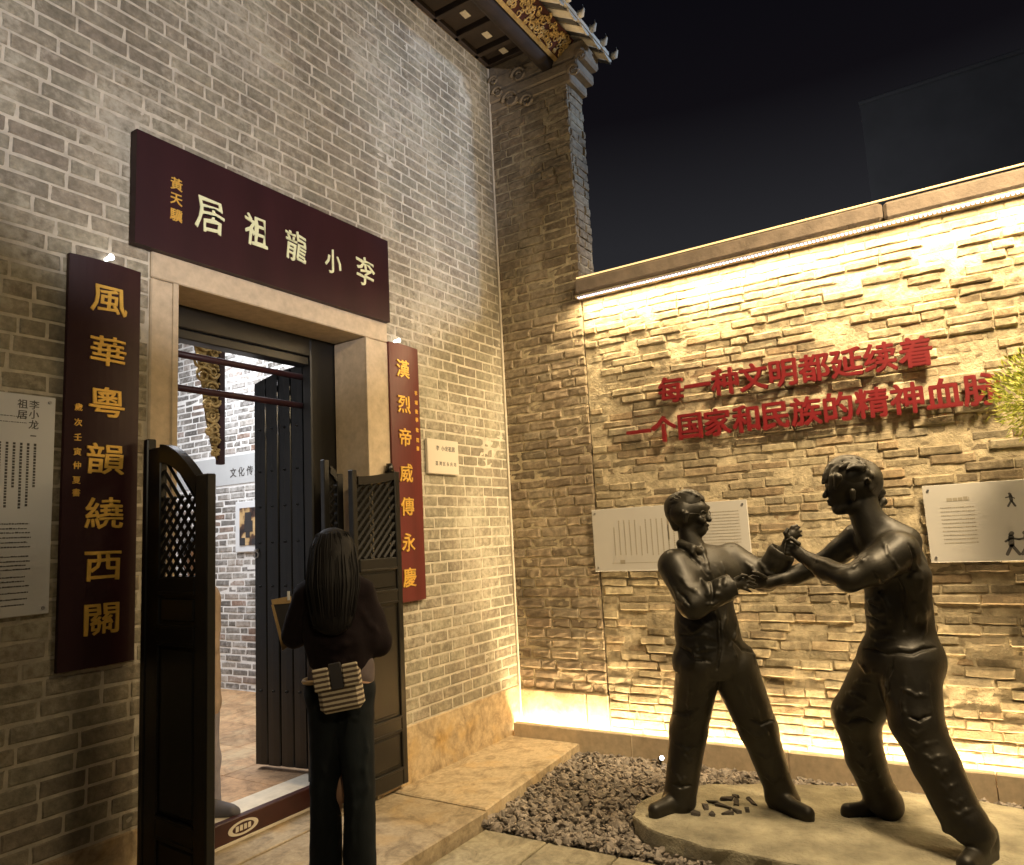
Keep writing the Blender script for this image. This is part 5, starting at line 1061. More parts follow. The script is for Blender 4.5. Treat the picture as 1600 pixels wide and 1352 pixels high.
# woven stripes of the bag
m, t, b = mat('striped_weave'); tcn = t.nodes.new('ShaderNodeTexCoord'); wv = t.nodes.new('ShaderNodeTexWave'); wv.bands_direction = 'Z'; wv.inputs['Scale'].default_value = 14.5; wv.inputs['Distortion'].default_value = .5; wv.inputs['Detail Scale'].default_value = 6
t.links.new(tcn.outputs['Object'], wv.inputs['Vector'])
t.links.new(ramp(t, wv.outputs['Fac'], [(.38, (.075, .05, .035)), (.62, (.46, .40, .29))]), b.inputs['Base Color']); b.inputs['Roughness'].default_value = .8; M['bag'] = m
# leaves
m, t, b = mat('leaf'); g = t.nodes.new('ShaderNodeNewGeometry')
t.links.new(ramp(t, g.outputs['Random Per Island'], [(0, (.16, .20, .02)), (.5, (.32, .36, .045)), (1, (.50, .48, .09))]), b.inputs['Base Color']); b.inputs['Roughness'].default_value = .6
b.inputs['Transmission Weight'].default_value = 0; M['leaf'] = m
def emit(name, col, st):
    m, t, b = mat(name); b.inputs['Base Color'].default_value = (*col, 1); b.inputs['Emission Color'].default_value = (*col, 1); b.inputs['Emission Strength'].default_value = st
    return m
M['diode'] = emit('diode', (.92, .80, 1.0), 2.2)
M['diode_warm'] = emit('diode_warm', (1.0, .75, .42), 3)
M['spot_white'] = emit('spot_white', (.9, .92, 1.0), 12)
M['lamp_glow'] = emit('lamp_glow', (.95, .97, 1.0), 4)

# ------------------------------------------------------------ helpers
def obj(name, verts, faces, m, parent=None, smooth=False, loc=None, rotz=0, scale=None):
    if isinstance(verts, bpy.types.Mesh): me = verts
    else:
        me = bpy.data.meshes.new(name); me.from_pydata([tuple(v) for v in verts], [], [tuple(f) for f in faces]); me.materials.append(m)
        if smooth: me.polygons.foreach_set('use_smooth', [True] * len(me.polygons))
        me.update()
    o = bpy.data.objects.new(name, me); COL.objects.link(o)
    if parent: o.parent = parent; o.matrix_parent_inverse = wmi(parent)
    if loc is not None: o.location = loc
    if rotz: o.rotation_euler = (0, 0, rotz)
    if scale is not None: o.scale = scale
    return o
def wmi(p):
    m = Matrix.Identity(4); q = p
    while q:
        l = Matrix.LocRotScale(q.location, q.rotation_euler, q.scale); m = (q.matrix_parent_inverse if q.parent else Matrix.Identity(4)) @ l @ m; q = q.parent
    return m.inverted()
def tag(o, label=None, cat=None, group=None, kind=None):
    if label: o['label'] = label
    if cat: o['category'] = cat
    if group: o['group'] = group
    if kind: o['kind'] = kind
    return o
def thing(name, loc, label, cat, group=None):
    o = bpy.data.objects.new(name, None); COL.objects.link(o); o.location = loc; o.empty_display_size = .1
    return tag(o, label, cat, group)
class MB:
    def __init__(s): s.v = []; s.f = []
    def add(s, v, f):
        n = len(s.v); s.v += [tuple(q) for q in v]; s.f += [tuple(i + n for i in q) for q in f]; return s
    def box(s, x0, x1, y0, y1, z0, z1, bev=0):
        if x0 > x1: x0, x1 = x1, x0
        if y0 > y1: y0, y1 = y1, y0
        if z0 > z1: z0, z1 = z1, z0
        if bev:
            b = min(bev, (x1-x0)*.45, (y1-y0)*.45, (z1-z0)*.45)
            bm = bmesh.new(); bmesh.ops.create_cube(bm, size=1)
            for q in bm.verts: q.co = Vector(((x0+x1)/2 + q.co.x*(x1-x0), (y0+y1)/2 + q.co.y*(y1-y0), (z0+z1)/2 + q.co.z*(z1-z0)))
            bmesh.ops.bevel(bm, geom=bm.edges[:], offset=b, segments=1, affect='EDGES')
            bm.verts.index_update()
            s.add([q.co for q in bm.verts], [[k.index for k in f.verts] for f in bm.faces]); bm.free(); return s
        v = [(x, y, z) for x in (x0, x1) for y in (y0, y1) for z in (z0, z1)]
        return s.add(v, [(0, 1, 3, 2), (4, 6, 7, 5), (0, 4, 5, 1), (2, 3, 7, 6), (0, 2, 6, 4), (1, 5, 7, 3)])
    def tube(s, pts, r, n=8, caps=True):
        pts = [Vector(p) for p in pts]; rs = r if isinstance(r, (list, tuple)) else [r] * len(pts); v = []; f = []
        ref = Vector((0, 0, 1)) if abs((pts[-1] - pts[0]).normalized().z) < .9 else Vector((1, 0, 0))
        for i, p in enumerate(pts):
            d = (pts[min(i+1, len(pts)-1)] - pts[max(i-1, 0)]).normalized(); a = d.cross(ref).normalized(); b = d.cross(a)
            for k in range(n):
                t_ = 2 * math.pi * k / n; v.append(p + (a * math.cos(t_) + b * math.sin(t_)) * rs[i])
        for i in range(len(pts) - 1):
            for k in range(n): f.append((i*n+k, i*n+(k+1) % n, (i+1)*n+(k+1) % n, (i+1)*n+k))
        if caps: f.append(tuple(range(n))[::-1]); f.append(tuple(range((len(pts)-1)*n, len(pts)*n)))
        return s.add(v, f)
    def xf(s, M4): s.v = [tuple(M4 @ Vector(q)) for q in s.v]; return s
    def build(s, name, m, parent=None, smooth=False): return obj(name, s.v, s.f, m, parent, smooth)

def project(p):
    d = [p[i] - CAMP[i] for i in range(3)]; c = [sum(CR[k][i] * d[i] for i in range(3)) for k in range(3)]
    if c[2] < .1: return None
    return (1152 * c[0] / c[2] + 800, 1152 * c[1] / c[2] + 676, c[2])

# ------------------------------------------------------------ brickwork
def brick_shape(L, H, gu, gz, amp, rnd_edge, prot, chip, rng, back=.03):
    nu, nz = len(gu), len(gz); v = []; f = []
    tilt = rng.uniform(-1, 1) * amp * 1.2; tilt2 = rng.uniform(-1, 1) * amp * .8
    for j, c in enumerate(gz):
        for i, a in enumerate(gu):
            ed = i in (0, nu-1) or j in (0, nz-1)
            y = -prot + tilt * (a - .5) * 2 + tilt2 * (c - .5) * 2 + rng.uniform(-1, 1) * amp + (rnd_edge * rng.uniform(.5, 1.4) if ed else 0)
            if ed and rng.random() < chip: y += prot * rng.uniform(.2, .7)
            du = rng.uniform(-1, 1) * min(.004, amp * .7); dz = rng.uniform(-1, 1) * min(.004, amp * .6)
            v.append(((a - .5) * L + du, y, (c - .5) * H + dz))
    for j in range(nz-1):
        for i in range(nu-1): f.append((j*nu+i, j*nu+i+1, (j+1)*nu+i+1, (j+1)*nu+i))
    ring = [i for i in range(nu)] + [j*nu+nu-1 for j in range(1, nz)] + [(nz-1)*nu+i for i in range(nu-2, -1, -1)] + [j*nu for j in range(nz-2, 0, -1)]
    n0 = len(v)
    for q in ring: v.append((v[q][0], back, v[q][2]))
    k = len(ring)
    for i in range(k): f.append((ring[i], n0+i, n0+(i+1) % k, ring[(i+1) % k]))
    return v, f
def lay(u0, u1, z0, z1, pitch, joint, lens, holes, rng, jit=.0):
    out = []; z = z0
    while z < z1 - .02:
        h = min(pitch, z1 - z); u = u0 - rng.uniform(0, lens[-1][0])
        while u < u1:
            q = rng.random(); L = lens[-1][0]
            for l, pr in lens:
                if q < pr: L = l; break
                q -= pr
            L *= rng.uniform(.95, 1.05)
            segs = [(max(u, u0), min(u + L, u1))]
            for (a, b, c, d) in holes:
                if z + h * .5 > c and z + h * .5 < d:
                    ns = []
                    for s0, s1 in segs:
                        if s1 <= a or s0 >= b: ns.append((s0, s1)); continue
                        if s0 < a: ns.append((s0, a))
                        if s1 > b: ns.append((b, s1))
                    segs = ns
            for s0, s1 in segs:
                if s1 - s0 > .035: out.append((s0 + joint/2, s1 - joint/2, z + joint/2 + rng.uniform(-1, 1)*jit, z + h - joint/2 + rng.uniform(-1, 1)*jit))
            u += L
        z += pitch
    return out
def brickwork(parent, bricks, frame, variants, L0, H0, m, limit=300, stuffname='brickwork'):
    """frame(u, z) -> world point of the wall plane, plus rotation about z"""
    fn, rz = frame
    meshes = []
    for v, f in variants:
        me = bpy.data.meshes.new('brick'); me.from_pydata(v, [], f); me.materials.append(m); me.update(); meshes.append(me)
    sc = []
    for i, (a, b, c, d) in enumerate(bricks):
        p = fn((a+b)/2, (c+d)/2); q = project(p)
        vis = 0
        if q and -10 < q[0] < 1610 and -10 < q[1] < 1362: vis = (b-a)*(d-c)/q[2]**2.6
        sc.append((vis, i))
    sc.sort(reverse=True); top = set(i for v_, i in sc[:limit] if v_ > 0)
    st = MB(); cz, sz = math.cos(rz), math.sin(rz)
    for i, (a, b, c, d) in enumerate(bricks):
        p = fn((a+b)/2, (c+d)/2); k = rnd.randrange(len(variants)); sx_, sz_ = (b-a)/L0, (d-c)/H0; fl = rnd.choice((1, 1))
        if i in top:
            obj('brick', meshes[k], None, m, parent, loc=p, rotz=rz, scale=(sx_, 1, sz_))
        else:
            v, f = variants[k]
            st.add([(p[0] + x*sx_*cz - y*sz, p[1] + x*sx_*sz + y*cz, p[2] + z*sz_) for x, y, z in v], f)
    if st.v: tag(st.build(stuffname, m, parent), kind='stuff')
FAC = (lambda u, z: (u, 0.0, z), 0.0)                         # facade, u = x
def XW(x0): return (lambda u, z: (x0, -u, z), -math.pi/2)     # wall facing -x, u = -y

g4 = [0, .035, .5, .965, 1]; z4 = [0, .1, .9, 1]
smooth_vars = [brick_shape(.25, .073, g4, z4, .0012, .004, .005, .10, rnd) for _ in range(24)]
rough_vars = [brick_shape(.25, .055, [0, .05, .3, .62, .95, 1], [0, .17, .83, 1], .0022, .006, .012 + rnd.uniform(-.013, .016), .55, rnd) for _ in range(48)]
fair_vars = [brick_shape(.25, .055, [0, .04, .5, .96, 1], [0, .15, .85, 1], .0022, .004, .014 + rnd.uniform(-.004, .006), .2, rnd) for _ in range(24)]
pier_vars = [brick_shape(.25, .070, [0, .05, .3, .6, .95, 1], [0, .18, .6, .84, 1], .0035, .006, .009 + rnd.uniform(-.006, .008), .25, rnd) for _ in range(30)]

from mathutils import noise as MN
def mortar_sheet(name, parent, fn, u0, u1, z0, z1, step, base, amp, sm, m, holes=()):
    nu, nz = int((u1-u0)/step)+1, int((z1-z0)/step)+1; v = []; f = []
    for j in range(nz):
        for i in range(nu):
            u, z = u0+(u1-u0)*i/(nu-1), z0+(z1-z0)*j/(nz-1)
            a = MN.noise(Vector((u*17, z*26, 1.3)))*amp; q = MN.fractal(Vector((u*1.7, z*2.3, 5.1)), .8, 2.2, 4) + .75*MN.noise(Vector((u*16, z*34, 9)))
            v.append(fn(u, z, base + a + max(0, q-.60)*sm))
    for j in range(nz-1):
        for i in range(nu-1):
            uc, zc = u0+(u1-u0)*(i+.5)/(nu-1), z0+(z1-z0)*(j+.5)/(nz-1)
            if any(a < uc < b and c < zc < d for a, b, c, d in holes): continue
            k = j*nu+i; f.append((k, k+1, k+nu+1, k+nu))
    return obj(name, v, f, m, parent, True)

# ------------------------------------------------------------ ground, paving, gravel
tag(MB().box(-60, 90, -60, 90, -.5, -.125).build('ground', M['soil']), kind='structure')
pv = thing('pavement', (-3, -2, -.08), None, None); tag(pv, kind='structure')
def flat_stone(x0, x1, y0, y1, top, th, m, name, parent, amp=.002, pts=None, nx=4, ny=3, bev=.006):
    gx = [0, bev/abs(x1-x0)] + [i/nx for i in range(1, nx)] + [1-bev/abs(x1-x0), 1]; gy = [0, bev/abs(y1-y0)] + [i/ny for i in range(1, ny)] + [1-bev/abs(y1-y0), 1]
    v = []; f = []; nu, nz = len(gx), len(gy); tl = rnd.uniform(-1, 1)*amp
    q = pts or [(x0, y0), (x1, y0), (x1, y1), (x0, y1)]
    for j, c in enumerate(gy):
        for i, a in enumerate(gx):
            ed = i in (0, nu-1) or j in (0, nz-1)
            x = (q[0][0]*(1-a) + q[1][0]*a)*(1-c) + (q[3][0]*(1-a) + q[2][0]*a)*c
            y = (q[0][1]*(1-a) + q[1][1]*a)*(1-c) + (q[3][1]*(1-a) + q[2][1]*a)*c
            if ed: x += rnd.uniform(-1, 1)*.003; y += rnd.uniform(-1, 1)*.003
            v.append((x, y, top - (.006 if ed else 0) + rnd.uniform(-1, 1)*amp + tl*(a-.5)))
    for j in range(nz-1):
        for i in range(nu-1): f.append((j*nu+i, j*nu+i+1, (j+1)*nu+i+1, (j+1)*nu+i))
    ring = [i for i in range(nu)] + [j*nu+nu-1 for j in range(1, nz)] + [(nz-1)*nu+i for i in range(nu-2, -1, -1)] + [j*nu for j in range(nz-2, 0, -1)]
    n0 = len(v); k = len(ring)
    for r in ring: v.append((v[r][0], v[r][1], top-th))
    for i in range(k): f.append((ring[i], n0+i, n0+(i+1) % k, ring[(i+1) % k]))
    return obj(name, v, f, m, parent)
y = -.785; row = 0
while y > -6.5:
    d = .42; x = -1.675 - (0 if row % 2 else .0); first = True
    while x > -8:
        Lx = .62 if not (first and row % 2) else .31; first = False
        flat_stone(x-Lx+.005, x-.005, y-d+.005, y-.005, -.078 + rnd.uniform(-.0015, .0015), .05, M['paving'], 'paving_stone', pv, .0015, nx=3, ny=2)
        x -= Lx
    y -= d; row += 1
tag(MB().box(-8.2, -1.68, -6.6, -.79, -.122, -.092).build('joint_sand', M['soil'], pv), kind='stuff')
dsl = thing('doorstep', (-3, -.4, 0), None, None); tag(dsl, kind='structure')
flat_stone(0, 0, 0, 0, 0, .14, M['slab_stone'], 'granite_slab', dsl, .0025, [(-1.585, -.735), (-.175, -.625), (-.175, -.012), (-1.62, -.012)], 9, 5, .01) if False else None
for pts in ([(-1.60, -.745), (-.178, -.625), (-.178, -.004), (-1.585, -.004)], [(-3.35, -.775), (-1.612, -.765), (-1.60, -.004), (-3.35, -.004)], [(-5.2, -.775), (-3.362, -.775), (-3.362, -.004), (-5.2, -.004)], [(-7.4, -.775), (-5.212, -.775), (-5.212, -.004), (-7.4, -.004)]):
    flat_stone(0, 1.5, 0, .7, 0, .122, M['slab_stone'], 'granite_slab', dsl, .002, pts, 9, 5, .012)
MB().box(-3.135, -1.755, .004, .248, -.05, .002, .004).build('granite_slab', M['slab_stone'], dsl)

PL = [(-1.302, -1.557), (-1.05, -1.55), (-.80, -1.66), (-.66, -1.95), (-.50, -2.30), (-.40, -2.75), (-.42, -3.3), (-.62, -3.85), (-1.1, -4.05), (-1.5, -3.8), (-1.60, -3.3), (-1.55, -2.9), (-1.615, -2.6), (-1.60, -2.22), (-1.59, -1.98), (-1.55, -1.77), (-1.45, -1.62)]
def inside(x, y, poly):
    c = False; j = len(poly)-1
    for i in range(len(poly)):
        if (poly[i][1] > y) != (poly[j][1] > y) and x < (poly[j][0]-poly[i][0])*(y-poly[i][1])/(poly[j][1]-poly[i][1]) + poly[i][0]: c = not c
        j = i
    return c
def plinth():
    # concentric rings of an irregular outline, rough top, undercut side
    cx, cy = -1.02, -2.7; n = 96; out = []
    per = []
    for i in range(len(PL)):
        a, b = PL[i], PL[(i+1) % len(PL)]; per.append(math.dist(a, b))
    tot = sum(per); 
    for k in range(n):
        d = tot*k/n; i = 0
        while d > per[i]: d -= per[i]; i += 1
        a, b = PL[i], PL[(i+1) % len(PL)]; t_ = d/per[i]; out.append((a[0]*(1-t_)+b[0]*t_, a[1]*(1-t_)+b[1]*t_))
    for _ in range(3): out = [((out[i-1][0]+2*out[i][0]+out[(i+1) % n][0])/4, (out[i-1][1]+2*out[i][1]+out[(i+1) % n][1])/4) for i in range(n)]
    v = [(cx, cy, .018)]; f = []; R = [.06*i for i in range(1, 16)] + [.95, .98, .995, 1.0, 1.0, .99]
    for ri, r in enumerate(R):
        for k in range(n):
            x, y = cx + (out[k][0]-cx)*r, cy + (out[k][1]-cy)*r
            z = .02 + (-.012 if r >= 1 else -.003 if r > .98 else 0)
            if ri == len(R)-2: z = -.055
            if ri == len(R)-1: z = -.13
            if ri < len(R)-2:
                z += .0045*math.sin(x*23+y*11)*math.sin(y*19-x*7) + rnd.uniform(-1, 1)*.0022
                if r > .93: q_ = math.sin(k*.9)*math.sin(k*.37+1); x += (x-cx)*.02*q_; y += (y-cy)*.02*q_; z -= .006*max(0, q_)
            else: x += rnd.uniform(-1, 1)*.010; y += rnd.uniform(-1, 1)*.010
            v.append((x, y, z))
    for k in range(n): f.append((0, 1+k, 1+(k+1) % n))
    for r in range(len(R)-1):
        for k in range(n): f.append((1+r*n+k, 1+(r+1)*n+k, 1+(r+1)*n+(k+1) % n, 1+r*n+(k+1) % n))
    o = obj('statue_plinth', v, f, M['plinth_stone'])
    tag(o, 'low irregular tan stone slab under the two bronze figures', 'plinth')
    return o
plinth()
# recessed marks cut in the plinth between the feet of the left figure
crk = MB()
for (x, y, a, l) in [(-1.12, -1.92, .4, .07), (-1.06, -2.0, 1.2, .10), (-.98, -2.05, .3, .09), (-1.10, -2.08, .9, .05), (-.93, -2.12, .6, .12), (-1.20, -1.98, .1, .05), (-1.02, -1.93, 1.7, .06), (-.88, -2.02, 1.0, .05), (-1.16, -2.05, 2.2, .06), (-.95, -1.98, 2.0, .07), (-1.23, -1.90, 1.3, .04), (-1.05, -2.13, .2, .06)]:
    c, s_ = math.cos(a), math.sin(a); b = MB().box(-l/2, l/2, -.012, .012, -.012, .012)
    b.v = [(q[0]+rnd.uniform(-1, 1)*.012, q[1]+rnd.uniform(-1, 1)*.011, q[2]*.8+rnd.uniform(-1, 1)*.005) for q in b.v]; b.xf(Matrix.Translation((x, y, .022)) @ Matrix.Rotation(a, 4, 'Z')); crk.add(b.v, b.f)
o = crk.build('stone_chips', M['soil']); tag(o, 'dark stone chips lying on the slab between the left figure\'s feet', 'chips', kind='stuff')

def gravel():
    rg = np.random.RandomState(5); bm = bmesh.new(); bmesh.ops.create_icosphere(bm, subdivisions=1, radius=1); bm.verts.ensure_lookup_table()
    bv = np.array([v.co for v in bm.verts]); bf = np.array([[v.index for v in f.verts] for f in bm.faces]); bm.free()
    vs = []; fs = []; n = 0; cnt = 0
    while cnt < 11000:
        x, y = rg.uniform(-1.67, -.17), rg.uniform(-5.2, -.60)
        if x > -.01: continue
        if y > -.625 - (-(x+.178))*.085: continue
        if inside(x, y, PL): continue
        s = rg.choice([.008, .012, .016, .021, .026], p=[.2, .3, .28, .16, .06]) * rg.uniform(.85, 1.15) * (1.25 if rg.rand() < .15 else 1)
        q = bv * np.array([s*1.5, s*.95, s*.6]) * (1 + rg.uniform(-.28, .28, bv.shape))
        a, b, c = rg.uniform(0, 6.28), rg.normal(0, .45), rg.normal(0, .45)
        ca, sa, cb, sb, cc, sc_ = math.cos(a), math.sin(a), math.cos(b), math.sin(b), math.cos(c), math.sin(c)
        Rz = np.array([[ca, -sa, 0], [sa, ca, 0], [0, 0, 1]]); Ry = np.array([[cb, 0, sb], [0, 1, 0], [-sb, 0, cb]]); Rx = np.array([[1, 0, 0], [0, cc, -sc_], [0, sc_, cc]])
        q = q @ (Rz @ Ry @ Rx).T + np.array([x, y, -.070 + rg.uniform(-.018, .016)])
        vs.append(q); fs.append(bf + n); n += len(bv); cnt += 1
    o = obj('gravel', np.concatenate(vs).tolist(), np.concatenate(fs).tolist(), M['pebble'])
    tag(o, 'dark brown pebbles between the doorstep, the wall and the statue slab', 'gravel', kind='stuff')
gravel()
kb = thing('kerb', (-.13, -3, -.08), None, None); tag(kb, kind='structure')
yy = -.03
while yy > -6:
    L = rnd.uniform(.9, 1.15); flat_stone(-.17, -.115, yy-L+.002, yy-.002, .098, .2, M['granite'], 'kerb_stone', kb, .0012, nx=2, ny=6, bev=.006); yy -= L

# ------------------------------------------------------------ the old house
house = thing('brick_house', (-2.4, 0, 0), 'old grey brick house with an open stone framed doorway and half doors', 'house')
fw_ = MB(); T = .36
fw_.box(-7.4, -3.27, .008, T, -.1, 6.05); fw_.box(-1.54, -.002, .008, T, -.1, 6.05); fw_.box(-3.27, -1.54, .008, T, 3.11, 6.05)
front = fw_.build('front_wall', M['mortar'], house)
mortar_sheet('mortar_bed', front, lambda u, z, d: (u, -d, z), -7.4, -.004, .34, 5.94, .024, .0012, .0016, .012, M['mortar'], [(-3.27, -1.54, 0, 3.11)])
lens = [(.255, .72), (.125, .12), (.19, .16)]
br = lay(-4.35, -.003, .365, 5.93, .0815, .0125, lens, [(-3.285, -1.525, 0, 3.125)], rnd, .0012)
br += lay(-7.4, -4.35, .365, 5.93, .0815, .0125, lens, [], rnd, .0012)
brickwork(front, br, FAC, smooth_vars, .25, .073, M['facade_brick'], 300, 'more_bricks')
for x0, x1 in ((-7.4, -6.2), (-6.2, -4.75), (-4.75, -3.29), (-1.52, -.006)):
    MB().box(x0+.003, x1-.003, -.012, .05, -.05, .36, .006).build('base_stone', M['base_stone'], front)
ds = bpy.data.objects.new('door_surround', None); COL.objects.link(ds); ds.parent = house; ds.matrix_parent_inverse = wmi(house)
MB().box(-3.285, -1.525, -.02, .28, 2.985, 3.125, .006).build('lintel_stone', M['granite'], ds)
MB().box(-3.285, -3.14, -.018, .28, 0, 2.982, .006).build('jamb_stone', M['granite'], ds)
MB().box(-1.75, -1.525, -.018, .28, 0, 2.982, .006).build('jamb_stone', M['granite'], ds)
MB().box(-3.17, -3.138, -.028, -.016, 0, 2.98, .003).build('moulding', M['granite'], ds); MB().box(-1.752, -1.72, -.028, -.016, 0, 2.98, .003).build('moulding', M['granite'], ds)
# wooden door frame
df = bpy.data.objects.new('door_frame', None); COL.objects.link(df); df.parent = house; df.matrix_parent_inverse = wmi(house)
MB().box(-2.998, -1.962, .284, .36, 2.86, 3.105, .006).build('head_rail', M['black_wood'], df)
MB().box(-2.998, -1.962, .30, .40, 2.80, 2.857, .006).build('head_rail', M['black_wood'], df)
MB().box(-1.96, -1.545, .284, .37, .0, 3.105, .008).build('stile', M['black_wood'], df)
MB().box(-3.265, -3.0, .284, .37, .0, 3.105, .008).build('stile', M['black_wood'], df)
for z in (2.535, 2.735): MB().tube([(-3.13, .40, z), (-1.9, .40, z+.004)], .021, 12).build('sliding_rod', M['lacquer_brown'], df, True)
MB().box(-3.139, -1.751, .25, .30, .008, .125, .004).build('threshold', M['dark_red_wood'], df)
MB().box(-3.139, -1.751, .236, .249, .002, .016, .002).build('threshold_trim', M['lime_white'], df)
# oval badge on the threshold
ov = MB(); n = 28
for k in range(n):
    a, b = 2*math.pi*k/n, 2*math.pi*(k+1)/n
    v = []
    for t_ in (a, b):
        for r in (1.0, .72): v.append((-2.535 + .10*r*math.cos(t_), .2465, .066 + .038*r*math.sin(t_)))
    ov.add([*v, *[(p[0], .2495, p[2]) for p in v]], [(0, 1, 3, 2), (0, 2, 6, 4), (1, 5, 7, 3)])
for i in range(4): ov.box(-2.585+i*.027, -2.566+i*.027, .2465, .2495, .052, .080)
ov.build('oval_badge', M['lime_white'], df)
# heavy plank door, opened inward
pd = bpy.data.objects.new('plank_door', None); COL.objects.link(pd); pd.parent = house; pd.location = (-1.80, .385, .13); pd.rotation_euler = (0, 0, math.radians(98)); pd.matrix_parent_inverse = wmi(house)
bpy.context.view_layer.update()
def loc_obj(mb, name, m, parent, smooth=False):
    o = mb.build(name, m, None, smooth); o.parent = parent; return o
npl = 5; wpl = .56/npl
for k in range(npl):
    x0, x1 = k*wpl + .002, (k+1)*wpl - .002; zt0 = 2.73 - .09*(k/npl)**2.2; zt1 = 2.73 - .09*((k+1)/npl)**2.2
    zb0 = .0 + .015*(k/npl); m_ = MB(); yb = rnd.uniform(-.002, .002)
    prof = [(x0, 0), (x0+.006, .006), ((x0+x1)/2, .009), (x1-.006, .006), (x1, 0)]
    v = []; 
    for x, y in prof:
        tt = (x-x0)/(x1-x0); zt = zt0*(1-tt)+zt1*tt
        v += [(x, y+.028+yb, .02), (x, y+.028+yb, zt), (x, -.03, .02), (x, -.03, zt)]
    f = []
    for i in range(4):
        a = i*4; b = a+4; f += [(a, a+1, b+1, b), (a+2, b+2, b+3, a+3), (a, b, b+2, a+2), (a+1, a+3, b+3, b+1)]
    f += [(0, 2, 3, 1), (16, 17, 19, 18)]
    loc_obj(m_.add(v, f), 'plank', M['plank_paint'], pd)
nb = MB()
for z in (.5, 1.2, 1.5, 1.75, 2.0, 2.3):
    for k in range(npl): nb.tube([(k*wpl+wpl/2, .03, z), (k*wpl+wpl/2, .046, z)], [.012, .006], 8)
tag(loc_obj(nb, 'nail_head', M['black_wood'], pd), kind='stuff')
rg_ = MB(); rg_.tube([(.53 + .022*math.cos(a*.5236), .05, 1.42 + .022*math.sin(a*.5236)) for a in range(13)], .004, 6); rg_.tube([(.53, .03, 1.45), (.53, .055, 1.45)], [.014, .01], 8)
loc_obj(rg_, 'ring_handle', M['steel'], pd)

def half_door(loc, rz, w, ztop0, ztop1, zb, label=None, stiles=(.05, .05), q=.055):
    """leaf along local +x from the hinge; side: which face carries the mouldings (-1 = -y)"""
    d = bpy.data.objects.new('half_door', None); COL.objects.link(d); d.parent = house; d.location = loc; d.rotation_euler = (0, 0, rz); d.matrix_parent_inverse = wmi(house)
    if label: d['label'] = label
    th = .022; st = .05; s0, s1 = stiles; zl = 1.49
    zs = lambda t_: ztop0 - .02 - (ztop0-.02-ztop1)*(t_**1.7)
    loc_obj(MB().box(0, .042, -th, th, zb, ztop0+.02, .005), 'stile', M['black_wood'], d); loc_obj(MB().box(w-s1, w, -th, th, zb, ztop1, .005), 'stile', M['black_wood'], d)
    if s0 > .06: loc_obj(MB().box(.044, s0, -th+.004, th-.004, zb, ztop0-.03, .005), 'stile', M['black_wood'], d)
    hd = MB(); n = 10
    for i in range(n):
        t0, t1 = i/n, (i+1)/n; x0, x1 = s0 + (w-s0-s1)*t0, s0 + (w-s0-s1)*t1
        za, zc = zs(t0), zs(t1)
        v = [(x0, -th, za-q), (x1, -th, zc-q), (x1, -th, zc), (x0, -th, za), (x0, th, za-q), (x1, th, zc-q), (x1, th, zc), (x0, th, za)]
        hd.add(v, [(0, 1, 2, 3), (4, 7, 6, 5), (0, 4, 5, 1), (3, 2, 6, 7)])
    loc_obj(hd, 'top_rail', M['black_wood'], d)
    # pierced lattice: crossing diagonal bars
    la = MB(); sp = .043; x0, x1 = s0, w-s1
    for sgn, yy_ in ((1, -.004), (-1, .004)):
        k = -60
        while k < 60:
            c = k*sp*1.414; pts = []
            # bar line: z = zl + sgn*(x-x0) + c
            for x in (x0, x1): pass
            xa, xb = x0, x1; za, zc = zl + sgn*(xa-x0) + c, zl + sgn*(xb-x0) + c
            lo, hi = zl + .0, zs(.5) - .05
            if max(za, zc) > lo and min(za, zc) < hi:
                def cl(x, z, lim): return (x + (lim - z)*sgn, lim)
                A, B = (xa, za), (xb, zc)
                if A[1] < lo: A = cl(*A, lo)
                if B[1] < lo: B = cl(*B, lo)
                tA = zs(max(0, min(1, (A[0]-s0)/(w-s0-s1)))) - q; tB = zs(max(0, min(1, (B[0]-s0)/(w-s0-s1)))) - q
                if A[1] > tA: A = cl(*A, tA)
                if B[1] > tB: B = cl(*B, tB)
                if x0-.001 <= A[0] <= x1+.001 and x0-.001 <= B[0] <= x1+.001 and abs(A[0]-B[0]) > .01:
                    la.tube([(A[0], yy_, A[1]), (B[0], yy_, B[1])], .0105, 4)
            k += 1
    tag(loc_obj(la, 'lattice', M['black_wood'], d), kind='stuff')
    for z0, z1 in ((1.42, 1.49), (1.20, 1.27), (.38, .46), (zb, zb+.10)): loc_obj(MB().box(s0, w-s1, -th, th, z0, z1, .007), 'rail', M['black_wood'], d)
    for z0, z1 in ((1.27, 1.42), (.46, 1.20), (zb+.10, .38)):
        loc_obj(MB().box(s0, w-s1, -.008, .008, z0, z1).box(s0+.02, w-s1-.02, -.015, .015, z0+.025, z1-.025, .006), 'panel', M['black_wood'], d)
        for s_ in (-1, 1):
            y0, y1 = s_*.0085, s_*.0265
            for za, zb_ in ((z0-.006, z0+.010), (z1-.010, z1+.006)): loc_obj(MB().box(s0, w-s1, y0, y1, za, zb_, .003), 'bead_moulding', M['black_wood'], d)
    return d
half_door((-3.325, -.075, 0), math.atan2(-.53, -.035), .545, 2.12, 1.93, .04, 'left half door with pierced lattice, folded outward', (.15, .095), .085)
half_door((-1.955, -.052, 0), 0, .45, 2.04, 2.065, .04, 'right half door leaf folded flat beside the jamb')
MB().box(-1.90, -1.56, -.022, -.012, 1.45, 1.98, .002).build('dark_backing', M['black_wood'], house)  # dark board added behind the lattice to stand in for shade
half_door((-2.02, .13, 0), math.radians(-8), .15, 2.12, 2.05, .04)
MB().tube([(-1.58, -.052, 2.06), (-1.58, -.052, 2.12)], [.035, .02], 12).build('pivot_knob', M['black_wood'], house, True)

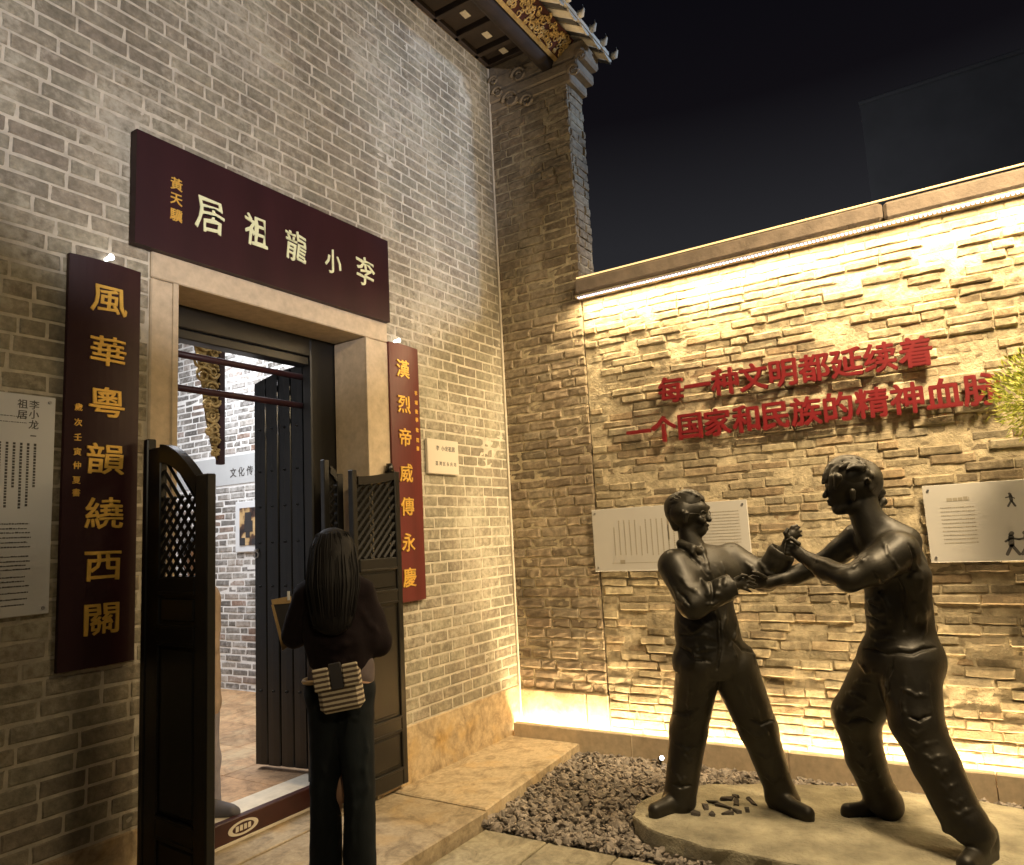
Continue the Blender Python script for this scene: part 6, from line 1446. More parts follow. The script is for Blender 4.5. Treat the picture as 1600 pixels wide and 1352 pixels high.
# room behind the door
rm = bpy.data.objects.new('room', None); COL.objects.link(rm); rm.parent = house; rm.matrix_parent_inverse = wmi(house)
fl = MB()
for i in range(11):
    for j in range(10):
        fl_o = MB().box(-5.6+i*.5+.002, -5.6+(i+1)*.5-.002, .52+j*.5+.002, .52+(j+1)*.5-.002, .06, .118+rnd.uniform(-.0008, .0008), .003).build('floor_tile', M['floor_tile'], rm)
MB().box(-5.7, -.16, .301, .516, .03, .120, .004).build('floor_edge_stone', M['lime_white'], rm)
MB().box(-5.8, -.1, .36, 5.6, -.05, .10).build('floor_bed', M['mortar'], rm)
sw = MB().box(-.148, .30, .36, 5.6, -.05, 6.05).build('side_wall', M['lime_mortar'], rm)
rb = lay(-5.5, -.37, .12, 4.55, .072, .014, [(.25, .7), (.13, .3)], [(-4.85, -3.0, 2.30, 2.62)], rnd, .003)
room_vars = [brick_shape(.25, .060, [0, .05, .95, 1], [0, .15, .85, 1], .002, .004, .003 + rnd.uniform(-.003, .004), .3, rnd) for _ in range(20)]
brickwork(sw, rb, XW(-.148), room_vars, .25, .060, M['room_brick'], 300, 'more_bricks')
MB().box(-5.8, -.148, 5.55, 5.7, -.05, 6.0).build('back_wall', M['plaster'], rm)
MB().box(-5.95, -5.8, .36, 5.7, -.05, 6.0).build('partition', M['plaster'], rm)
MB().box(-5.95, -.15, .365, 5.7, 4.6, 4.75).build('ceiling', M['ceiling_plaster'], rm)
# raised plaster strip on the side wall behind the lettering
MB().box(-.156, -.146, 3.0, 4.85, 2.30, 2.62, .002).build('plaster_band', M['ceiling_plaster'], rm)

# carved gilded screen hanging in the room
scr = thing('carved_screen', (-1.86, 1.5, 2.3), 'gilded carved scrollwork screen with dark post hanging inside the doorway', 'carved screen')
MB().box(-1.80, -1.745, 1.48, 1.53, 2.25, 4.0, .006).build('post', M['lacquer_brown'], scr)
MB().box(-2.9, -1.80, 1.48, 1.53, 3.36, 3.42, .006).build('cross_rail', M['lacquer_brown'], scr)
cv = MB(); rr = random.Random(3)
def scroll(cx, cz, r, turns, sgn, th=.014):
    pts = []; n = int(14*turns)
    for i in range(n+1):
        a = sgn*2*math.pi*turns*i/n + rr.uniform(0, .3); q = r*(1-.8*i/n); pts.append((cx+q*math.cos(a), 1.485+rr.uniform(-.004, .004), cz+q*math.sin(a)))
    cv.tube(pts, [th*(1-.5*i/n) for i in range(n+1)], 6)
for i, (cx, cz, r) in enumerate([(-1.93, 3.20, .085), (-1.84, 3.12, .05), (-1.97, 3.04, .06), (-1.94, 2.93, .07), (-1.85, 2.96, .05), (-1.87, 2.83, .06), (-1.84, 2.74, .05), (-1.90, 2.70, .045), (-1.86, 2.62, .055), (-1.84, 2.52, .045), (-1.89, 2.50, .03), (-1.83, 2.42, .035), (-1.84, 2.34, .028)]):
    scroll(cx, cz, r, 1.6, 1 if i % 2 else -1)
for i in range(60):
    z = rr.uniform(2.3, 3.28); wd = .03 + .15*min(1, (z-2.25)/.8); x = -1.80 - rr.uniform(0, wd); s_ = rr.uniform(.018, .035); a = rr.uniform(0, 6.28)
    c_, q_ = math.cos(a), math.sin(a)
    cv.tube([(x-s_*c_, 1.50, z-s_*q_), (x, 1.482, z), (x+s_*c_, 1.50, z+s_*q_)], [.004, .013, .003], 6)
cv.add([(-1.80, 1.505, 2.28), (-1.80, 1.505, 3.34), (-2.02, 1.505, 3.34), (-2.0, 1.505, 3.15), (-1.95, 1.505, 2.95), (-1.90, 1.505, 2.6), (-1.84, 1.505, 2.35), (-1.80, 1.515, 2.28), (-1.80, 1.515, 3.34), (-2.02, 1.515, 3.34), (-2.0, 1.515, 3.15), (-1.95, 1.515, 2.95), (-1.90, 1.515, 2.6), (-1.84, 1.515, 2.35)], [(0, 1, 2, 3, 4, 5, 6), (13, 12, 11, 10, 9, 8, 7)])
tag(cv.build('gilded_carving', M['carved_gilt'], scr, True), kind='stuff')
# poster and lettering on the room's side wall
pm, t, b = mat('poster_print'); v, g = pos(t)
tcn = t.nodes.new('ShaderNodeTexCoord'); nn = noise(t, tcn.outputs['Object'], 5.5, 3, .5)
t.links.new(ramp(t, nn, [(.38, (.02, .012, .012)), (.46, (.10, .05, .03)), (.52, (.50, .33, .14)), (.7, (.62, .44, .24))]), b.inputs['Base Color'])
ps = thing('wall_poster', (-.16, -0, 0), 'small framed brown and black portrait print on the white brick room wall', 'poster'); ps.location = (-.17, 3.22, 1.83)
MB().box(-.175, -.16, 3.0, 3.44, 1.56, 2.10, .003).build('mount', M['white_panel'], ps)
pp = MB().box(-.002, .002, -.145, .145, -.20, .20).build('print', pm, ps); pp.matrix_parent_inverse = Matrix.Identity(4); pp.location = (-.008, 0, .0)
figp = MB(); 
for (y0, y1, z0, z1) in ((-.05, .05, .06, .15), (-.075, .06, -.06, .06), (-.03, .04, -.12, -.06), (-.14, -.06, -.2, -.13), (.05, .14, -.2, -.12)): figp.box(-.006, -.003, y0, y1, z0, z1, .001)
fp = figp.build('figure_shape', M['folder'], ps); fp.matrix_parent_inverse = Matrix.Identity(4); fp.location = (-.008, 0, 0)

# ------------------------------------------------------------ pier at the end of the facade
pier = bpy.data.objects.new('side_pier', None); COL.objects.link(pier); pier.parent = house; pier.matrix_parent_inverse = wmi(house)
pc = MB().box(.012, .285, -.802, -.001, -.1, 5.45).build('pier_core', M['sand_mortar'], pier)
mortar_sheet('mortar_bed', pier, lambda u, z, d: (.002-d, -u, z), .003, .803, .33, 5.45, .022, .002, .004, .02, M['sand_mortar'])
brickwork(pier, lay(.004, .812, .335, 5.45, .0815, .012, [(.25, .6), (.125, .2), (.18, .2)], [], rnd, .002), XW(.0), pier_vars, .25, .070, M['pier_brick'], 300, 'more_bricks')
brickwork(pier, lay(.006, .285, 3.5, 5.45, .0815, .012, [(.28, .5), (.14, .5)], [], rnd, .002), (lambda u, z: (u, -.806, z), 0.0), pier_vars, .25, .070, M['pier_brick'], 60, 'end_bricks')
MB().box(-.018, .1, -.62, -.004, -.05, .33, .008).build('base_stone', M['base_stone'], pier)
MB().box(-.016, .1, -.812, -.626, -.05, .33, .008).build('base_stone', M['base_stone'], pier)
st_ = MB()
st_.box(-.02, .30, -.86, -.01, 5.45, 5.54, .012); o = st_.build('corbel_course', M['stucco'], pier)
MB().box(-.03, .31, -.93, -.01, 5.54, 5.64, .015).build('corbel_course', M['stucco'], pier)
MB().box(-.02, .30, -.99, -.01, 5.645, 5.80, .02).build('corbel_course', M['stucco'], pier)
# moulded stucco curls on the pier head
MB().box(.0, .29, -.74, -.006, 5.802, 6.02, .012).build('gable_head', M['stucco'], pier)
cu = MB(); rr = random.Random(8)
for (y, z, r) in ((-.25, 5.5, .09), (-.12, 5.62, .06), (-.42, 5.42, .07), (-.9, 5.52, .06), (-.98, 5.62, .05), (-.35, 5.7, .08), (-.08, 5.75, .05)):
    n = 16; MB().tube([(-.035, y + r*(1-.75*i/n)*math.cos(i*.55), z + r*(1-.75*i/n)*math.sin(i*.55)) for i in range(n+1)], [.016*(1-.5*i/n) for i in range(n+1)], 6).build('stucco_scroll', M['stucco'], pier, True)

# ------------------------------------------------------------ eaves
ev = bpy.data.objects.new('eaves', None); COL.objects.link(ev); ev.parent = house; ev.matrix_parent_inverse = wmi(house)
MB().tube([(-7.4, -.63, 5.705), (-.005, -.63, 5.705)], .072, 16).build('eave_beam', M['soffit_wood'], ev, True)
x = -7.4
k = 0
while x < -.02:                                           # soffit boards between narrow gaps with pale tile beyond
    L = min(.30, -.01-x); MB().box(x+.004, x+L-.05, -.55, -.014, 5.955, 5.975, .004).build('soffit_board', M['soffit_wood'], ev)
    MB().box(x+L-.05+.002, x+L, -.56, -.012, 5.90, 5.97, .004).build('rafter', M['soffit_wood'], ev); x += .30
MB().box(-7.4, -.01, -.05, -.013, 5.90, 5.952, .004).build('wall_plate', M['soffit_wood'], ev)
gp = MB(); x = -7.38
while x < -.05:
    gp.box(x+.06+rnd.uniform(-.02, .02), x+.15+rnd.uniform(-.02, .02), -.27, -.21, 5.945, 5.954, .002); x += .30
tag(gp.build('pale_tile_gap', M['lime_white'], ev), kind='stuff')
def slanted(name, x0, x1, pts, m):
    n = len(pts); v = [(x0, *p) for p in pts] + [(x1, *p) for p in pts]
    return MB().add(v, [tuple(range(n)), tuple(range(2*n-1, n-1, -1))] + [(i, i+n, (i+1) % n+n, (i+1) % n) for i in range(n)]).build(name, m, ev)
slanted('fascia_board', -7.4, -.003, [(-.735, 5.700), (-.905, 5.815), (-.895, 5.832), (-.725, 5.717)], M['dark_red_wood'])
cf = MB(); rr = random.Random(6); x = -3.2
while x < -.03:
    t_ = rr.uniform(.12, .88); cy, cz = -.735 - .17*t_, 5.700 + .115*t_; r = rr.uniform(.015, .036); n = 10; sg = rr.choice((1, -1)); ph = rr.uniform(0, 6)
    cf.tube([(x + r*(1-.7*i/n)*math.cos(ph+sg*i*.6), cy - .828*r*(1-.7*i/n)*math.sin(ph+sg*i*.6) - .004, cz + .56*r*(1-.7*i/n)*math.sin(ph+sg*i*.6) - .006) for i in range(n+1)], [.009*(1-.5*i/n) for i in range(n+1)], 5)
    x += rr.uniform(.004, .014)
tag(cf.build('gilded_relief', M['carved_gilt'], ev, True), kind='stuff')
slanted('gilded_edge', -7.4, -.003, [(-.715, 5.682), (-.745, 5.700), (-.740, 5.710), (-.710, 5.692)], M['carved_gilt'])
zr = lambda y: 5.76 + (y+1.08)*.62
x = -7.3
while x < .28:                                            # under-tiles: shallow troughs, limewashed below
    v = []; n = 6; w_ = .135
    for i in range(n+1):
        a = math.pi*(.15 + .7*i/n); xx = x + .1 - math.cos(a)*w_/2; zz = -.04*math.sin(a)
        for yy_ in (-.86, -1.085): v += [(xx, yy_, zr(yy_)+zz), (xx, yy_, zr(yy_)+zz+.012)]
    f = []
    for i in range(n):
        a = i*4; b = a+4; f += [(a, b, b+2, a+2), (a+1, a+3, b+3, b+1), (a, a+1, b+1, b), (a+2, b+2, b+3, a+3)]
    obj('under_tile', v, f, M['lime_white'], ev, True)
    v = []
    for i in range(n+1):
        a = math.pi*i/n; xx = x + .21 + .035*math.cos(a); zz = .045*math.sin(a)
        for yy_ in (-.60, -1.09): v += [(xx, yy_, zr(yy_)+.035+zz)]
    obj('roll_tile', v, [(i*2, i*2+1, i*2+3, i*2+2) for i in range(n)] + [tuple(i*2+1 for i in range(n+1))], M['tile_grey'], ev, True)
    MB().add([(x+.165, -1.05, zr(-1.05)-.01), (x+.255, -1.05, zr(-1.05)-.01), (x+.255, -.86, zr(-.86)-.01), (x+.165, -.86, zr(-.86)-.01), (x+.165, -1.05, zr(-1.05)+.03), (x+.255, -1.05, zr(-1.05)+.03), (x+.255, -.86, zr(-.86)+.03), (x+.165, -.86, zr(-.86)+.03)], [(0, 3, 2, 1), (4, 5, 6, 7), (0, 1, 5, 4), (1, 2, 6, 5), (2, 3, 7, 6), (3, 0, 4, 7)]).build('roll_tile_bed', M['tile_grey'], ev)
    q = zr(-1.09)
    dv = [(x+.02, -1.088, q), (x+.18, -1.088, q), (x+.165, -1.094, q-.028), (x+.10, -1.10, q-.06), (x+.035, -1.094, q-.028)]
    obj('drip_tile', dv + [(p[0], p[1]+.012, p[2]) for p in dv], [(0, 1, 2, 3, 4), (9, 8, 7, 6, 5), (0, 5, 6, 1), (1, 6, 7, 2), (2, 7, 8, 3), (3, 8, 9, 4), (4, 9, 5, 0)], M['lime_white'], ev)
    MB().tube([(x+.21, -1.09, q+.06), (x+.21, -1.115, q+.055), (x+.205, -1.14, q+.085), (x+.20, -1.135, q+.12)], [.036, .030, .010, .003], 8).build('tile_finial', M['lime_white'], ev, True); x += .22
slanted('eave_fillet', -7.4, .31, [(-1.09, zr(-1.09)+.01), (-1.09, zr(-1.09)+.05), (-1.05, zr(-1.05)+.05), (-1.05, zr(-1.05)+.01)], M['lime_white'])
slanted('roof_bed', -7.4, .31, [(-1.04, zr(-1.04)+.052), (.6, zr(.6)+.052), (.6, zr(.6)+.12), (-1.04, zr(-1.04)+.09)], M['tile_grey'])
# pale pipe in the corner
MB().tube([(-.018, -.014, .02), (-.018, -.014, 5.9)], .0105, 8).build('corner_pipe', M['lime_white'])
tag(bpy.data.objects['corner_pipe'], 'thin pale vertical pipe in the corner between facade and pier', 'pipe')

# ------------------------------------------------------------ yard wall
wall = thing('boundary_wall', (.15, -3.3, 0), 'rough weathered brick yard wall lit by strips above and below', 'wall')
MB().box(.02, .26, -6.2, -.812, -.12, 3.5).build('wall_core', M['sand_mortar'], wall)
mortar_sheet('mortar_bed', wall, lambda u, z, d: (.012-d, -u, z), .814, 6.2, -.1, 3.496, .022, .0035, .0055, .030, M['sand_mortar'])
wb = lay(.818, 6.2, -.02, 3.495, .0618, .0075, [(.25, .55), (.13, .15), (.20, .3)], [], rnd, .0045)
edge = lambda b_: b_[3] > 3.26 + .12*math.sin(b_[0]*2.3) or b_[2] < .40 + .1*math.sin(b_[0]*3.1)
brickwork(wall, [b_ for b_ in wb if edge(b_)], XW(.012), fair_vars, .25, .055, M['rough_brick'], 90, 'more_fair_bricks')
brickwork(wall, [b_ for b_ in wb if not edge(b_)], XW(.012), rough_vars, .25, .055, M['rough_brick'], 208, 'more_bricks')
yy = -.80
while yy > -6.2:
    L = rnd.uniform(1.7, 2.3); dz = rnd.uniform(-.006, .006)
    MB().box(-.115+rnd.uniform(-.006, .006), .30, yy-L+.003, yy-.003, 3.515+dz, 3.645+dz, .022).build('coping_stone', M['coping'], wall); yy -= L
MB().box(-.10, .28, -6.2, -.80, 3.497, 3.513).build('coping_bed', M['sand_mortar'], wall)
def strip(name, label, z, x0, dirz, m, y0, y1, dm):
    t_ = thing(name, (x0, (y0+y1)/2, z), label, 'light strip')
    MB().box(x0-.013, x0+.013, y1, y0, z, z+.012*(-dirz), .002).build('channel', m, t_)
    d = MB(); y = y0 - .01
    while y > y1: d.box(x0-.006, x0+.006, y-.013, y, z+.0005*dirz, z+.005*dirz); d.box(x0-.0160, x0-.0133, y-.013, y, z-.004, z+.004); y -= .026
    tag(d.build('diode', dm, t_), kind='stuff')
strip('led_strip', 'glowing violet white light strip under the coping of the brick wall', 3.487, -.097, -1, M['alu'], -.82, -6.1, M['diode'])
strip('led_strip', 'warm light strip in the slot between the kerb and the brick wall', .0, -.062, 1, M['alu'], -.04, -6.1, M['diode_warm'])

tag(MB().tube([(-.112, -.83, 3.652), (-.112, -6.1, 3.652)], .0065, 6).build('coping_edge_highlight', emit('edge_highlight_glow', (1.0, .70, .30), 1.1), None, True), 'thin golden glowing line painted as a highlight along the top edge of the wall coping', 'painted highlight')  # emissive line painted in for the bright highlight on the coping edge

# ------------------------------------------------------------ lettering
def glyph(ch, size, depth, m, parent, loc, orient, bold=0, sx_=1.0, name='character', wob=0):
    cu = bpy.data.curves.new('t', 'FONT'); cu.body = ch; cu.size = size; cu.extrude = depth/2; cu.resolution_u = 2; cu.align_x = 'CENTER'
    o = bpy.data.objects.new('t', cu); COL.objects.link(o); bpy.context.view_layer.update()
    g0 = bpy.data.meshes.new_from_object(o.evaluated_get(bpy.context.evaluated_depsgraph_get())); bpy.data.objects.remove(o); bpy.data.curves.remove(cu)
    n = len(g0.vertices); a = np.zeros(n*3); g0.vertices.foreach_get('co', a); a = a.reshape(-1, 3)
    fs = [list(p.vertices) for p in g0.polygons]; bpy.data.meshes.remove(g0)
    a[:, 0] -= (a[:, 0].min()+a[:, 0].max())/2; a[:, 1] -= size*.36
    if wob: a[:, 1] += wob*size*np.sin(a[:, 0]*9/size); a[:, 0] += wob*size*np.sin(a[:, 1]*8/size+1)
    a[:, 0] *= sx_
    V = []; F = []
    sh = ((0, 0, 0), (bold, bold*.6, -.0004), (-bold, -bold*.6, -.0008), (bold*.5, -bold, -.0012), (-bold*.5, bold, -.0016)) if bold else ((0, 0, 0),)
    for k, d in enumerate(sh): V.append(a + np.array(d)*1.0); F += [[q + k*n for q in f] for f in fs]
    q = obj(name, np.concatenate(V).tolist(), F, m); q.parent = parent; q.matrix_parent_inverse = wmi(parent)
    q.location = loc; q.rotation_euler = orient
    return q
OF = (math.pi/2, 0, 0)                       # facing -y
OW = (math.pi/2, 0, -math.pi/2)              # facing -x
def board(name, label, x0, x1, z0, z1, th, bow, m, tiltz=0):
    b = thing(name, ((x0+x1)/2, 0, z0), label, 'sign')
    n = 10; v = []; f = []
    for i in range(n+1):
        t_ = i/n; x = x0+(x1-x0)*t_; y = -th - bow*(1-(2*t_-1)**2)
        v += [(x, y, z0), (x, y, z1), (x, -.012, z0), (x, -.012, z1)]
    for i in range(n):
        a = i*4; c = a+4; f += [(a, c, c+1, a+1), (a+2, a+3, c+3, c+2), (a, a+2, c+2, c), (a+1, c+1, c+3, a+3)]
    f += [(0, 1, 3, 2), (n*4, n*4+2, n*4+3, n*4+1)]
    obj('board', v, f, m, b); return b
sb = board('signboard', 'wide dark maroon signboard with five pale characters above the doorway', -3.40, -1.54, 3.12, 3.72, .062, 0, M['lacquer_brown'])
for ch, x, z, s_ in (('居', -2.983, 3.406, .215), ('祖', -2.676, 3.417, .20), ('龍', -2.381, 3.412, .20), ('小', -2.074, 3.408, .17), ('李', -1.779, 3.422, .21)):
    glyph(ch, s_, .006, M['pale_gilt'], sb, (x, -.064, z), OF, .0022, .86, wob=.035)
for ch, z in (('黃', 3.506), ('天', 3.424), ('驥', 3.335)): glyph(ch, .072, .004, M['gilt'], sb, (-3.182, -.064, z), OF, .001, 1, 'small_character')
lb = board('couplet_board', 'tall dark maroon board with seven gold characters left of the doorway', -3.69, -3.35, 1.115, 2.985, .034, .016, M['lacquer_brown'])
for ch, z in zip('風華粵韻繞西關', (2.798, 2.546, 2.302, 2.038, 1.789, 1.556, 1.321)): glyph(ch, .150, .006, M['gilt'], lb, (-3.512, -.0515, z), OF, .002, 1.22, wob=.01)
for ch, z in zip('歲次壬寅仲夏書', (2.269, 2.199, 2.132, 2.066, 2.005, 1.939, 1.883)): glyph(ch, .036, .004, M['gilt'], lb, (-3.636, -.044, z), OF, .0008, 1, 'small_character')
rbd = board('couplet_board', 'tall red board with seven gold characters right of the doorway', -1.53, -1.215, 1.18, 2.99, .034, .014, M['lacquer_red'])
for ch, z in zip('漢烈帝威傳永慶', (2.807, 2.551, 2.313, 2.06, 1.827, 1.58, 1.34)): glyph(ch, .135, .006, M['gilt'], rbd, (-1.404, -.0505, z), OF, .002, 1.05, wob=.01)
for ch, z in zip('羊城後學敬撰書', (2.652, 2.582, 2.516, 2.455, 2.38, 2.306, 2.246)): glyph(ch, .034, .004, M['gilt'], rbd, (-1.262, -.043, z), OF, .0008, 1, 'small_character')
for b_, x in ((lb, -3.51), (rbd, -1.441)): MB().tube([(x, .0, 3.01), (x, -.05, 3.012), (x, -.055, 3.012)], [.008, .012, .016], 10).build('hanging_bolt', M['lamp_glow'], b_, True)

def printed(parent, m, items, plane):
    mb = MB()
    for (u0, u1, z0, z1) in items:
        if plane[0] == 'f': mb.box(u0, u1, plane[1]-.0012, plane[1]+.001, z0, z1)
        else: mb.box(plane[1]-.0012, plane[1]+.001, -u1, -u0, z0, z1)
    tag(mb.build('printed_text', m, parent), kind='stuff')
def dashes(u0, u1, z, h, rng, dw=(.004, .012)):
    o_ = []; u = u0
    while u < u1:
        d = rng.uniform(*dw); o_.append((u, min(u+d, u1), z, z+h*rng.uniform(.6, 1))); u += d + rng.uniform(.002, .004)
    return o_
rr = random.Random(2)
nb_ = thing('notice_board', (-4.1, -.03, 1.37), 'large white notice board with columns of print at the left edge', 'notice board')
MB().box(-4.55, -3.73, -.036, -.014, 1.37, 2.30, .003).build('panel', M['white_panel'], nb_)
for ch, x, z in (('李', -3.817, 2.257), ('小', -3.817, 2.216), ('龙', -3.817, 2.171), ('祖', -3.863, 2.257), ('居', -3.863, 2.211)): glyph(ch, .042, .001, M['ink'], nb_, (x, -.0365, z), OF, .0006, 1, 'small_character')
it = [(-3.828, -3.806, 2.121, 2.125)]
for i, x in enumerate((-3.808, -3.835, -3.862, -3.889, -3.916, -3.943, -3.97, -3.997, -4.03, -4.06)):
    z = 2.09; ze = 1.82 if i % 3 else 1.90
    while z > ze: h = rr.uniform(.006, .011); it.append((x-.005, x+.004, z-h, z)); z -= h+.004
for z in (2.20, 2.175): it += dashes(-4.1, -3.845, z, .003, rr)
for z in (1.747, 1.727, 1.71, 1.69, 1.67, 1.651, 1.612, 1.592, 1.575, 1.559, 1.528, 1.51, 1.49, 1.464, 1.438, 1.415): it += dashes(-4.15, -3.81 - rr.uniform(0, .02), z, .006, rr)
printed(nb_, M['ink'], it, ('f', -.0365))
for z in (1.395, 2.275): MB().tube([(-3.755, -.03, z), (-3.755, -.042, z)], .007, 10).build('fixing_screw', M['steel'], nb_)
pq = thing('wall_plaque', (-.95, -.03, 2.07), 'small square cream plaque with two lines of print right of the red board', 'plaque')
MB().box(-1.14, -.76, -.034, -.010, 2.075, 2.335, .003).build('panel', M['cream_panel'], pq)
for ch, x in zip('李小龙祖居', (-1.02, -.955, -.912, -.869, -.826)): glyph(ch, .042, .001, M['ink'], pq, (x, -.0345, 2.268), OF, .0010, 1, 'small_character')
for ch, x in zip('荔湾区永庆坊', (-1.035, -.99, -.945, -.90, -.855, -.81)): glyph(ch, .034, .001, M['ink'], pq, (x, -.0345, 2.152), OF, .0006, 1, 'small_character')
tx = thing('wall_lettering', (-.16, 3.3, 2.42), 'four grey characters in a row on the white brick room wall', 'lettering')
for ch, y, z in zip('文化传承', (3.50, 3.36, 3.22, 3.08), (2.43, 2.43, 2.43, 2.43)): glyph(ch, .11, .004, M['ink'], tx, (-.158, y, z), OW, .001)
l1 = thing('red_lettering', (-.04, -2.3, 2.53), 'upper line of nine raised red characters on the brick wall', 'lettering')
u = 1.54
for ch in '每一种文明都延续着': glyph(ch, .205, .032, M['red_acrylic'], l1, (-.066, -u, 2.615), OW, .0052); u += .2045
l2 = thing('red_lettering', (-.04, -2.4, 2.23), 'lower line of twelve raised red characters on the brick wall', 'lettering')
u = 1.255
for ch in '一个国家和民族的精神血脉': glyph(ch, .205, .032, M['red_acrylic'], l2, (-.066, -u, 2.325), OW, .0052); u += .2045

# info panels standing off the yard wall
def info(label, u0, u1, z0, z1, items, ink):
    p = thing('info_panel', (-.05, -(u0+u1)/2, z0), label, 'info panel')
    MB().box(-.056, -.040, -u1, -u0, z0, z1, .002).build('panel', M['frosted_panel'], p)
    for u_ in (u0+.03, u1-.03):
        for z_ in (z0+.03, z1-.03): MB().tube([(.01, -u_, z_), (-.062, -u_, z_)], .008, 10).build('standoff', M['steel'], p)
    printed(p, ink, items, ('w', -.0565)); return p
it = []
for i in range(13):
    u_ = .98 + i*.044; z = 1.66 - (.0 if i % 5 else .05)
    while z > 1.40: h = rr.uniform(.008, .014); it.append((u_, u_+.008, z-h, z)); z -= h+.005
for z in [1.68 - .022*k for k in range(11)]: it += dashes(1.62, 1.96, z, .006, rr)
it += [(1.42, 1.434, 1.50, 1.68), (.95, 1.5, 1.335, 1.338), (1.02, 1.06, 1.33, 1.36)]
info('wide pale info panel behind the left bronze figure', .80, 2.02, 1.275, 1.757, it, M['pale_ink'])
it = []
for z in [1.62 - .024*k for k in range(10)]: it += dashes(3.20, 3.38, z, .006, rr)
it += dashes(3.24, 3.36, 1.66, .03, rr, (.02, .03))
pb = info('pale info panel with small dark figure drawings at the right edge of the yard wall', 3.115, 4.35, 1.29, 1.765, it, M['pale_ink'])
# little printed fighter silhouettes
fg = MB()
def limb(u0, z0, u1, z1, w_):
    d = math.hypot(u1-u0, z1-z0); nx_, nz_ = -(z1-z0)/d*w_, (u1-u0)/d*w_; p = []
    for k in range(8):
        a = math.pi*(k/7 + .5) if k < 8 else 0
        p.append((u0 + (u1-u0)/d*w_*math.cos(a) + nx_*math.sin(a), z0 + (z1-z0)/d*w_*math.cos(a) + nz_*math.sin(a)))
    for k in range(8):
        a = math.pi*(k/7 - .5); p.append((u1 + (u1-u0)/d*w_*math.cos(a) + nx_*math.sin(a), z1 + (z1-z0)/d*w_*math.cos(a) + nz_*math.sin(a)))
    fg.add([(-.0568, -a, b) for a, b in p], [tuple(range(16))])
for (u_, z_, k) in ((3.545, 1.36, 1), (3.62, 1.36, -1), (3.80, 1.36, 1), (3.57, 1.63, -.6)):
    h = abs(k)
    for (a, b, c, d, w_) in ((0, .085, .006, .092, .012), (0, .07, -.004, .025, .015), (-.004, .02, -.03, -.03, .009), (0, .02, .03, -.03, .009), (.004, .062, .04, .055, .006), (-.004, .062, -.03, .045, .006)): limb(u_+a*k, z_+b*h, u_+c*k, z_+d*h, w_*h)
tag(fg.build('printed_figures', M['ink'], pb), kind='stuff')

# ------------------------------------------------------------ small ground light
gl = thing('ground_spotlight', (-.30, -1.42, -.08), 'small bright white spotlight in the pebbles near the kerb', 'spotlight')
gl.location = (-.235, -1.30, -.075)
a = MB().tube([(-.235, -1.30, -.10), (-.235, -1.30, -.03)], .008, 8).tube([(-.215, -1.285, -.03), (-.27, -1.325, -.005)], [.014, .017], 12).build('housing', M['folder'], gl, True)
MB().tube([(-.2705, -1.3255, -.0048), (-.273, -1.3275, -.0036)], [.015, .013], 12).build('lens', M['spot_white'], gl)

# ------------------------------------------------------------ figures
def figure(key, m, parent, name, vox, rough=0, seed=0, cut=None, sm=2):
    v, f = sdf_mesh(FIG[key], vox, rough, seed, cut)
    me = bpy.data.meshes.new(name); me.from_pydata(v.tolist(), [], f.tolist()); me.materials.append(m)
    me.polygons.foreach_set('use_smooth', [True]*len(me.polygons)); me.update()
    # relax the stair steps a little
    bm = bmesh.new(); bm.from_mesh(me); bmesh.ops.recalc_face_normals(bm, faces=bm.faces)
    for _ in range(sm): bmesh.ops.smooth_vert(bm, verts=bm.verts, factor=.5, use_axis_x=True, use_axis_y=True, use_axis_z=True)
    bm.to_mesh(me); bm.free()
    o = bpy.data.objects.new(name, me); COL.objects.link(o)
    if parent: o.parent = parent; o.matrix_parent_inverse = wmi(parent)
    return o
sa = thing('statue', (-1.15, -2.0, .02), 'bronze statue of an older man in glasses and long tunic, sparring, on the left', 'statue')
figure('A', M['bronze'], sa, 'body', .0052, .0010, 1, None, 1); figure('Ahair', M['bronze'], sa, 'hair', .006, .0015, 2)
gA = FIG['Aglass']; gz = bpy.data.objects.new('glasses', None); COL.objects.link(gz); gz.parent = sa; gz.matrix_parent_inverse = wmi(sa); ax_r = Vector((.532, -.847, 0)); fwv = Vector((.847, .532, 0))
c0, c1, c2 = [Vector(q) for q in gA]
for c in (c0 - ax_r*.004, c1 + ax_r*.004):
    d1 = (ax_r*.45 + fwv*.9).normalized() if False else (ax_r*.55 - fwv*.83).normalized()
    d1 = Vector((0, 0, 1)).cross(d1).normalized()
    MB().tube([c + (d1*math.cos(a*.5236)*.021 + Vector((0, 0, 1))*math.sin(a*.5236)*.017) for a in range(13)], .0028, 6).build('lens_rim', M['bronze'], gz, True)
MB().tube([c0 - ax_r*.02, c2 + Vector((0, 0, .004))], .0026, 6).build('temple', M['bronze'], gz, True)
sbz = thing('statue', (-1.05, -2.9, .02), 'bronze statue of the taller man with thick shaggy hair, arms raised, on the right', 'statue')
figure('B', M['bronze'], sbz, 'body', .0052, .0010, 3, None, 1); figure('Bhair', M['bronze'], sbz, 'hair', .006, .002, 4)
wm = thing('person', (-2.84, -.78, 0), 'woman seen from behind in dark sweater and wide dark jeans at the doorway', 'person')
figure('Wbody', M['skin'], wm, 'body', .008, 0, 1); figure('Wtop', M['sweater'], wm, 'sweater', .008, .004, 5); figure('Wshirt', M['shirt'], wm, 'shirt_hem', .008, .003, 6)
figure('Wtrousers', M['jeans'], wm, 'trousers', .008, .003, 7); figure('Whair', M['hair'], wm, 'hair', .007, .003, 8)
vs_ = thing('person', (-2.6, .5, .12), 'visitor in a tan coat standing inside behind the left half door', 'person')
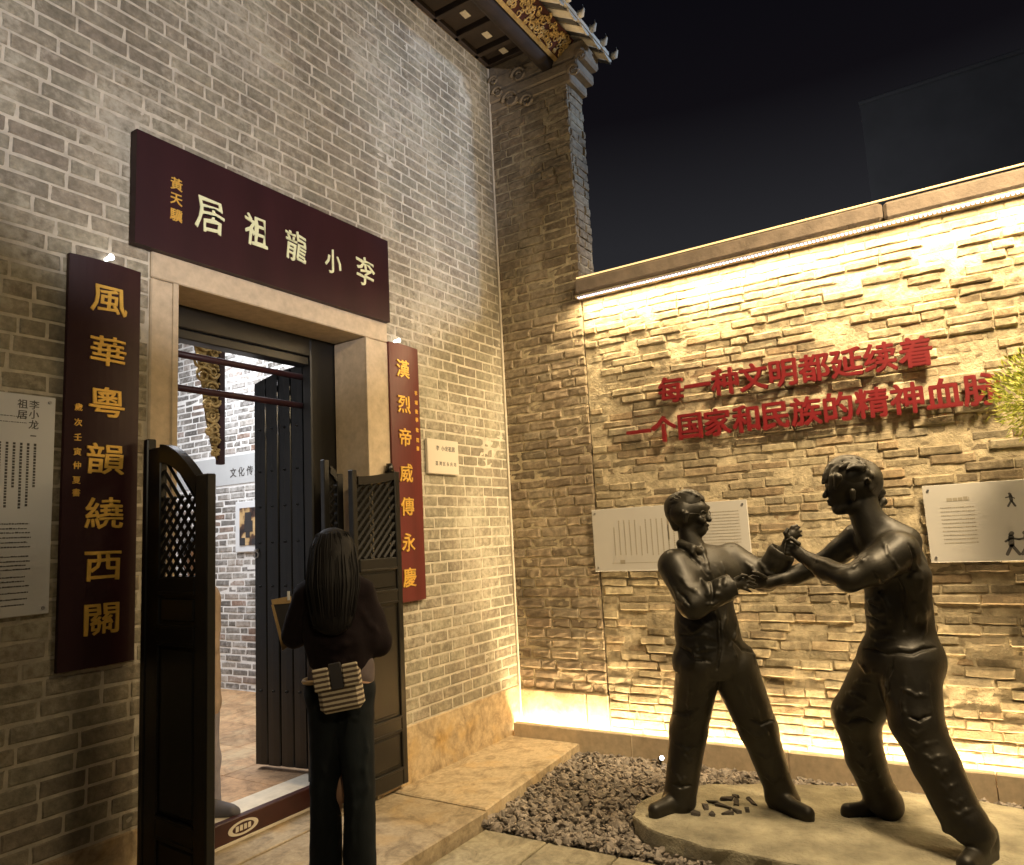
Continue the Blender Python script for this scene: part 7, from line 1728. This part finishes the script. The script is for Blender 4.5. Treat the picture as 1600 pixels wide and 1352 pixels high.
figure('Mbody', M['skin'], vs_, 'body', .009, 0, 1); figure('Mcoat', M['tan_coat'], vs_, 'coat', .010, .003, 5); figure('Mhair', M['hair'], vs_, 'hair', .010, .003, 5); figure('Mtrousers', M['grey_trousers'], vs_, 'trousers', .010, .003, 5); figure('Mshoe0', M['visitor_shoe'], vs_, 'shoe', .008); figure('Mshoe1', M['visitor_shoe'], vs_, 'shoe', .008)
hq = FIG['Whair']; RT = Vector((.532, -.847, 0)); FWD = Vector((.847, .532, 0)); hs_ = MB(); rr = random.Random(12)
stn = [(Vector(hq[0][0:3]) + Vector((0, 0, hq[0][6]*1.02)), .012, 1), (Vector(hq[0][0:3]) + Vector((0, 0, hq[0][6]*.72)), hq[0][6]*.72, 1), (Vector(hq[0][0:3]), hq[0][6], 1), (Vector(hq[1][0:3])*.5 + Vector(hq[1][3:6])*.5, hq[1][7]*.97, 1.25), (Vector(hq[1][3:6]), hq[1][7], 1.4), (Vector(hq[2][3:6]), hq[2][7]*.95, 2.0), (Vector(hq[2][3:6]) - Vector((0, 0, .07)), hq[2][7]*.8, 2.2)]
for i in range(640):
    a = rr.uniform(-1, 1); a2 = a + rr.uniform(-.12, .12); last = rr.uniform(.0, 1.0); ofs = rr.uniform(1.02, 1.10) if rr.random() < .93 else rr.uniform(1.1, 1.22)
    pts = []
    for k, (c_, r_, sq_) in enumerate(stn):
        aa = a + (a2-a)*k/6 + rr.uniform(-.012, .012); aa = max(-1, min(1, aa)); p = c_ + RT*aa*r_*ofs - FWD*math.sqrt(max(0, 1-aa*aa))*r_/sq_*ofs
        if k == 6: p = pts[-1]*(1-last) + p*last
        pts.append(p)
    hs_.tube(pts, [.0018, .0026, .003, .003, .0028, .0022, .001], 3, False)
tag(hs_.build('hair_strands', M['hair'], wm, True), kind='stuff')
# belt bag, flap and strap
bgt = thing('belt_bag', (-2.93, -.93, .9), 'striped cream and brown bag worn at the back of the woman\'s waist', 'bag')
def bagpart(name, x0, x1, z0, z1, y0, y1, m, bev, tilt=8, ctr=(-2.925, -.925, .965)):
    b_ = MB().box(x0, x1, y0, y1, z0, z1, bev); o = b_.build(name, m, None); o.parent = bgt; o.matrix_parent_inverse = wmi(bgt)
    # local y points away from the viewer, local x to the viewer's right
    R_ = Matrix(((.532, .847, 0), (-.847, .532, 0), (0, 0, 1))).to_4x4()
    mm = Matrix.Translation(ctr) @ R_ @ Matrix.Rotation(math.radians(tilt), 4, 'Y').inverted()
    o.location = mm.translation; o.rotation_euler = mm.to_euler(); return o
bagpart('pouch', -.098, .098, -.10, .085, -.035, .035, M['bag'], .022)
bagpart('flap', -.102, -.03, .005, .102, -.047, -.036, M['bag'], .005); bagpart('flap', .03, .102, .005, .102, -.047, -.036, M['bag'], .005)
bagpart('clasp_strap', -.028, .028, .0, .115, -.045, -.036, M['folder'], .004)
bl = MB(); bl.tube([(-2.84 + .125*math.cos(a)*.532 + .10*math.sin(a)*.847, -.78 - .125*math.cos(a)*.847 + .10*math.sin(a)*.532, .985 + .01*math.cos(a)) for a in [k*math.pi/16 for k in range(33)]], .011, 6)
bl.build('belt', M['tan_leather'], bgt, True)
fo = thing('folder', (-2.9, -.36, 1.22), 'dark folder with tan edges held at the woman\'s left side', 'folder')
fv = [(-.045, 0, .115), (.045, 0, .125), (.045, 0, -.10), (.005, 0, -.125)]
R_ = Matrix(((.532, .847, 0), (-.847, .532, 0), (0, 0, 1))).to_4x4(); mm = Matrix.Translation((-2.80, -.40, 1.215)) @ R_
def fobj(name, pts, y0, y1, m):
    v = [mm @ Vector((p[0], y0, p[2])) for p in pts] + [mm @ Vector((p[0], y1, p[2])) for p in pts]; n = len(pts)
    obj(name, v, [tuple(range(n)), tuple(range(2*n-1, n-1, -1))] + [(i, i+n, (i+1) % n+n, (i+1) % n) for i in range(n)], m, fo)
fobj('cover', fv, -.006, .006, M['folder'])
fobj('tan_edge', [(-.052, 0, .122), (.047, 0, .135), (.047, 0, .10), (-.047, 0, .098)], -.009, -.0065, M['tan_leather'])
fobj('tan_edge', [(-.052, 0, .097), (-.040, 0, .097), (.012, 0, -.10), (.002, 0, -.13)], -.009, -.0065, M['tan_leather'])
fobj('tan_edge', [(-.012, 0, -.04), (.03, 0, -.06), (.035, 0, -.11), (.005, 0, -.128)], -.0125, -.0095, M['tan_leather'])
fobj('paper_edge', [(.030, 0, .16), (.043, 0, .16), (.043, 0, .115), (.030, 0, .115)], -.0125, -.0095, M['white_panel'])

# ------------------------------------------------------------ shrub at the right edge
sh = thing('shrub', (-.62, -4.05, -.08), 'bright yellow green leafy shrub crown poking in at the right edge', 'shrub')
MB().tube([(-.60, -4.08, -.1), (-.62, -4.06, .8), (-.58, -4.0, 1.6), (-.50, -3.84, 2.2)], [.03, .026, .022, .012], 10).build('trunk', M['rust'], sh, True)
lf = MB(); rr = random.Random(21); cc = Vector((-.50, -3.80, 2.19))
for i in range(2600):
    d = Vector((rr.gauss(0, 1), rr.gauss(0, 1), rr.gauss(0, 1))).normalized(); r = .27*(rr.random()**.4)*(1+.12*math.sin(d.x*9)*math.sin(d.z*7))
    p = cc + d*r; g_ = (d + Vector((rr.gauss(0, .5), rr.gauss(0, .5), rr.gauss(0, .4)+.15))).normalized(); L = rr.uniform(.03, .055); s_ = g_.cross(Vector((rr.random(), rr.random(), rr.random()))).normalized()*rr.uniform(.004, .007); q = g_.cross(s_)*.3
    lf.add([p, p + g_*L*.45 + s_ + q, p + g_*L, p + g_*L*.45 - s_ + q], [(0, 1, 2), (0, 2, 3)])
tag(lf.build('crown', M['leaf'], sh), kind='stuff')

# ------------------------------------------------------------ building beyond the wall
fb = thing('building', (24, -3, 0), 'dim grey flat roofed building beyond the yard wall against the night sky', 'building')
MB().box(14.55, 24, -9, -1.95, -.1, 12.0).build('wall', M['concrete'], fb)
MB().box(14.45, 24.1, -9.1, -1.93, 12.003, 12.10, .03).build('parapet', M['concrete'], fb)
